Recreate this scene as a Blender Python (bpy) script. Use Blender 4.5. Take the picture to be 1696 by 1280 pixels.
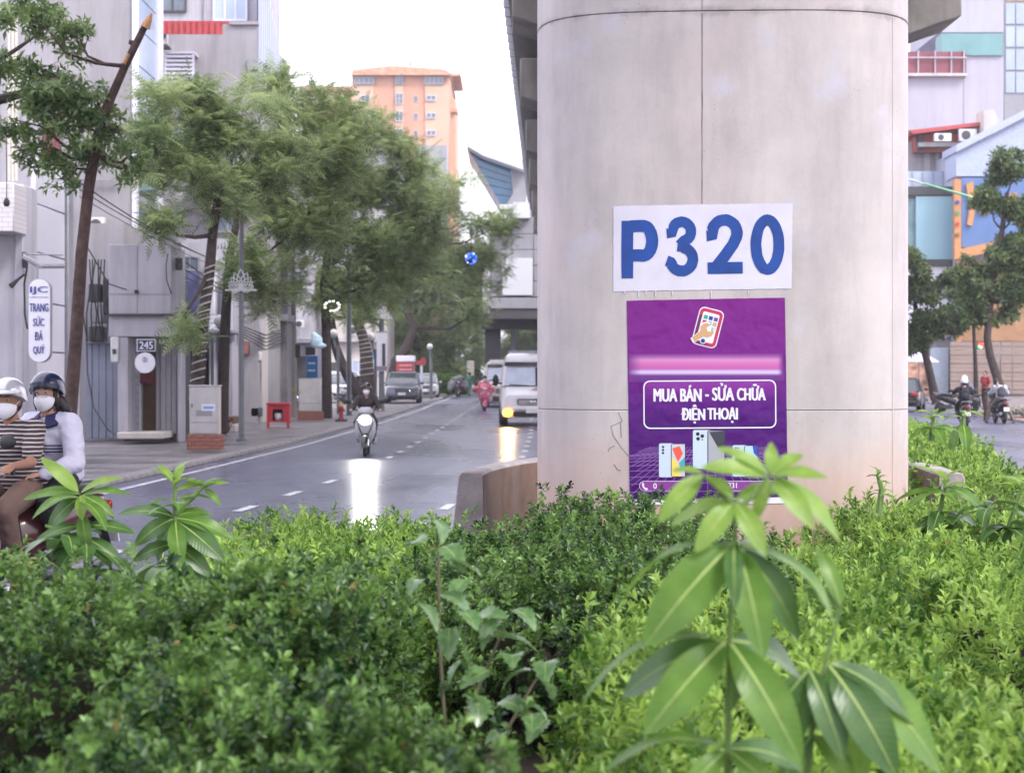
import bpy, bmesh, math, random
import numpy as np
from mathutils import Vector, Matrix, Euler
random.seed(7); rng = np.random.default_rng(7)
scene = bpy.context.scene
for o in list(bpy.data.objects): bpy.data.objects.remove(o)
R = math.radians
# ------------------------------------------------------------------ camera
F, CX, HY, CH = 3000.0, 848.0, 630.0, 1.6       # focal length in photo pixels, principal column, horizon row, eye height
cam_data = bpy.data.cameras.new('camera'); cam = bpy.data.objects.new('camera', cam_data)
scene.collection.objects.link(cam); scene.camera = cam
cam.location = (0, 0, CH); cam.rotation_euler = (R(90), 0, 0)
cam_data.sensor_width = 36; cam_data.lens = F / 1696 * 36
cam_data.shift_y = -(640 - HY) / 1696
cam_data.clip_start = 0.1; cam_data.clip_end = 3000
cam_data.dof.use_dof = True; cam_data.dof.focus_distance = 11.6; cam_data.dof.aperture_fstop = 4.8
# ------------------------------------------------------------------ sky: bright overcast
world = bpy.data.worlds.new('World'); scene.world = world; world.use_nodes = True
wn, wl = world.node_tree.nodes, world.node_tree.links
wn.clear()
SUN_EL, SUN_AZ = 46, 128
sky = wn.new('ShaderNodeTexSky'); sky.sky_type = 'NISHITA'; sky.sun_disc = False
sky.sun_elevation = R(SUN_EL); sky.sun_rotation = R(SUN_AZ); sky.dust_density = 4; sky.air_density = 1.2
mixw = wn.new('ShaderNodeMix'); mixw.data_type = 'RGBA'; mixw.inputs[0].default_value = 0.86
mixw.inputs[7].default_value = (8.4, 8.2, 9.5, 1)     # cloud layer: even, slightly violet white
bg = wn.new('ShaderNodeBackground'); bg.inputs[1].default_value = 0.125
wo = wn.new('ShaderNodeOutputWorld')
wl.new(sky.outputs[0], mixw.inputs[6]); wl.new(mixw.outputs[2], bg.inputs[0]); wl.new(bg.outputs[0], wo.inputs[0])
# ------------------------------------------------------------------ sun behind cloud
sun_d = bpy.data.lights.new('sun', 'SUN'); sun_d.energy = 1.5; sun_d.angle = R(16); sun_d.color = (1, .97, .93)
sun = bpy.data.objects.new('sun', sun_d); scene.collection.objects.link(sun)
sun.rotation_euler = (R(90 - SUN_EL), 0, R(180 - SUN_AZ)); sun.location = (0, 0, 60)
scene.view_settings.view_transform = 'Standard'; scene.view_settings.look = 'None'
scene.view_settings.exposure = 1.33; scene.view_settings.gamma = 1
scene.cycles.use_denoising = True; scene.cycles.max_bounces = 6; scene.cycles.diffuse_bounces = 3
scene.cycles.glossy_bounces = 3; scene.cycles.transmission_bounces = 3; scene.cycles.sample_clamp_indirect = 8
scene.cycles.caustics_reflective = False; scene.cycles.caustics_refractive = False

# ------------------------------------------------------------------ helpers
def at(px, py, Y): return Vector(((px - CX) / F * Y, Y, CH + (HY - py) / F * Y))
def xat(px, Y): return (px - CX) / F * Y
def zat(py, Y): return CH + (HY - py) / F * Y
def gz(Y): return min(max(0.0, .006 * (Y - 45)), .93)     # the street climbs a little in the distance
MATS = {}
def M(name, col, rough=.6, metal=0, var=.12, scale=6, bump=0, bscale=60, spec=.4, coat=0, emit=0, streak=0, rvar=.08, alpha=1):
    if name in MATS: return MATS[name]
    m = bpy.data.materials.new(name); m.use_nodes = True; MATS[name] = m
    n, l = m.node_tree.nodes, m.node_tree.links; b = n['Principled BSDF']
    b.inputs['Metallic'].default_value = metal; b.inputs['Specular IOR Level'].default_value = spec
    b.inputs['Coat Weight'].default_value = coat; b.inputs['Coat Roughness'].default_value = .08
    tc = n.new('ShaderNodeTexCoord'); no = n.new('ShaderNodeTexNoise'); no.inputs['Scale'].default_value = scale
    no.inputs['Detail'].default_value = 5; no.inputs['Roughness'].default_value = .62
    l.new(tc.outputs['Object'], no.inputs['Vector'])
    cr = n.new('ShaderNodeValToRGB'); cr.color_ramp.elements[0].position = .3; cr.color_ramp.elements[1].position = .7
    cr.color_ramp.elements[0].color = (*[c * (1 - var) for c in col], 1); cr.color_ramp.elements[1].color = (*[min(1, c * (1 + var)) for c in col], 1)
    l.new(no.outputs['Fac'], cr.inputs[0]); out = cr.outputs[0]
    if streak:                                   # rain-streak dirt
        mp = n.new('ShaderNodeMapping'); mp.inputs['Scale'].default_value = (1.3, 1.3, .13); l.new(tc.outputs['Object'], mp.inputs[0])
        n2 = n.new('ShaderNodeTexNoise'); n2.inputs['Scale'].default_value = 1.6; n2.inputs['Detail'].default_value = 8; n2.inputs['Roughness'].default_value = .7; l.new(mp.outputs[0], n2.inputs['Vector'])
        r2 = n.new('ShaderNodeMapRange'); r2.inputs[1].default_value = .45; r2.inputs[2].default_value = .75; r2.inputs[3].default_value = 0; r2.inputs[4].default_value = streak
        l.new(n2.outputs['Fac'], r2.inputs[0])
        mx = n.new('ShaderNodeMix'); mx.data_type = 'RGBA'; mx.inputs[7].default_value = (.12, .11, .11, 1)
        l.new(r2.outputs[0], mx.inputs[0]); l.new(out, mx.inputs[6]); out = mx.outputs[2]
    l.new(out, b.inputs['Base Color'])
    mr = n.new('ShaderNodeMapRange'); mr.inputs[3].default_value = max(.02, rough - rvar); mr.inputs[4].default_value = min(1, rough + rvar)
    l.new(no.outputs['Fac'], mr.inputs[0]); l.new(mr.outputs[0], b.inputs['Roughness'])
    if bump:
        n3 = n.new('ShaderNodeTexNoise'); n3.inputs['Scale'].default_value = bscale; n3.inputs['Detail'].default_value = 4
        l.new(tc.outputs['Object'], n3.inputs['Vector'])
        bp = n.new('ShaderNodeBump'); bp.inputs['Strength'].default_value = bump; bp.inputs['Distance'].default_value = .02
        l.new(n3.outputs['Fac'], bp.inputs['Height']); l.new(bp.outputs[0], b.inputs['Normal'])
    if emit:
        b.inputs['Emission Color'].default_value = (*col, 1); b.inputs['Emission Strength'].default_value = emit
    return m
def leafmat(name, c0, c1, rough=.4, trans=.35, spec=.45, nscale=1.2):
    m = bpy.data.materials.new(name); m.use_nodes = True; MATS[name] = m
    n, l = m.node_tree.nodes, m.node_tree.links; b = n['Principled BSDF']; out = n['Material Output']
    g = n.new('ShaderNodeNewGeometry'); tc = n.new('ShaderNodeTexCoord')
    no = n.new('ShaderNodeTexNoise'); no.inputs['Scale'].default_value = nscale; no.inputs['Detail'].default_value = 3; l.new(tc.outputs['Object'], no.inputs['Vector'])
    ad = n.new('ShaderNodeMath'); ad.operation = 'MULTIPLY_ADD'; ad.inputs[1].default_value = .55; l.new(g.outputs['Random Per Island'], ad.inputs[0])
    sb = n.new('ShaderNodeMath'); sb.operation = 'MULTIPLY_ADD'; sb.inputs[1].default_value = 1.5; sb.inputs[2].default_value = -.52; l.new(no.outputs['Fac'], sb.inputs[0]); l.new(sb.outputs[0], ad.inputs[2])
    cr = n.new('ShaderNodeValToRGB'); cr.color_ramp.elements[0].color = (*c0, 1); cr.color_ramp.elements[1].color = (*c1, 1)
    cr.color_ramp.elements[0].position = .1; cr.color_ramp.elements[1].position = .9
    l.new(ad.outputs[0], cr.inputs[0]); l.new(cr.outputs[0], b.inputs['Base Color'])
    b.inputs['Roughness'].default_value = rough; b.inputs['Specular IOR Level'].default_value = spec
    t = n.new('ShaderNodeBsdfTranslucent'); hs = n.new('ShaderNodeHueSaturation'); hs.inputs['Value'].default_value = 1.5; hs.inputs['Hue'].default_value = .485
    l.new(cr.outputs[0], hs.inputs['Color']); l.new(hs.outputs[0], t.inputs[0])
    at_ = n.new('ShaderNodeAttribute'); at_.attribute_name = 'tone'       # per-shoot shade of green, stored on the mesh
    a2 = n.new('ShaderNodeMath'); a2.operation = 'MULTIPLY_ADD'; a2.inputs[1].default_value = .75; l.new(at_.outputs['Fac'], a2.inputs[0]); l.new(ad.outputs[0], a2.inputs[2]); l.new(a2.outputs[0], cr.inputs[0])
    gt = n.new('ShaderNodeMath'); gt.operation = 'GREATER_THAN'; gt.inputs[1].default_value = .9965; l.new(g.outputs['Random Per Island'], gt.inputs[0])
    dm = n.new('ShaderNodeMix'); dm.data_type = 'RGBA'; dm.inputs[7].default_value = (.22, .13, .04, 1); l.new(gt.outputs[0], dm.inputs[0]); l.new(cr.outputs[0], dm.inputs[6]); l.new(dm.outputs[2], b.inputs['Base Color'])
    mx = n.new('ShaderNodeMixShader'); mx.inputs[0].default_value = trans
    l.new(b.outputs[0], mx.inputs[1]); l.new(t.outputs[0], mx.inputs[2]); l.new(mx.outputs[0], out.inputs[0])
    return m
def link(o): scene.collection.objects.link(o); return o
def tag(o, label=None, cat=None, group=None, kind=None):
    if label: o['label'] = label
    if cat: o['category'] = cat
    if group: o['group'] = group
    if kind: o['kind'] = kind
    return o
def empty(name, loc=(0, 0, 0), rz=0, label=None, cat=None, group=None, sc=1):
    o = link(bpy.data.objects.new(name, None)); o.location = loc; o.rotation_euler = (0, 0, rz); o.scale = (sc,) * 3
    o.empty_display_size = .2
    return tag(o, label, cat, group)
def setparent(o, p, world):
    o.parent = p
    if world:
        root = p
        while root.parent: root = root.parent
        if p.type == 'EMPTY': o.matrix_parent_inverse = Matrix.Translation(-Vector(p.location))
class MB:
    def __init__(s): s.v = []; s.f = []; s.mi = []; s.cur = 0; s.T = None
    def add(s, vs, fs):
        k = len(s.v)
        if s.T is not None: vs = [s.T @ Vector(v) for v in vs]
        s.v += [tuple(v) for v in vs]; s.f += [tuple(i + k for i in f) for f in fs]; s.mi += [s.cur] * len(fs); return s
    def m(s, i): s.cur = i; return s
    def t(s, T): s.T = T; return s
    def box(s, x0, x1, y0, y1, z0, z1):
        v = [(x, y, z) for z in (z0, z1) for y in (y0, y1) for x in (x0, x1)]
        return s.add(v, [(0, 2, 3, 1), (4, 5, 7, 6), (0, 1, 5, 4), (2, 6, 7, 3), (0, 4, 6, 2), (1, 3, 7, 5)])
    def cbox(s, c, d, rot=None):
        h = [x / 2 for x in d]; v = [Vector((x, y, z)) for z in (-h[2], h[2]) for y in (-h[1], h[1]) for x in (-h[0], h[0])]
        if rot is not None: v = [rot @ p for p in v]
        v = [p + Vector(c) for p in v]
        return s.add(v, [(0, 2, 3, 1), (4, 5, 7, 6), (0, 1, 5, 4), (2, 6, 7, 3), (0, 4, 6, 2), (1, 3, 7, 5)])
    def tube(s, pts, rad, n=8, flat=1.0, up=None):
        pts = [Vector(p) for p in pts]
        if not hasattr(rad, '__len__'): rad = [rad] * len(pts)
        vs = []; fs = []; prev = None
        for i, p in enumerate(pts):
            d = (pts[min(i + 1, len(pts) - 1)] - pts[max(i - 1, 0)]).normalized()
            if prev is None:
                a = Vector(up) if up else (Vector((0, 0, 1)) if abs(d.z) < .9 else Vector((1, 0, 0)))
                u = (a - d * a.dot(d)).normalized()
            else: u = (prev - d * prev.dot(d)).normalized()
            prev = u; w = d.cross(u); r = rad[i]
            vs += [p + (u * math.cos(t) * flat + w * math.sin(t)) * r for t in [2 * math.pi * k / n for k in range(n)]]
        for i in range(len(pts) - 1):
            for k in range(n):
                a, b = i * n + k, i * n + (k + 1) % n; fs.append((a, b, b + n, a + n))
        fs.append(tuple(range(n))[::-1]); fs.append(tuple(range((len(pts) - 1) * n, len(pts) * n)))
        return s.add(vs, fs)
    def cyl(s, p0, p1, r0, r1=None, n=12): return s.tube([p0, p1], [r0, r0 if r1 is None else r1], n)
    def ell(s, c, r, nu=14, nv=9, rot=None):
        if not hasattr(r, '__len__'): r = (r, r, r)
        vs = []; fs = []
        for j in range(1, nv):
            ph = math.pi * j / nv
            for i in range(nu):
                th = 2 * math.pi * i / nu; vs.append(Vector((r[0] * math.sin(ph) * math.cos(th), r[1] * math.sin(ph) * math.sin(th), r[2] * math.cos(ph))))
        vs += [Vector((0, 0, r[2])), Vector((0, 0, -r[2]))]; t, b = len(vs) - 2, len(vs) - 1
        for j in range(nv - 2):
            for i in range(nu):
                a, e = j * nu + i, j * nu + (i + 1) % nu; fs.append((a, a + nu, e + nu, e))
        for i in range(nu):
            fs.append((t, i, (i + 1) % nu)); k = (nv - 2) * nu; fs.append((b, k + (i + 1) % nu, k + i))
        if rot is not None: vs = [rot @ v for v in vs]
        return s.add([v + Vector(c) for v in vs], fs)
    def lathe(s, prof, n=20, o=(0, 0, 0), axis='z'):
        vs = []; fs = []
        for r, z in prof:
            for k in range(n):
                t = 2 * math.pi * k / n; a, b = r * math.cos(t), r * math.sin(t)
                v = (a, b, z) if axis == 'z' else ((z, a, b) if axis == 'x' else (a, z, -b))
                vs.append(Vector(v) + Vector(o))
        for i in range(len(prof) - 1):
            for k in range(n):
                a, b = i * n + k, i * n + (k + 1) % n; fs.append((a, b, b + n, a + n))
        fs.append(tuple(range(n))[::-1]); fs.append(tuple(range((len(prof) - 1) * n, len(prof) * n)))
        return s.add(vs, fs)
    def loft(s, rings, close=True):
        n = len(rings[0]); vs = [v for r in rings for v in r]; fs = []
        for i in range(len(rings) - 1):
            for k in range(n):
                a, b = i * n + k, i * n + (k + 1) % n; fs.append((a, b, b + n, a + n))
        if close: fs.append(tuple(range(n))[::-1]); fs.append(tuple(range((len(rings) - 1) * n, len(rings) * n)))
        return s.add(vs, fs)
    def prism(s, poly, y0, y1):                   # polygon in xz, extruded along y
        n = len(poly); v = [(x, y0, z) for x, z in poly] + [(x, y1, z) for x, z in poly]
        f = [tuple(range(n)), tuple(range(2 * n - 1, n - 1, -1))] + [((k + 1) % n, k, k + n, (k + 1) % n + n) for k in range(n)]
        return s.add(v, f)
    def prismx(s, poly, x0, x1):                  # polygon in yz, extruded along x
        n = len(poly); v = [(x0, y, z) for y, z in poly] + [(x1, y, z) for y, z in poly]
        f = [tuple(range(n)), tuple(range(2 * n - 1, n - 1, -1))] + [((k + 1) % n, k, k + n, (k + 1) % n + n) for k in range(n)]
        return s.add(v, f)
    def mesh(s, name, mats, bevel=0, seg=1, smooth=38):
        me = bpy.data.meshes.new(name); me.from_pydata(s.v, [], s.f)
        for m in (mats if isinstance(mats, (list, tuple)) else [mats]): me.materials.append(m)
        me.polygons.foreach_set('material_index', s.mi)
        bm = bmesh.new(); bm.from_mesh(me); bmesh.ops.recalc_face_normals(bm, faces=bm.faces)
        if bevel:
            es = [e for e in bm.edges if len(e.link_faces) == 2 and e.calc_face_angle(0) > R(30)]
            bmesh.ops.bevel(bm, geom=es, offset=bevel, segments=seg, affect='EDGES', profile=.6, clamp_overlap=True)
        bm.to_mesh(me); bm.free()
        if smooth:
            me.polygons.foreach_set('use_smooth', [True] * len(me.polygons)); me.set_sharp_from_angle(angle=R(smooth))
        me.update(); return me
    def build(s, name, mats, parent=None, bevel=0, seg=1, smooth=38, world=True, kind=None):
        o = link(bpy.data.objects.new(name, s.mesh(name, mats, bevel, seg, smooth)))
        if parent: setparent(o, parent, world)
        if kind: o['kind'] = kind
        return o
def copy_tree(o, parent=None):
    c = o.copy(); scene.collection.objects.link(c); c.parent = parent
    if parent: c.matrix_parent_inverse = o.matrix_parent_inverse.copy()
    for ch in o.children: copy_tree(ch, c)
    return c
def np_mesh(name, V, Fq, mat, parent=None, smooth=True, world=True, tone=None):
    """V (n,3), Fq (m,4) quads -> one mesh object"""
    me = bpy.data.meshes.new(name); me.vertices.add(len(V)); me.vertices.foreach_set('co', V.astype(np.float32).ravel())
    m = len(Fq); me.loops.add(m * 4); me.loops.foreach_set('vertex_index', Fq.astype(np.int32).ravel())
    me.polygons.add(m); me.polygons.foreach_set('loop_start', np.arange(0, m * 4, 4, dtype=np.int32)); me.polygons.foreach_set('loop_total', np.full(m, 4, dtype=np.int32))
    if smooth: me.polygons.foreach_set('use_smooth', np.ones(m, dtype=bool))
    me.materials.append(mat); me.update(calc_edges=True)
    if tone is not None: me.attributes.new('tone', 'FLOAT', 'POINT').data.foreach_set('value', tone.astype(np.float32))
    o = link(bpy.data.objects.new(name, me))
    if parent: setparent(o, parent, world)
    return o
def bodyblob(name, mb, voxel, mats, parent, smooth_it=6, colorfn=None, fold=0):
    """melt overlapping closed pieces into one continuous skin"""
    me0 = mb.mesh('tmp', [mats] if not isinstance(mats, (list, tuple)) else list(mats), smooth=0)
    t = link(bpy.data.objects.new('tmp', me0))
    r = t.modifiers.new('r', 'REMESH'); r.mode = 'VOXEL'; r.voxel_size = voxel; r.use_smooth_shade = True
    sm = t.modifiers.new('s', 'SMOOTH'); sm.iterations = smooth_it; sm.factor = .5
    dg = bpy.context.evaluated_depsgraph_get(); me = bpy.data.meshes.new_from_object(t.evaluated_get(dg))
    bpy.data.objects.remove(t); bpy.data.meshes.remove(me0); me.name = name
    me.materials.clear()
    for m in (mats if isinstance(mats, (list, tuple)) else [mats]): me.materials.append(m)
    if colorfn:
        for p in me.polygons: p.material_index = colorfn(p.center)
    me.polygons.foreach_set('use_smooth', [True] * len(me.polygons))
    if fold:                                     # cloth creases
        from mathutils import noise
        ns = [v.normal.copy() for v in me.vertices]
        for v, nn in zip(me.vertices, ns):
            p = v.co; a = noise.noise((p.x * 9 + p.z * 5, p.y * 9 - p.z * 4, p.z * 15 + p.x * 6)); b_ = noise.noise((p.x * 22 + 5, p.y * 22, p.z * 30 + p.x * 12))
            v.co = p + nn * fold * ((1 - abs(a) * 2.4) * .7 + (1 - abs(b_) * 2.4) * .3)
        me.update()
    o = link(bpy.data.objects.new(name, me))
    if parent: setparent(o, parent, False)
    return o
def text_mesh(s, bold=.0, spacing=1.0):
    """flat 2-D glyph mesh as (verts xy, faces), x from 0"""
    c = bpy.data.curves.new('t', 'FONT'); c.body = s; c.size = 1; c.offset = bold; c.space_character = spacing; c.resolution_u = 4
    o = link(bpy.data.objects.new('t', c)); dg = bpy.context.evaluated_depsgraph_get(); dg.update()
    me = bpy.data.meshes.new_from_object(o.evaluated_get(dg)); bpy.data.objects.remove(o); bpy.data.curves.remove(c)
    return me
def text_obj(s, x0, x1, z0, z1, mat, name, parent, mapfn, bold=.02, spacing=1.0, cut=0, heavy=0):
    """text fitted to the box x0..x1, z0..z1 of a wall, placed by mapfn(x, z) -> point"""
    me = text_mesh(s, 0, spacing); bm = bmesh.new(); bm.from_mesh(me); bpy.data.meshes.remove(me)
    xs = [v.co.x for v in bm.verts]; ys = [v.co.y for v in bm.verts]; a, b, c, d = min(xs), max(xs), min(ys), max(ys)
    for v in bm.verts: v.co = Vector((x0 + (v.co.x - a) / (b - a) * (x1 - x0), z0 + (v.co.y - c) / (d - c) * (z1 - z0), 0))
    if heavy:                                    # thicken the strokes: shifted copies, each a hair prouder than the last
        src = bm.copy()
        for q, (dx, dz) in enumerate(((-heavy, 0), (heavy, 0), (-heavy * .5, heavy * .3), (heavy * .5, -heavy * .3))):
            tmp = bpy.data.meshes.new('tmp'); c2 = src.copy()
            for v in c2.verts: v.co += Vector((dx, dz, .00035 * (q + 1)))
            c2.to_mesh(tmp); c2.free(); bm.from_mesh(tmp); bpy.data.meshes.remove(tmp)
        src.free()
    if cut:
        x = x0 + cut
        while x < x1:
            bmesh.ops.bisect_plane(bm, geom=bm.verts[:] + bm.edges[:] + bm.faces[:], plane_co=(x, 0, 0), plane_no=(1, 0, 0)); x += cut
    for v in bm.verts: v.co = Vector(mapfn(v.co.x, v.co.y)) - Vector((0, v.co.z, 0))
    bmesh.ops.recalc_face_normals(bm, faces=bm.faces)
    m2 = bpy.data.meshes.new(name); bm.to_mesh(m2); bm.free(); m2.materials.clear(); m2.materials.append(mat)
    o = link(bpy.data.objects.new(name, m2))
    if parent: setparent(o, parent, True)
    return o
# ================================================================== SETTING
def interp(tab, y):
    return float(np.interp(y, [t[0] for t in tab], [t[1] for t in tab]))
EDGE = [(-60, -8.4), (0, -6.7), (15, -6.15), (26, -5.75), (33, -5.5), (46, -5.1), (62, -4.6), (85, -4.25), (119, -4.05), (200, -4.5), (900, -40)]
LANE1 = [(-60, -5.3), (0, -4.3), (15, -3.8), (21.5, -3.4), (28.7, -2.87), (36.4, -2.56), (58, -2.26), (100, -1.8), (200, -2.2), (900, -36)]
LANE2 = [(-60, -2.9), (10, -1.75), (22, -.88), (38, .22), (52, .54), (100, 1.1), (200, .7), (900, -33)]
MEDL = [(-60, -3.2), (0, -2.8), (9, -2.3), (14, -1.15), (16, -.65), (19, .15), (25, 1.2), (40, 3.0), (60, 3.8), (100, 4.4), (200, 4), (900, -29)]
MEDR = [(-60, 3.6), (0, 3.9), (10, 4.3), (16, 4.8), (32, 8.0), (50, 10.5), (70, 12.5), (120, 17), (200, 26), (900, 60)]
KERBR = [(-60, 9.6), (0, 10.5), (30, 13), (60, 17.4), (80, 20.3), (97, 22.4), (120, 27), (200, 50), (900, 200)]
YS = list(np.concatenate([np.arange(-60, 45, 3.0), np.arange(45, 200, 5.0), [200, 300, 500, 900]]))
def strip(name, fl, fr, dz, mat, kind='structure', ys=YS, parent=None, thick=0):
    mb = MB(); v = []; f = []
    for y in ys: v += [(fl(y), y, gz(y) + dz), (fr(y), y, gz(y) + dz)]
    n = len(ys)
    for i in range(n - 1): f.append((2 * i, 2 * i + 1, 2 * i + 3, 2 * i + 2))
    if thick:
        k = len(v); v += [(a, b, c - thick) for a, b, c in v]
        for i in range(n - 1):
            f.append((2 * i, 2 * i + 2, 2 * i + 2 + k, 2 * i + k)); f.append((2 * i + 1, 2 * i + 1 + k, 2 * i + 3 + k, 2 * i + 3))
    mb.add(v, f); return mb.build(name, mat, parent, kind=kind)
# wet asphalt: dark, with sheen that breaks up in patches
def asphalt(name, col, r0, r1):
    m = bpy.data.materials.new(name); m.use_nodes = True; n, l = m.node_tree.nodes, m.node_tree.links; b = n['Principled BSDF']
    tc = n.new('ShaderNodeTexCoord'); a = n.new('ShaderNodeTexNoise'); a.inputs['Scale'].default_value = .22; a.inputs['Detail'].default_value = 6
    mp = n.new('ShaderNodeMapping'); mp.inputs['Scale'].default_value = (1.6, .35, 1); l.new(tc.outputs['Object'], mp.inputs[0]); l.new(mp.outputs[0], a.inputs['Vector'])
    mr = n.new('ShaderNodeMapRange'); mr.inputs[1].default_value = .35; mr.inputs[2].default_value = .68; mr.inputs[3].default_value = r0; mr.inputs[4].default_value = r1
    l.new(a.outputs['Fac'], mr.inputs[0]); l.new(mr.outputs[0], b.inputs['Roughness'])
    g = n.new('ShaderNodeTexNoise'); g.inputs['Scale'].default_value = 3; g.inputs['Detail'].default_value = 8; g.inputs['Roughness'].default_value = .7; l.new(tc.outputs['Object'], g.inputs['Vector'])
    cr = n.new('ShaderNodeValToRGB'); cr.color_ramp.elements[0].position = .35; cr.color_ramp.elements[1].position = .7
    cr.color_ramp.elements[0].color = (*[c * .6 for c in col], 1); cr.color_ramp.elements[1].color = (*[c * 1.45 for c in col], 1)
    l.new(g.outputs['Fac'], cr.inputs[0]); l.new(cr.outputs[0], b.inputs['Base Color'])
    h = n.new('ShaderNodeTexNoise'); h.inputs['Scale'].default_value = 90; h.inputs['Detail'].default_value = 3; l.new(tc.outputs['Object'], h.inputs['Vector'])
    bp = n.new('ShaderNodeBump'); bp.inputs['Strength'].default_value = .12; bp.inputs['Distance'].default_value = .01; l.new(h.outputs['Fac'], bp.inputs['Height']); l.new(bp.outputs[0], b.inputs['Normal'])
    b.inputs['Specular IOR Level'].default_value = .65
    return m
ASPH = asphalt('wet_asphalt', (.092, .095, .155), .20, .42)
SOIL = M('soil', (.045, .032, .025), .95, var=.4, scale=4, bump=.5, bscale=20)
GROUND = M('far_ground', (.10, .10, .10), .9, var=.3, scale=.3)
strip('ground', lambda y: -900, lambda y: 900, -.03, GROUND)
road = strip('road', lambda y: interp(EDGE, y) - .45, lambda y: interp(MEDL, y), 0, ASPH)
tag(road, 'wet grey asphalt road left of the median with dashed lane lines')
road_r = strip('road', lambda y: interp(MEDR, y), lambda y: interp(KERBR, y), 0, ASPH)
tag(road_r, 'grey asphalt road right of the median')
PAINT = M('road_paint', (.50, .50, .52), .5, var=.4, scale=5, bump=.1)
strip('edge_line', lambda y: interp(EDGE, y) - .06, lambda y: interp(EDGE, y) + .06, .005, PAINT, None, parent=road, ys=[y for y in YS if 10 < y < 190])
dash_me = None
for tab, y0, y1 in ((LANE1, 13.1, 112), (LANE2, 16.4, 70)):
    y = y0
    while y < y1:
        x = interp(tab, y + .5); dx = interp(tab, y + 1) - interp(tab, y)
        if dash_me is None:
            mb = MB(); mb.add([(-.065, -.5, 0), (.065, -.5, 0), (.065, .5, 0), (-.065, .5, 0)], [(0, 1, 2, 3)]); dash_me = mb.mesh('lane_dash', PAINT, smooth=0)
        o = link(bpy.data.objects.new('lane_dash', dash_me)); o.location = (x, y + .5, gz(y + .5) + .006); o.rotation_euler = (math.atan(.006) if y > 45 else 0, 0, -math.atan(dx)); o.parent = road
        y += 3.0
# pavement: stone flags, damp
def paving(name, col):
    m = bpy.data.materials.new(name); m.use_nodes = True; n, l = m.node_tree.nodes, m.node_tree.links; b = n['Principled BSDF']
    tc = n.new('ShaderNodeTexCoord'); br = n.new('ShaderNodeTexBrick'); br.inputs['Scale'].default_value = 1; br.inputs['Brick Width'].default_value = .6; br.inputs['Row Height'].default_value = .3
    br.inputs['Mortar Size'].default_value = .012; br.inputs['Color1'].default_value = (*[c * .85 for c in col], 1); br.inputs['Color2'].default_value = (*[c * 1.15 for c in col], 1); br.inputs['Mortar'].default_value = (.06, .055, .055, 1)
    l.new(tc.outputs['Object'], br.inputs['Vector'])
    no = n.new('ShaderNodeTexNoise'); no.inputs['Scale'].default_value = .7; no.inputs['Detail'].default_value = 7; l.new(tc.outputs['Object'], no.inputs['Vector'])
    mx = n.new('ShaderNodeMix'); mx.data_type = 'RGBA'; mx.blend_type = 'MULTIPLY'; mx.inputs[0].default_value = .8
    cr = n.new('ShaderNodeValToRGB'); cr.color_ramp.elements[0].position = .35; cr.color_ramp.elements[1].position = .65; cr.color_ramp.elements[0].color = (.42, .4, .4, 1); cr.color_ramp.elements[1].color = (1, 1, 1, 1)
    l.new(no.outputs['Fac'], cr.inputs[0]); l.new(br.outputs['Color'], mx.inputs[6]); l.new(cr.outputs[0], mx.inputs[7]); l.new(mx.outputs[2], b.inputs['Base Color'])
    mr = n.new('ShaderNodeMapRange'); mr.inputs[1].default_value = .35; mr.inputs[2].default_value = .65; mr.inputs[3].default_value = .28; mr.inputs[4].default_value = .6
    l.new(no.outputs['Fac'], mr.inputs[0]); l.new(mr.outputs[0], b.inputs['Roughness'])
    bp = n.new('ShaderNodeBump'); bp.inputs['Strength'].default_value = .3; bp.inputs['Distance'].default_value = .01; l.new(br.outputs['Fac'], bp.inputs['Height']); bp.invert = True; l.new(bp.outputs[0], b.inputs['Normal'])
    return m
PAVE = paving('stone_flags', (.23, .21, .215))
pav = strip('pavement', lambda y: -60, lambda y: interp(EDGE, y) - .62, .095, PAVE)
tag(pav, 'damp grey stone pavement along the shops on the left')
pavr = strip('pavement', lambda y: interp(KERBR, y) + .2, lambda y: 160, .095, PAVE)
tag(pavr, 'grey stone pavement in front of the shutters on the right')
KERB = M('kerb_stone', (.22, .205, .205), .6, var=.35, scale=3, bump=.25)
mb = MB(); mb.prism([(-.1, 0), (.1, 0), (.09, .07), (.03, .105), (-.1, .105)], -.49, .49); kme = mb.mesh('kerb_stone', KERB, .012)
def kerb_row(name, fn, y0, y1, flip, label):
    root = tag(empty(name, (fn(y0), y0, 0)), label, kind='structure'); y = y0
    while y < y1:
        o = link(bpy.data.objects.new('kerb_stone', kme)); dx = fn(y + .5) - fn(y - .5)
        o.location = (fn(y), y, gz(y)); o.rotation_euler = (0, 0, -math.atan(dx) + (math.pi if flip else 0))
        setparent(o, root, True); y += 1.0
kerb_row('kerb', lambda y: interp(EDGE, y) - .53, 14, 128, False, 'row of pale kerb stones along the left pavement')
kerb_row('kerb', lambda y: interp(KERBR, y) + .1, 42, 104, True, 'row of pale kerb stones along the right pavement')
# median: raised soil bed with its own kerb
med = strip('median', lambda y: interp(MEDL, y) + .16, lambda y: interp(MEDR, y) - .16, .20, SOIL)
tag(med, 'raised soil bed of the road median')
kerb_row('median_kerb', lambda y: interp(MEDL, y) + .08, 2, 40, True, 'kerb stones along the left side of the median')
kerb_row('median_kerb', lambda y: interp(MEDR, y) - .08, 8, 70, False, 'kerb stones along the right side of the median')

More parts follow.
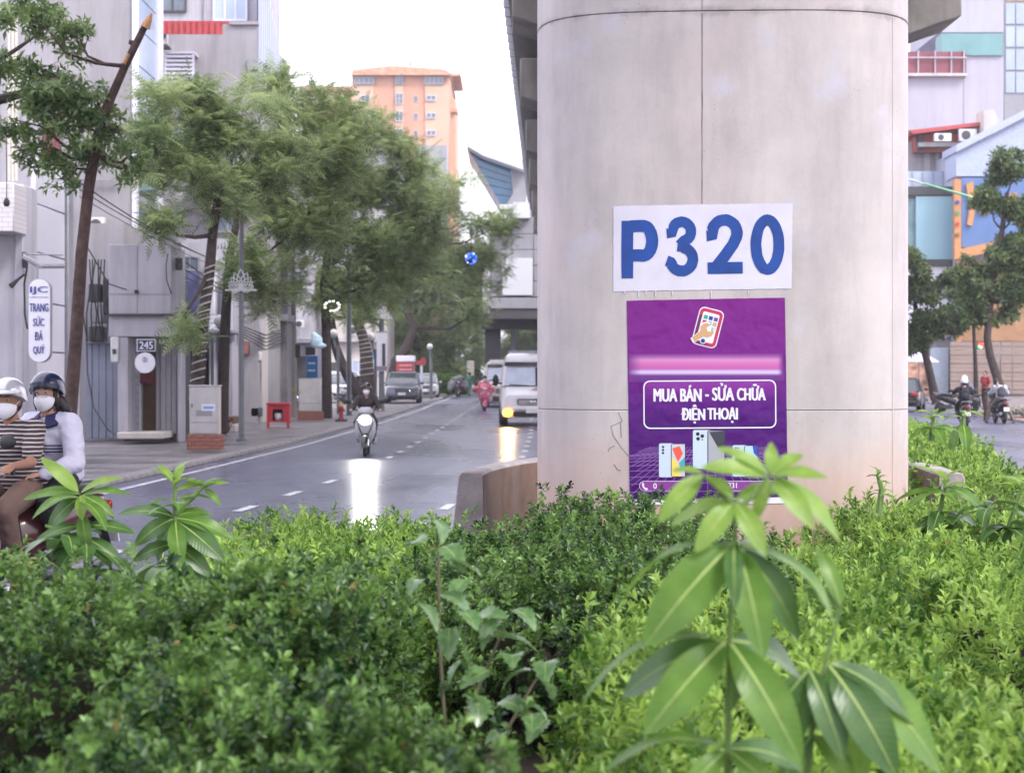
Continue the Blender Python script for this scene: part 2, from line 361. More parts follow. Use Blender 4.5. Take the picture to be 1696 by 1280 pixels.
# ================================================================== PIER
PCX, PCY, PA, PB, PN, PROT = 1.488, 13.08, 1.297, 1.08, 3.7, R(3.0)
def pier_ring(inset=0.0, n=160, seam=True):
    ths = list(np.linspace(0, 2 * math.pi, n, endpoint=False)); pts = []
    for t in ths:
        c, s = math.cos(t), math.sin(t)
        x = (PA - inset) * math.copysign(abs(c) ** (2 / PN), c); y = (PB - inset) * math.copysign(abs(s) ** (2 / PN), s)
        pts.append((PCX + x * math.cos(PROT) + y * math.sin(PROT), PCY - x * math.sin(PROT) + y * math.cos(PROT)))
    return pts
_pr = pier_ring(n=1440); _front = sorted([(x, y) for x, y in _pr if y < PCY - .1])
_fx = np.array([p[0] for p in _front]); _fy = np.array([p[1] for p in _front])
def pier_y(x): return float(np.interp(x, _fx, _fy))
def onpier(off):
    return lambda x, z: (x, pier_y(x) - off, z)
def PXZ(px, py):                                    # a photo pixel on the pier's front
    x = xat(px, 12.0)
    for _ in range(4): x = xat(px, pier_y(x))
    return x, zat(py, pier_y(x))
def concrete(name):
    m = bpy.data.materials.new(name); m.use_nodes = True; n, l = m.node_tree.nodes, m.node_tree.links; b = n['Principled BSDF']
    tc = n.new('ShaderNodeTexCoord'); b.inputs['Roughness'].default_value = .62; b.inputs['Specular IOR Level'].default_value = .35
    def noise(scale, detail, mapping=None, rough=.6):
        t = n.new('ShaderNodeTexNoise'); t.inputs['Scale'].default_value = scale; t.inputs['Detail'].default_value = detail; t.inputs['Roughness'].default_value = rough
        if mapping:
            mp = n.new('ShaderNodeMapping'); mp.inputs['Scale'].default_value = mapping; l.new(tc.outputs['Object'], mp.inputs[0]); l.new(mp.outputs[0], t.inputs['Vector'])
        else: l.new(tc.outputs['Object'], t.inputs['Vector'])
        return t
    def ramp(src, p0, p1, c0, c1):
        r = n.new('ShaderNodeValToRGB'); r.color_ramp.elements[0].position = p0; r.color_ramp.elements[1].position = p1; r.color_ramp.elements[0].color = (*c0, 1); r.color_ramp.elements[1].color = (*c1, 1)
        l.new(src, r.inputs[0]); return r.outputs[0]
    def mix(f, a, bb, mode='MIX', k=None):
        x = n.new('ShaderNodeMix'); x.data_type = 'RGBA'; x.blend_type = mode
        if k is not None: x.inputs[0].default_value = k
        else: l.new(f, x.inputs[0])
        l.new(a, x.inputs[6]); 
        if isinstance(bb, tuple): x.inputs[7].default_value = (*bb, 1)
        else: l.new(bb, x.inputs[7])
        return x.outputs[2]
    base = ramp(noise(1.3, 9, None, .7).outputs['Fac'], .32, .68, (.42, .385, .385), (.55, .505, .50))
    st = ramp(noise(1.5, 7, (2.4, 2.4, .32), .72).outputs['Fac'], .42, .7, (1, 1, 1), (.78, .76, .77))
    c = mix(None, base, st, 'MULTIPLY', .8)
    bl = ramp(noise(2.2, 3).outputs['Fac'], .62, .78, (0, 0, 0), (1, 1, 1))
    c = mix(bl, c, (.50, .48, .56))
    pk = ramp(noise(1.0, 4, (1, 1, .8)).outputs['Fac'], .55, .72, (0, 0, 0), (.7, .7, .7))
    c = mix(pk, c, (.56, .46, .455))
    vo = n.new('ShaderNodeTexVoronoi'); vo.inputs['Scale'].default_value = 17; l.new(tc.outputs['Object'], vo.inputs['Vector'])
    gate = noise(1.7, 2); gm = n.new('ShaderNodeMapRange'); gm.inputs[1].default_value = .38; gm.inputs[2].default_value = .75; gm.inputs[3].default_value = .0; gm.inputs[4].default_value = .085; l.new(gate.outputs['Fac'], gm.inputs[0])
    lt = n.new('ShaderNodeMath'); lt.operation = 'LESS_THAN'; l.new(vo.outputs['Distance'], lt.inputs[0]); l.new(gm.outputs[0], lt.inputs[1])
    c = mix(lt.outputs[0], c, (.17, .155, .16))
    # grime gathered along the upper casting joint
    sx = n.new('ShaderNodeSeparateXYZ'); l.new(tc.outputs['Object'], sx.inputs[0])
    jd = n.new('ShaderNodeMath'); jd.operation = 'SUBTRACT'; jd.inputs[1].default_value = 4.05; l.new(sx.outputs['Z'], jd.inputs[0]); ja = n.new('ShaderNodeMath'); ja.operation = 'ABSOLUTE'; l.new(jd.outputs[0], ja.inputs[0])
    jn = noise(3.2, 8, None, .75); jm = n.new('ShaderNodeMath'); jm.operation = 'MULTIPLY_ADD'; jm.inputs[1].default_value = -.28; l.new(jn.outputs['Fac'], jm.inputs[0]); l.new(ja.outputs[0], jm.inputs[2])
    jr = n.new('ShaderNodeMapRange'); jr.inputs[1].default_value = -.11; jr.inputs[2].default_value = -.17; jr.inputs[3].default_value = 0; jr.inputs[4].default_value = .7; l.new(jm.outputs[0], jr.inputs[0])
    c = mix(jr.outputs[0], c, (.20, .185, .19))
    # splashed red earth at the foot
    ns = noise(2.5, 5); ma = n.new('ShaderNodeMath'); ma.operation = 'MULTIPLY_ADD'; ma.inputs[1].default_value = -.7; l.new(ns.outputs['Fac'], ma.inputs[0]); l.new(sx.outputs['Z'], ma.inputs[2])
    mr = n.new('ShaderNodeMapRange'); mr.inputs[1].default_value = 1.0; mr.inputs[2].default_value = .15; mr.inputs[3].default_value = 0; mr.inputs[4].default_value = .75; l.new(ma.outputs[0], mr.inputs[0])
    c = mix(mr.outputs[0], c, (.50, .29, .205))
    l.new(c, b.inputs['Base Color'])
    h = noise(45, 5); bp = n.new('ShaderNodeBump'); bp.inputs['Strength'].default_value = .12; bp.inputs['Distance'].default_value = .01; l.new(h.outputs['Fac'], bp.inputs['Height']); l.new(bp.outputs[0], b.inputs['Normal'])
    return m
CONC = concrete('pier_concrete')
GROOVE = M('joint_grime', (.19, .17, .175), .9, var=.6, scale=3)
pier = empty('bridge_pier', (PCX, PCY, 0), label='massive rounded concrete viaduct pier marked P320', cat='pier')
def lift(z0, z1):                                   # one casting lift, with eased top and bottom edges
    rings = []
    for z, i in ((z0, .005), (z0 + .005, 0), (z1 - .005, 0), (z1, .005)):
        rings.append([(x, y, z) for x, y in pier_ring(i)])
    return MB().loft(rings).build('casting_lift', CONC, pier, smooth=25)
lift(.02, 1.4005); lift(1.4025, 4.045); lift(4.049, 8.3)
rings = [[(x, y, z) for x, y in pier_ring(.016)] for z in (.05, 8.2)]
MB().loft(rings).build('joint_filler', GROOVE, pier, smooth=60)
# formwork seam: a thin proud fin of grout, broken into lengths
x, _ = PXZ(1163, 300)
for z0, z1 in ((1.5, 2.1), (2.75, 4.03), (4.06, 6)):
    mb = MB(); N = 16; pts = [(x + random.uniform(-.0012, .0012), pier_y(x) - .0015, z0 + (z1 - z0) * k / N) for k in range(N + 1)]
    mb.tube(pts, [.0012 + random.uniform(0, .002) for _ in pts], 5); mb.build('formwork_seam', GROOVE, pier)
# corner fillet strips left by the formwork on the right-hand corner
for px in (1478,):
    x, _ = PXZ(px, 300)
    MB().tube([(x, pier_y(x) + .004, .1), (x, pier_y(x) + .006, 4.03)], .010, 6).build('form_strip', CONC, pier)
def wrap(bm, name, mat, parent, off, step=.04):     # lay a flat print on the curved face
    xs = [v.co.x for v in bm.verts]; x = min(xs) + step
    while x < max(xs):
        bmesh.ops.bisect_plane(bm, geom=bm.verts[:] + bm.edges[:] + bm.faces[:], plane_co=(x, 0, 0), plane_no=(1, 0, 0)); x += step
    for v in bm.verts: v.co = Vector((v.co.x, pier_y(v.co.x) - off, v.co.y))
    me = bpy.data.meshes.new(name); bm.to_mesh(me); bm.free(); me.materials.append(mat); o = link(bpy.data.objects.new(name, me)); setparent(o, parent, True); return o
for pts in ([(1024, 683), (1031, 697), (1012, 706), (1016, 722), (1027, 738), (1041, 755)], [(1007, 748), (1009, 742), (1018, 738)], [(1017, 768), (1023, 778), (1028, 779)], [(1028, 700), (1029, 725)]):
    q = [PXZ(*p) for p in pts]; MB().tube([(x, pier_y(x) - .0005, z) for x, z in q], .0022, 5).build('scratch_mark', GROOVE, pier)
# painted number panel
WPAINT = M('white_wall_paint', (.60, .58, .67), .6, var=.06, scale=5, bump=.06, bscale=80)
BPAINT = M('blue_wall_paint', (.008, .052, .26), .5, var=.25, scale=6)
def sheet(name, corners, off, mat, parent, nx=40, nz=2, jit=0, thick=.0):
    """panel on the pier: corners tl, tr, br, bl in photo pixels"""
    tl, tr, br, bl = [Vector(PXZ(*c)) for c in corners]; v = []; f = []
    for j in range(nz + 1):
        for i in range(nx + 1):
            u, w = i / nx, j / nz; p = (tl * (1 - u) + tr * u) * (1 - w) + (bl * (1 - u) + br * u) * w
            if jit and (i in (0, nx) or j in (0, nz)): p += Vector((random.uniform(-jit, jit), random.uniform(-jit, jit)))
            v.append((p.x, pier_y(p.x) - off, p.y))
    for j in range(nz):
        for i in range(nx):
            a = j * (nx + 1) + i; f.append((a, a + nx + 1, a + nx + 2, a + 1))
    return MB().add(v, f).build(name, mat, parent)
panel = sheet('number_panel', [(1016, 342), (1313, 337), (1311, 478), (1016, 483)], .003, WPAINT, pier, 70, 34, .0016)
for px, ln in ((1058, 10), (1070, 7), (1086, 9), (1114, 8), (1178, 12), (1035, 5), (1240, 5)):     # paint runs below the panel
    x, z = PXZ(px, 481.5); MB().cbox((x, pier_y(x) - .004, z - ln / 500), (.006, .002, ln / 250)).build('paint_run', WPAINT, panel)
def arcpts(cx, cy, rx, ry, a0, a1, n=18): return [(cx + rx * math.cos(R(a0 + (a1 - a0) * k / n)), cy - ry * math.sin(R(a0 + (a1 - a0) * k / n))) for k in range(n + 1)]
def brush(path, w, off, closed=False):               # one painted stroke, brush width w photo pixels
    n = len(path); L_, R_ = [], []
    for i, (x, y) in enumerate(path):
        if closed: a_, b_ = path[(i - 1) % n], path[(i + 1) % n]
        else: a_, b_ = path[max(i - 1, 0)], path[min(i + 1, n - 1)]
        dx, dy = b_[0] - a_[0], b_[1] - a_[1]; l_ = math.hypot(dx, dy); nx, ny = -dy / l_ * w / 2, dx / l_ * w / 2; j = lambda: random.uniform(-.35, .35)
        L_.append((x + nx + j(), y + ny + j())); R_.append((x - nx + j(), y - ny + j()))
    bm = bmesh.new(); vl = [bm.verts.new((*PXZ(*p), 0)) for p in L_]; vr = [bm.verts.new((*PXZ(*p), 0)) for p in R_]
    for i in range(n if closed else n - 1): k = (i + 1) % n; bm.faces.new((vl[i], vl[k], vr[k], vr[i]))
    return wrap(bm, 'painted_stroke', BPAINT, panel, off, .03)
brush([(1039, 461), (1039, 440), (1039, 410), (1039, 366)], 19.5, .0052)
brush([(1044, 375)] + [(1058, 374.5)] + arcpts(1066, 399, 14, 24.5, 90, -90) + [(1056, 423), (1044, 423.5)], 20, .0056)
brush([(1104, 386.5), (1113, 386)] + arcpts(1129, 383.5, 15.5, 16, 165, -75, 16)[1:] + [(1126, 406.5)], 17.5, .0052)
brush([(1122, 407.5), (1130, 408.5)] + arcpts(1129, 429.5, 18.5, 19.5, 82, -165, 20) + [(1104, 432)], 18, .0056)
brush([(1170, 390.5), (1180, 390)] + arcpts(1200, 386, 20.5, 21.5, 172, -20, 16)[1:] + [(1214, 405), (1200, 425), (1184, 445)], 19, .0052)
brush([(1172, 444.5), (1190, 444.2), (1230, 443.5)], 19, .0056)
brush(arcpts(1271, 405.5, 19, 41, 0, 360, 40)[:-1], 18, .0052, True)
# ------------------------------------------------------------------ poster
def gradmat(name, stops, z0, z1, rough=.3):
    m = bpy.data.materials.new(name); m.use_nodes = True; n, l = m.node_tree.nodes, m.node_tree.links; b = n['Principled BSDF']; b.inputs['Roughness'].default_value = rough; b.inputs['Specular IOR Level'].default_value = .25
    tc = n.new('ShaderNodeTexCoord'); sx = n.new('ShaderNodeSeparateXYZ'); l.new(tc.outputs['Object'], sx.inputs[0])
    mr = n.new('ShaderNodeMapRange'); mr.inputs[1].default_value = z0; mr.inputs[2].default_value = z1; l.new(sx.outputs['Z'], mr.inputs[0])
    cr = n.new('ShaderNodeValToRGB'); e = cr.color_ramp.elements
    while len(e) < len(stops): e.new(.5)
    for k, (p, c) in enumerate(stops): e[k].position = p; e[k].color = (*c, 1)
    l.new(mr.outputs[0], cr.inputs[0]); l.new(cr.outputs[0], b.inputs['Base Color'])
    no = n.new('ShaderNodeTexNoise'); no.inputs['Scale'].default_value = 7; l.new(tc.outputs['Object'], no.inputs['Vector'])
    bp = n.new('ShaderNodeBump'); bp.inputs['Strength'].default_value = .4; bp.inputs['Distance'].default_value = .03; l.new(no.outputs['Fac'], bp.inputs['Height']); l.new(bp.outputs[0], b.inputs['Normal'])
    MATS[name] = m; return m
zt = PXZ(1170, 495)[1]; zb = PXZ(1170, 831)[1]
poster = empty('poster', (PXZ(1170, 831)[0], pier_y(1.3), zb), label='purple phone repair poster pasted on the concrete pier', cat='poster')
PRINT = gradmat('poster_print', [(0, (.045, .003, .11)), (.45, (.075, .005, .16)), (.7, (.155, .008, .20)), (1, (.17, .010, .20))], zb, zt)
WHITE = M('print_white', (.74, .72, .80), .4, var=.03)
sheet('printed_sheet', [(1038, 498), (1300, 493), (1305, 831), (1043, 826)], .003, PRINT, poster, 40, 10, .0008)
sheet('bottom_margin', [(1045, 827.5), (1305, 823), (1306, 833), (1046, 836)], .0045, WHITE, poster, 30, 2)
def spots(mat, name, polys, off, parent=poster):   # flat printed shapes given in photo pixels
    bm = bmesh.new()
    for poly in polys: bm.faces.new([bm.verts.new((x, z, 0)) for x, z in [PXZ(*p) for p in poly]])
    return wrap(bm, name, mat, parent, off)
def rrect(cx, cy, w, h, r, rot=0, n=5):
    o = []
    for sx, sy, a0 in ((1, 1, 0), (-1, 1, 90), (-1, -1, 180), (1, -1, 270)):
        for k in range(n + 1):
            a = R(a0 + 90 * k / n); x = sx * (w / 2 - r) + r * math.cos(a); y = sy * (h / 2 - r) + r * math.sin(a); o.append((x, y))
    c, s = math.cos(R(rot)), math.sin(R(rot)); return [(cx + x * c - y * s, cy + x * s + y * c) for x, y in o]
def circ(cx, cy, r, n=14): return [(cx + r * math.cos(2 * math.pi * k / n), cy + r * math.sin(2 * math.pi * k / n)) for k in range(n)]
# logo: tilted telephone with coloured keys and a spanner
P = lambda n, c: M('print_' + n, c, .35, var=.04)
LR = 14.5
def lrot(u, v): c, s = math.cos(R(LR)), math.sin(R(LR)); return (1172.5 + u * c - v * s, 542.5 + u * s + v * c)
spots(WHITE, 'logo_outline', [rrect(1172.5, 542.5, 42, 64, 9, LR)], .0045)
spots(P('crimson', (.45, .03, .09)), 'logo_case', [rrect(1172.5, 542.5, 38.5, 60.5, 7.5, LR)], .006)
spots(P('maroon', (.12, .012, .10)), 'logo_case_shade', [[lrot(-19, -16), lrot(-13, -20), lrot(-13, 24), lrot(10, 29.5), lrot(-12, 29.5), lrot(-19, 22)]], .0067)
spots(WHITE, 'logo_screen', [rrect(1172.5, 542.5, 28, 49, 3, LR)], .0074)
keys = [('green', (.04, .33, .22)), ('navy', (.015, .05, .22)), ('violet', (.13, .06, .33)), ('red', (.45, .03, .07)), ('sky', (.15, .38, .75)), ('tan', (.55, .33, .16)), ('plum', (.18, .05, .2)), ('cyan', (.15, .5, .6))]
for k, (nm, c) in enumerate(keys):
    r_, c_ = divmod(k, 3); u, v = -8 + 8.6 * c_, -16 + 8.6 * r_
    if k == 7: u, v = 9.2, 1.2
    cx, cy = lrot(u, v); spots(P(nm, c), 'logo_key', [rrect(cx, cy, 6.6, 6.6, .6, LR, 2)], .0081)
span = [(1150, 566), (1146, 559), (1160, 548), (1160, 541), (1165, 536), (1172, 535), (1176, 538), (1170, 543), (1172, 549), (1178, 549), (1181, 544), (1182, 551), (1178, 557), (1171, 559), (1165, 557)]
spots(WHITE, 'spanner_outline', [[(1166 + (x - 1166) * 1.13, 551 + (y - 551) * 1.16) for x, y in span]], .0088)
spots(P('tan', (.55, .33, .16)), 'spanner', [span], .0095)
spots(WHITE, 'button_outline', [circ(1164, 564.5, 5)], .0088); spots(P('navy', (.015, .05, .22)), 'button', [circ(1164, 564.5, 3.6)], .0095)
# soft pale band (the shop's name is smudged out)
def bandmat():
    m = bpy.data.materials.new('smudged_band'); m.use_nodes = True; n, l = m.node_tree.nodes, m.node_tree.links; b = n['Principled BSDF']; b.inputs['Roughness'].default_value = .35
    tc = n.new('ShaderNodeTexCoord'); sx = n.new('ShaderNodeSeparateXYZ'); l.new(tc.outputs['Object'], sx.inputs[0])
    mr = n.new('ShaderNodeMapRange'); mr.inputs[1].default_value = PXZ(1170, 632)[1]; mr.inputs[2].default_value = PXZ(1170, 586)[1]; l.new(sx.outputs['Z'], mr.inputs[0])
    cr = n.new('ShaderNodeValToRGB'); e = cr.color_ramp.elements
    st = [(0, (.10, .006, .18)), (.22, (.13, .02, .22)), (.33, (.62, .5, .76)), (.38, (.55, .38, .68)), (.46, (.42, .10, .36)), (.62, (.55, .12, .36)), (.78, (.55, .22, .48)), (.9, (.30, .07, .30)), (1, (.155, .008, .20))]
    while len(e) < len(st): e.new(.5)
    for k, (p, c) in enumerate(st): e[k].position = p; e[k].color = (*c, 1)
    l.new(mr.outputs[0], cr.inputs[0])
    ml = n.new('ShaderNodeMapRange'); ml.inputs[1].default_value = PXZ(1040, 600)[0]; ml.inputs[2].default_value = PXZ(1062, 600)[0]; l.new(sx.outputs['X'], ml.inputs[0])
    m2 = n.new('ShaderNodeMapRange'); m2.inputs[1].default_value = PXZ(1296, 600)[0]; m2.inputs[2].default_value = PXZ(1288, 600)[0]; l.new(sx.outputs['X'], m2.inputs[0])
    mu = n.new('ShaderNodeMath'); mu.operation = 'MULTIPLY'; l.new(ml.outputs[0], mu.inputs[0]); l.new(m2.outputs[0], mu.inputs[1])
    mx = n.new('ShaderNodeMix'); mx.data_type = 'RGBA'; mx.inputs[6].default_value = (.145, .008, .195, 1); l.new(mu.outputs[0], mx.inputs[0]); l.new(cr.outputs[0], mx.inputs[7]); l.new(mx.outputs[2], b.inputs['Base Color'])
    return m
sheet('smudged_band', [(1041, 586.5), (1297, 585), (1298, 631), (1041, 633)], .0045, bandmat(), poster, 30, 2)
# lettering box
def frame(name, outer, inner, mat, off):
    a = [PXZ(*p) for p in outer]; b = [PXZ(*p) for p in inner]; n = len(a); bm = bmesh.new(); v = [bm.verts.new((x, z, 0)) for x, z in a + b]
    for k in range(n): bm.faces.new((v[k], v[(k + 1) % n], v[n + (k + 1) % n], v[n + k]))
    return wrap(bm, name, mat, poster, off)
GLOSS = gradmat('poster_box_print', [(0, (.05, .003, .13)), (.6, (.10, .006, .19)), (.85, (.19, .022, .26)), (1, (.23, .035, .30))], PXZ(1175, 708)[1], PXZ(1175, 630)[1])
sheet('lettering_box', [(1067, 633), (1283, 630), (1284, 706), (1069, 708)], .0052, GLOSS, poster, 30, 2)
frame('box_border', rrect(1175.5, 669.5, 220, 80, 11, -.4, 8), rrect(1175.5, 669.5, 216, 76, 9.5, -.4, 8), WHITE, .0066)
def ptext(s, x0, x1, y0, y1, bold=.03, sp=1.0, name='lettering', mat=WHITE, off=.0068):
    xa, _ = PXZ(x0, y0); xb, _ = PXZ(x1, y0); _, za = PXZ((x0 + x1) / 2, y1); _, zb_ = PXZ((x0 + x1) / 2, y0)
    return text_obj(s, xa, xb, za, zb_, mat, name, poster, onpier(off), bold=.008, spacing=sp, cut=.05, heavy=.0042 if bold > .035 else .0012)
ptext('MUA BÁN', 1083, 1161, 638, 665, .042); ptext('-', 1168, 1173.5, 653, 656.5, .02); ptext('SỬA', 1180, 1215, 634.5, 663.5, .042); ptext('CHỮA', 1221, 1267, 636, 663, .042)
ptext('ĐIỆN', 1129, 1167, 670, 701, .042); ptext('THOẠI', 1172, 1221, 674.5, 700, .042)
# printed perspective grid floor
GRID = P('grid', (.26, .13, .40)); mb = MB()
def pline(x0, y0, x1, y1, w=.5, N=10, off=.0048):
    for k in range(N):
        a, b = k / N, (k + 1) / N; p = [(x0 + (x1 - x0) * t, y0 + (y1 - y0) * t) for t in (a, b)]
        if not all(1041 < q[0] < 1303 and 735 < q[1] < 826 for q in p): continue
        dx, dy = x1 - x0, y1 - y0; L = math.hypot(dx, dy); nx, ny = -dy / L * w, dx / L * w
        q = [PXZ(p[0][0] + nx, p[0][1] + ny), PXZ(p[1][0] + nx, p[1][1] + ny), PXZ(p[1][0] - nx, p[1][1] - ny), PXZ(p[0][0] - nx, p[0][1] - ny)]
        mb.add([(x, pier_y(x) - off, z) for x, z in q], [(0, 1, 2, 3)])
for k in range(9): yy = 749 + 1.6 * k + 1.05 * k * k * .75; pline(1042, yy + 5 - k * .3, 1172, yy - 6 + k * .9, .45); pline(1172, yy - 6 + k * .9, 1303, yy + 4, .45)
for k in range(-17, 18): pline(1172 + k * 5.5, 740, 1172 + k * 21, 838, .42, 12)
mb.build('grid_lines', GRID, poster, smooth=0)
def phone(cx, cy, w, h, spr, scr, cams):
    spots(P('phone_silver', (.50, .60, .72)), 'phone_back', [rrect(cx - w * .23, cy, w * .62, h, 3)], .0056)
    spots(P('dark_frame', (.03, .03, .06)), 'phone_frame', [rrect(cx + w * .22, cy, w * .58, h * .99, 3)], .0062)
    for nm, c, poly in scr: spots(P(nm, c), 'phone_screen', [[(cx + w * (.22 + u * .52), cy + h * v) for u, v in poly]], .0068 if nm[-1] == '0' else .0073)
    for u, v, r in cams: spots(P('lens_black', (.015, .015, .03)), 'phone_lens', [circ(cx - w * .5 + u, cy - h * .5 + v, r, 10)], .0062)
FULL = [(-.5, -.475), (.5, -.475), (.5, .475), (-.5, .475)]
phone(1114, 762, 42, 56, 0, [('pale0', (.5, .52, .62), FULL), ('coral1', (.75, .10, .06), [(-.45, -.35), (.1, -.42), (.35, -.2), (0, .05), (-.2, -.1)]), ('lemon1', (.75, .6, .12), [(-.5, -.1), (0, .08), (.2, .475), (-.5, .475)]), ('teal1', (.06, .35, .42), [(.05, .08), (.5, -.1), (.5, .3), (.2, .3)])], [(5, 6, 2), (5, 11, 2), (5, 16, 2)])
phone(1175, 744, 51, 64, 0, [('grey0', (.35, .36, .40), FULL), ('dark1', (.04, .045, .06), [(-.45, -.45), (.5, -.475), (.5, .0), (.1, -.05)])], [(6, 6.5, 3.1), (13.5, 10, 3.1), (6.5, 14.5, 3.1), (13.5, 16, 1.2)])
phone(1235, 763, 41, 52, 0, [('ice0', (.42, .62, .80), FULL), ('cobalt1', (.03, .08, .5), [(-.3, .1), (.1, .2), (.5, .475), (-.2, .45)]), ('deep1', (.04, .07, .4), [(.1, -.475), (.5, -.475), (.5, -.1), (.2, -.25)])], [(4, 5, 1.6), (8, 5, 1.3)])
PILL = P('pill', (.22, .04, .27))
for cx, tx in ((1107, '0'), (1240, '231')):
    w = 97 if cx == 1107 else 100
    spots(WHITE, 'pill_border', [rrect(cx, 804.5, w, 16.5, 8.2)], .0056); spots(PILL, 'pill', [rrect(cx, 804.5, w - 1.6, 15, 7.4)], .0062)
ptext('0', 1082, 1087.5, 800, 809, .03, off=.0068); ptext('231', 1206, 1220, 799, 808, .03, off=.0068)
spots(WHITE, 'handset_icon', [[(1063, 800), (1065.5, 799), (1067, 803), (1066, 804.5), (1069, 808), (1070.5, 807), (1073, 809), (1072, 811.5), (1068, 811), (1064, 806)]], .0068)

# ================================================================== BARRIERS round the pier
BARR = M('barrier_concrete', (.36, .325, .325), .8, var=.3, scale=3.5, bump=.35, bscale=22, streak=.35)
BARRIN = M('barrier_earth_stained', (.12, .07, .048), .85, var=.5, scale=1.8, bump=.3, bscale=16, streak=.6)
def barrier(label, pts, side):
    root = empty('concrete_barrier', (*pts[0], .2), label=label, cat='barrier'); rings = []; H = .84
    P_ = [Vector((*p, 0)) for p in pts]
    for i, p in enumerate(P_):
        d = (P_[min(i + 1, len(P_) - 1)] - P_[max(i - 1, 0)]).normalized(); nrm = Vector((-d.y, d.x, 0)) * side      # towards the pier
        r = []
        for o_, z in ((-.17, .0), (-.15, .35), (-.10, H - .03), (-.075, H), (.085, H), (.11, H - .03), (.12, .3), (.12, 0)):
            q = p + nrm * o_; r.append((q.x, q.y, z))
        rings.append(r)
    o = MB().loft(rings).build('wall', [BARR, BARRIN], root, .008)
    for f in o.data.polygons:
        i = min(range(len(P_)), key=lambda k: (Vector((f.center.x, f.center.y, 0)) - P_[k]).length)
        d = (P_[min(i + 1, len(P_) - 1)] - P_[max(i - 1, 0)]).normalized(); nrm = Vector((-d.y, d.x, 0)) * side
        if f.normal.dot(nrm) > .6 and abs(f.normal.z) < .5: f.material_index = 1
arc = lambda x0, y0, pts: pts
barrier('curved concrete barrier wall beside the left of the pier, stained brown inside', [(-.345, 15.0), (-.29, 15.6), (-.17, 16.3), (.03, 17.1), (.32, 17.9), (.7, 18.6), (1.1, 19.2)], -1)
barrier('pale concrete barrier end rising from the hedge right of the pier', [(3.62, 14.9), (3.66, 15.4), (3.72, 16.0), (3.75, 16.6), (3.6, 17.4), (3.3, 18.2), (2.9, 18.9)], 1)
# ================================================================== VIADUCT
CAPC = M('cap_concrete', (.25, .23, .21), .85, var=.25, scale=1.2, streak=.7); VCONC = M('shaded_deck_concrete', (.11, .10, .098), .85, var=.22, scale=1.2, streak=.55, bump=.1)  # deck and girder concrete darker than the caps: soffit shade put into its colour
def vcx(y): return float(np.interp(y, [-60, 13, 30, 40, 110], [-7, 1.5, 3.7, 4.85, 6.3]))
via = empty('viaduct', (1.5, 13, 8.3), label='elevated concrete metro viaduct deck carried over the median', cat='viaduct')
DY = [-50, -30, -10, 0, 13, 22, 30, 36, 40, 51, 62.8, 73.5, 85, 96, 106]
sec = [(-4.55, 11.0), (-4.55, 12.6), (-4.75, 12.6), (-4.95, 12.3), (-5.05, 11.2), (-4.6, 10.75), (-3.4, 10.55), (3.4, 10.55), (4.6, 10.75), (5.05, 11.2), (4.95, 12.3), (4.75, 12.6), (4.55, 12.6), (4.55, 11.0)]
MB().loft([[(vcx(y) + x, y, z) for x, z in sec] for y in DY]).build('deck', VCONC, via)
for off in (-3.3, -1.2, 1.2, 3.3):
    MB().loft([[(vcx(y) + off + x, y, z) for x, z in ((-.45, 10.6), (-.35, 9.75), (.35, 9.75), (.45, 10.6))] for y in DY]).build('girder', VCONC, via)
STEEL = M('galvanised', (.42, .43, .46), .45, .7, var=.2)
for y in np.arange(20, 104, 1.1): pass
mb = MB(); mb.tube([(vcx(y) - 5.12, y, 12.1) for y in DY], .05, 6); mb.tube([(vcx(y) - 5.12, y, 11.6) for y in DY], .05, 6); mb.build('service_pipe', STEEL, via)
br = MB().cbox((0, 0, 0), (.22, .1, 1.0)).mesh('pipe_bracket', STEEL, .01)
for k, y in enumerate(np.arange(28, 100, 1.2)):
    o = link(bpy.data.objects.new('pipe_bracket', br)); o.location = (vcx(y) - 5.12, y, 11.8); setparent(o, via, True)
for y in (13.1, 40, 51, 62.8, 73.5, 85, 96):
    c = vcx(y); near = y < 20
    cap = MB().prism([(c - 4.85, 10.5), (c - 4.85, 9.45), (c - 4.4, 9.3), (c - 1.6, 8.3), (c + 1.6, 8.3), (c + 4.4, 9.3), (c + 4.85, 9.45), (c + 4.85, 10.5)], y - .95, y + .95).build('pier_cap', CAPC, via, .03)
    if not near:
        MB().loft([[(c - PCX + x, y - PCY + yy, z) for x, yy in pier_ring(.1, 48)] for z in (gz(y), 8.35)]).build('pier_shaft', CONC, via, smooth=60)
# ================================================================== STATION over the road
SY = 115
st = empty('metro_station', (5, SY, gz(SY)), label='grey elevated metro station with sloping blue glass hall', cat='station')
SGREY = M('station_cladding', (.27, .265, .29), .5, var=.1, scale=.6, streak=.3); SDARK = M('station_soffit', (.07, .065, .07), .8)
SWHITE = M('station_white', (.55, .55, .58), .5, var=.05); SGLASS = M('blue_glass', (.03, .13, .24), .12, var=.35, scale=.4, spec=.8)
def sbox(name, x0, x1, y0, y1, mat, Y0=SY, d=10, parent=st, bevel=.02):
    return MB().box(xat(x0, Y0), xat(x1, Y0), Y0, Y0 + d, zat(y1, Y0), zat(y0, Y0)).build(name, mat, parent, bevel)
for r_ in range(5):
    for c_ in range(7):                                 # cladding panels with open joints
        sbox('cladding_panel', 812 + c_ * 36, 847.3 + c_ * 36, 362 + r_ * 26, 387.3 + r_ * 26, SGREY, d=.3)
sbox('side_panel', 799, 811.5, 395, 496, SWHITE, SY - .1, .4)
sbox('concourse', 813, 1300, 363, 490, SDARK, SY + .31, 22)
sbox('edge_beam', 812, 1300, 493, 511, SGREY, SY - .6, 1.2); sbox('edge_trim', 799, 811.5, 497, 520, SGREY, SY - .6, 1.2)
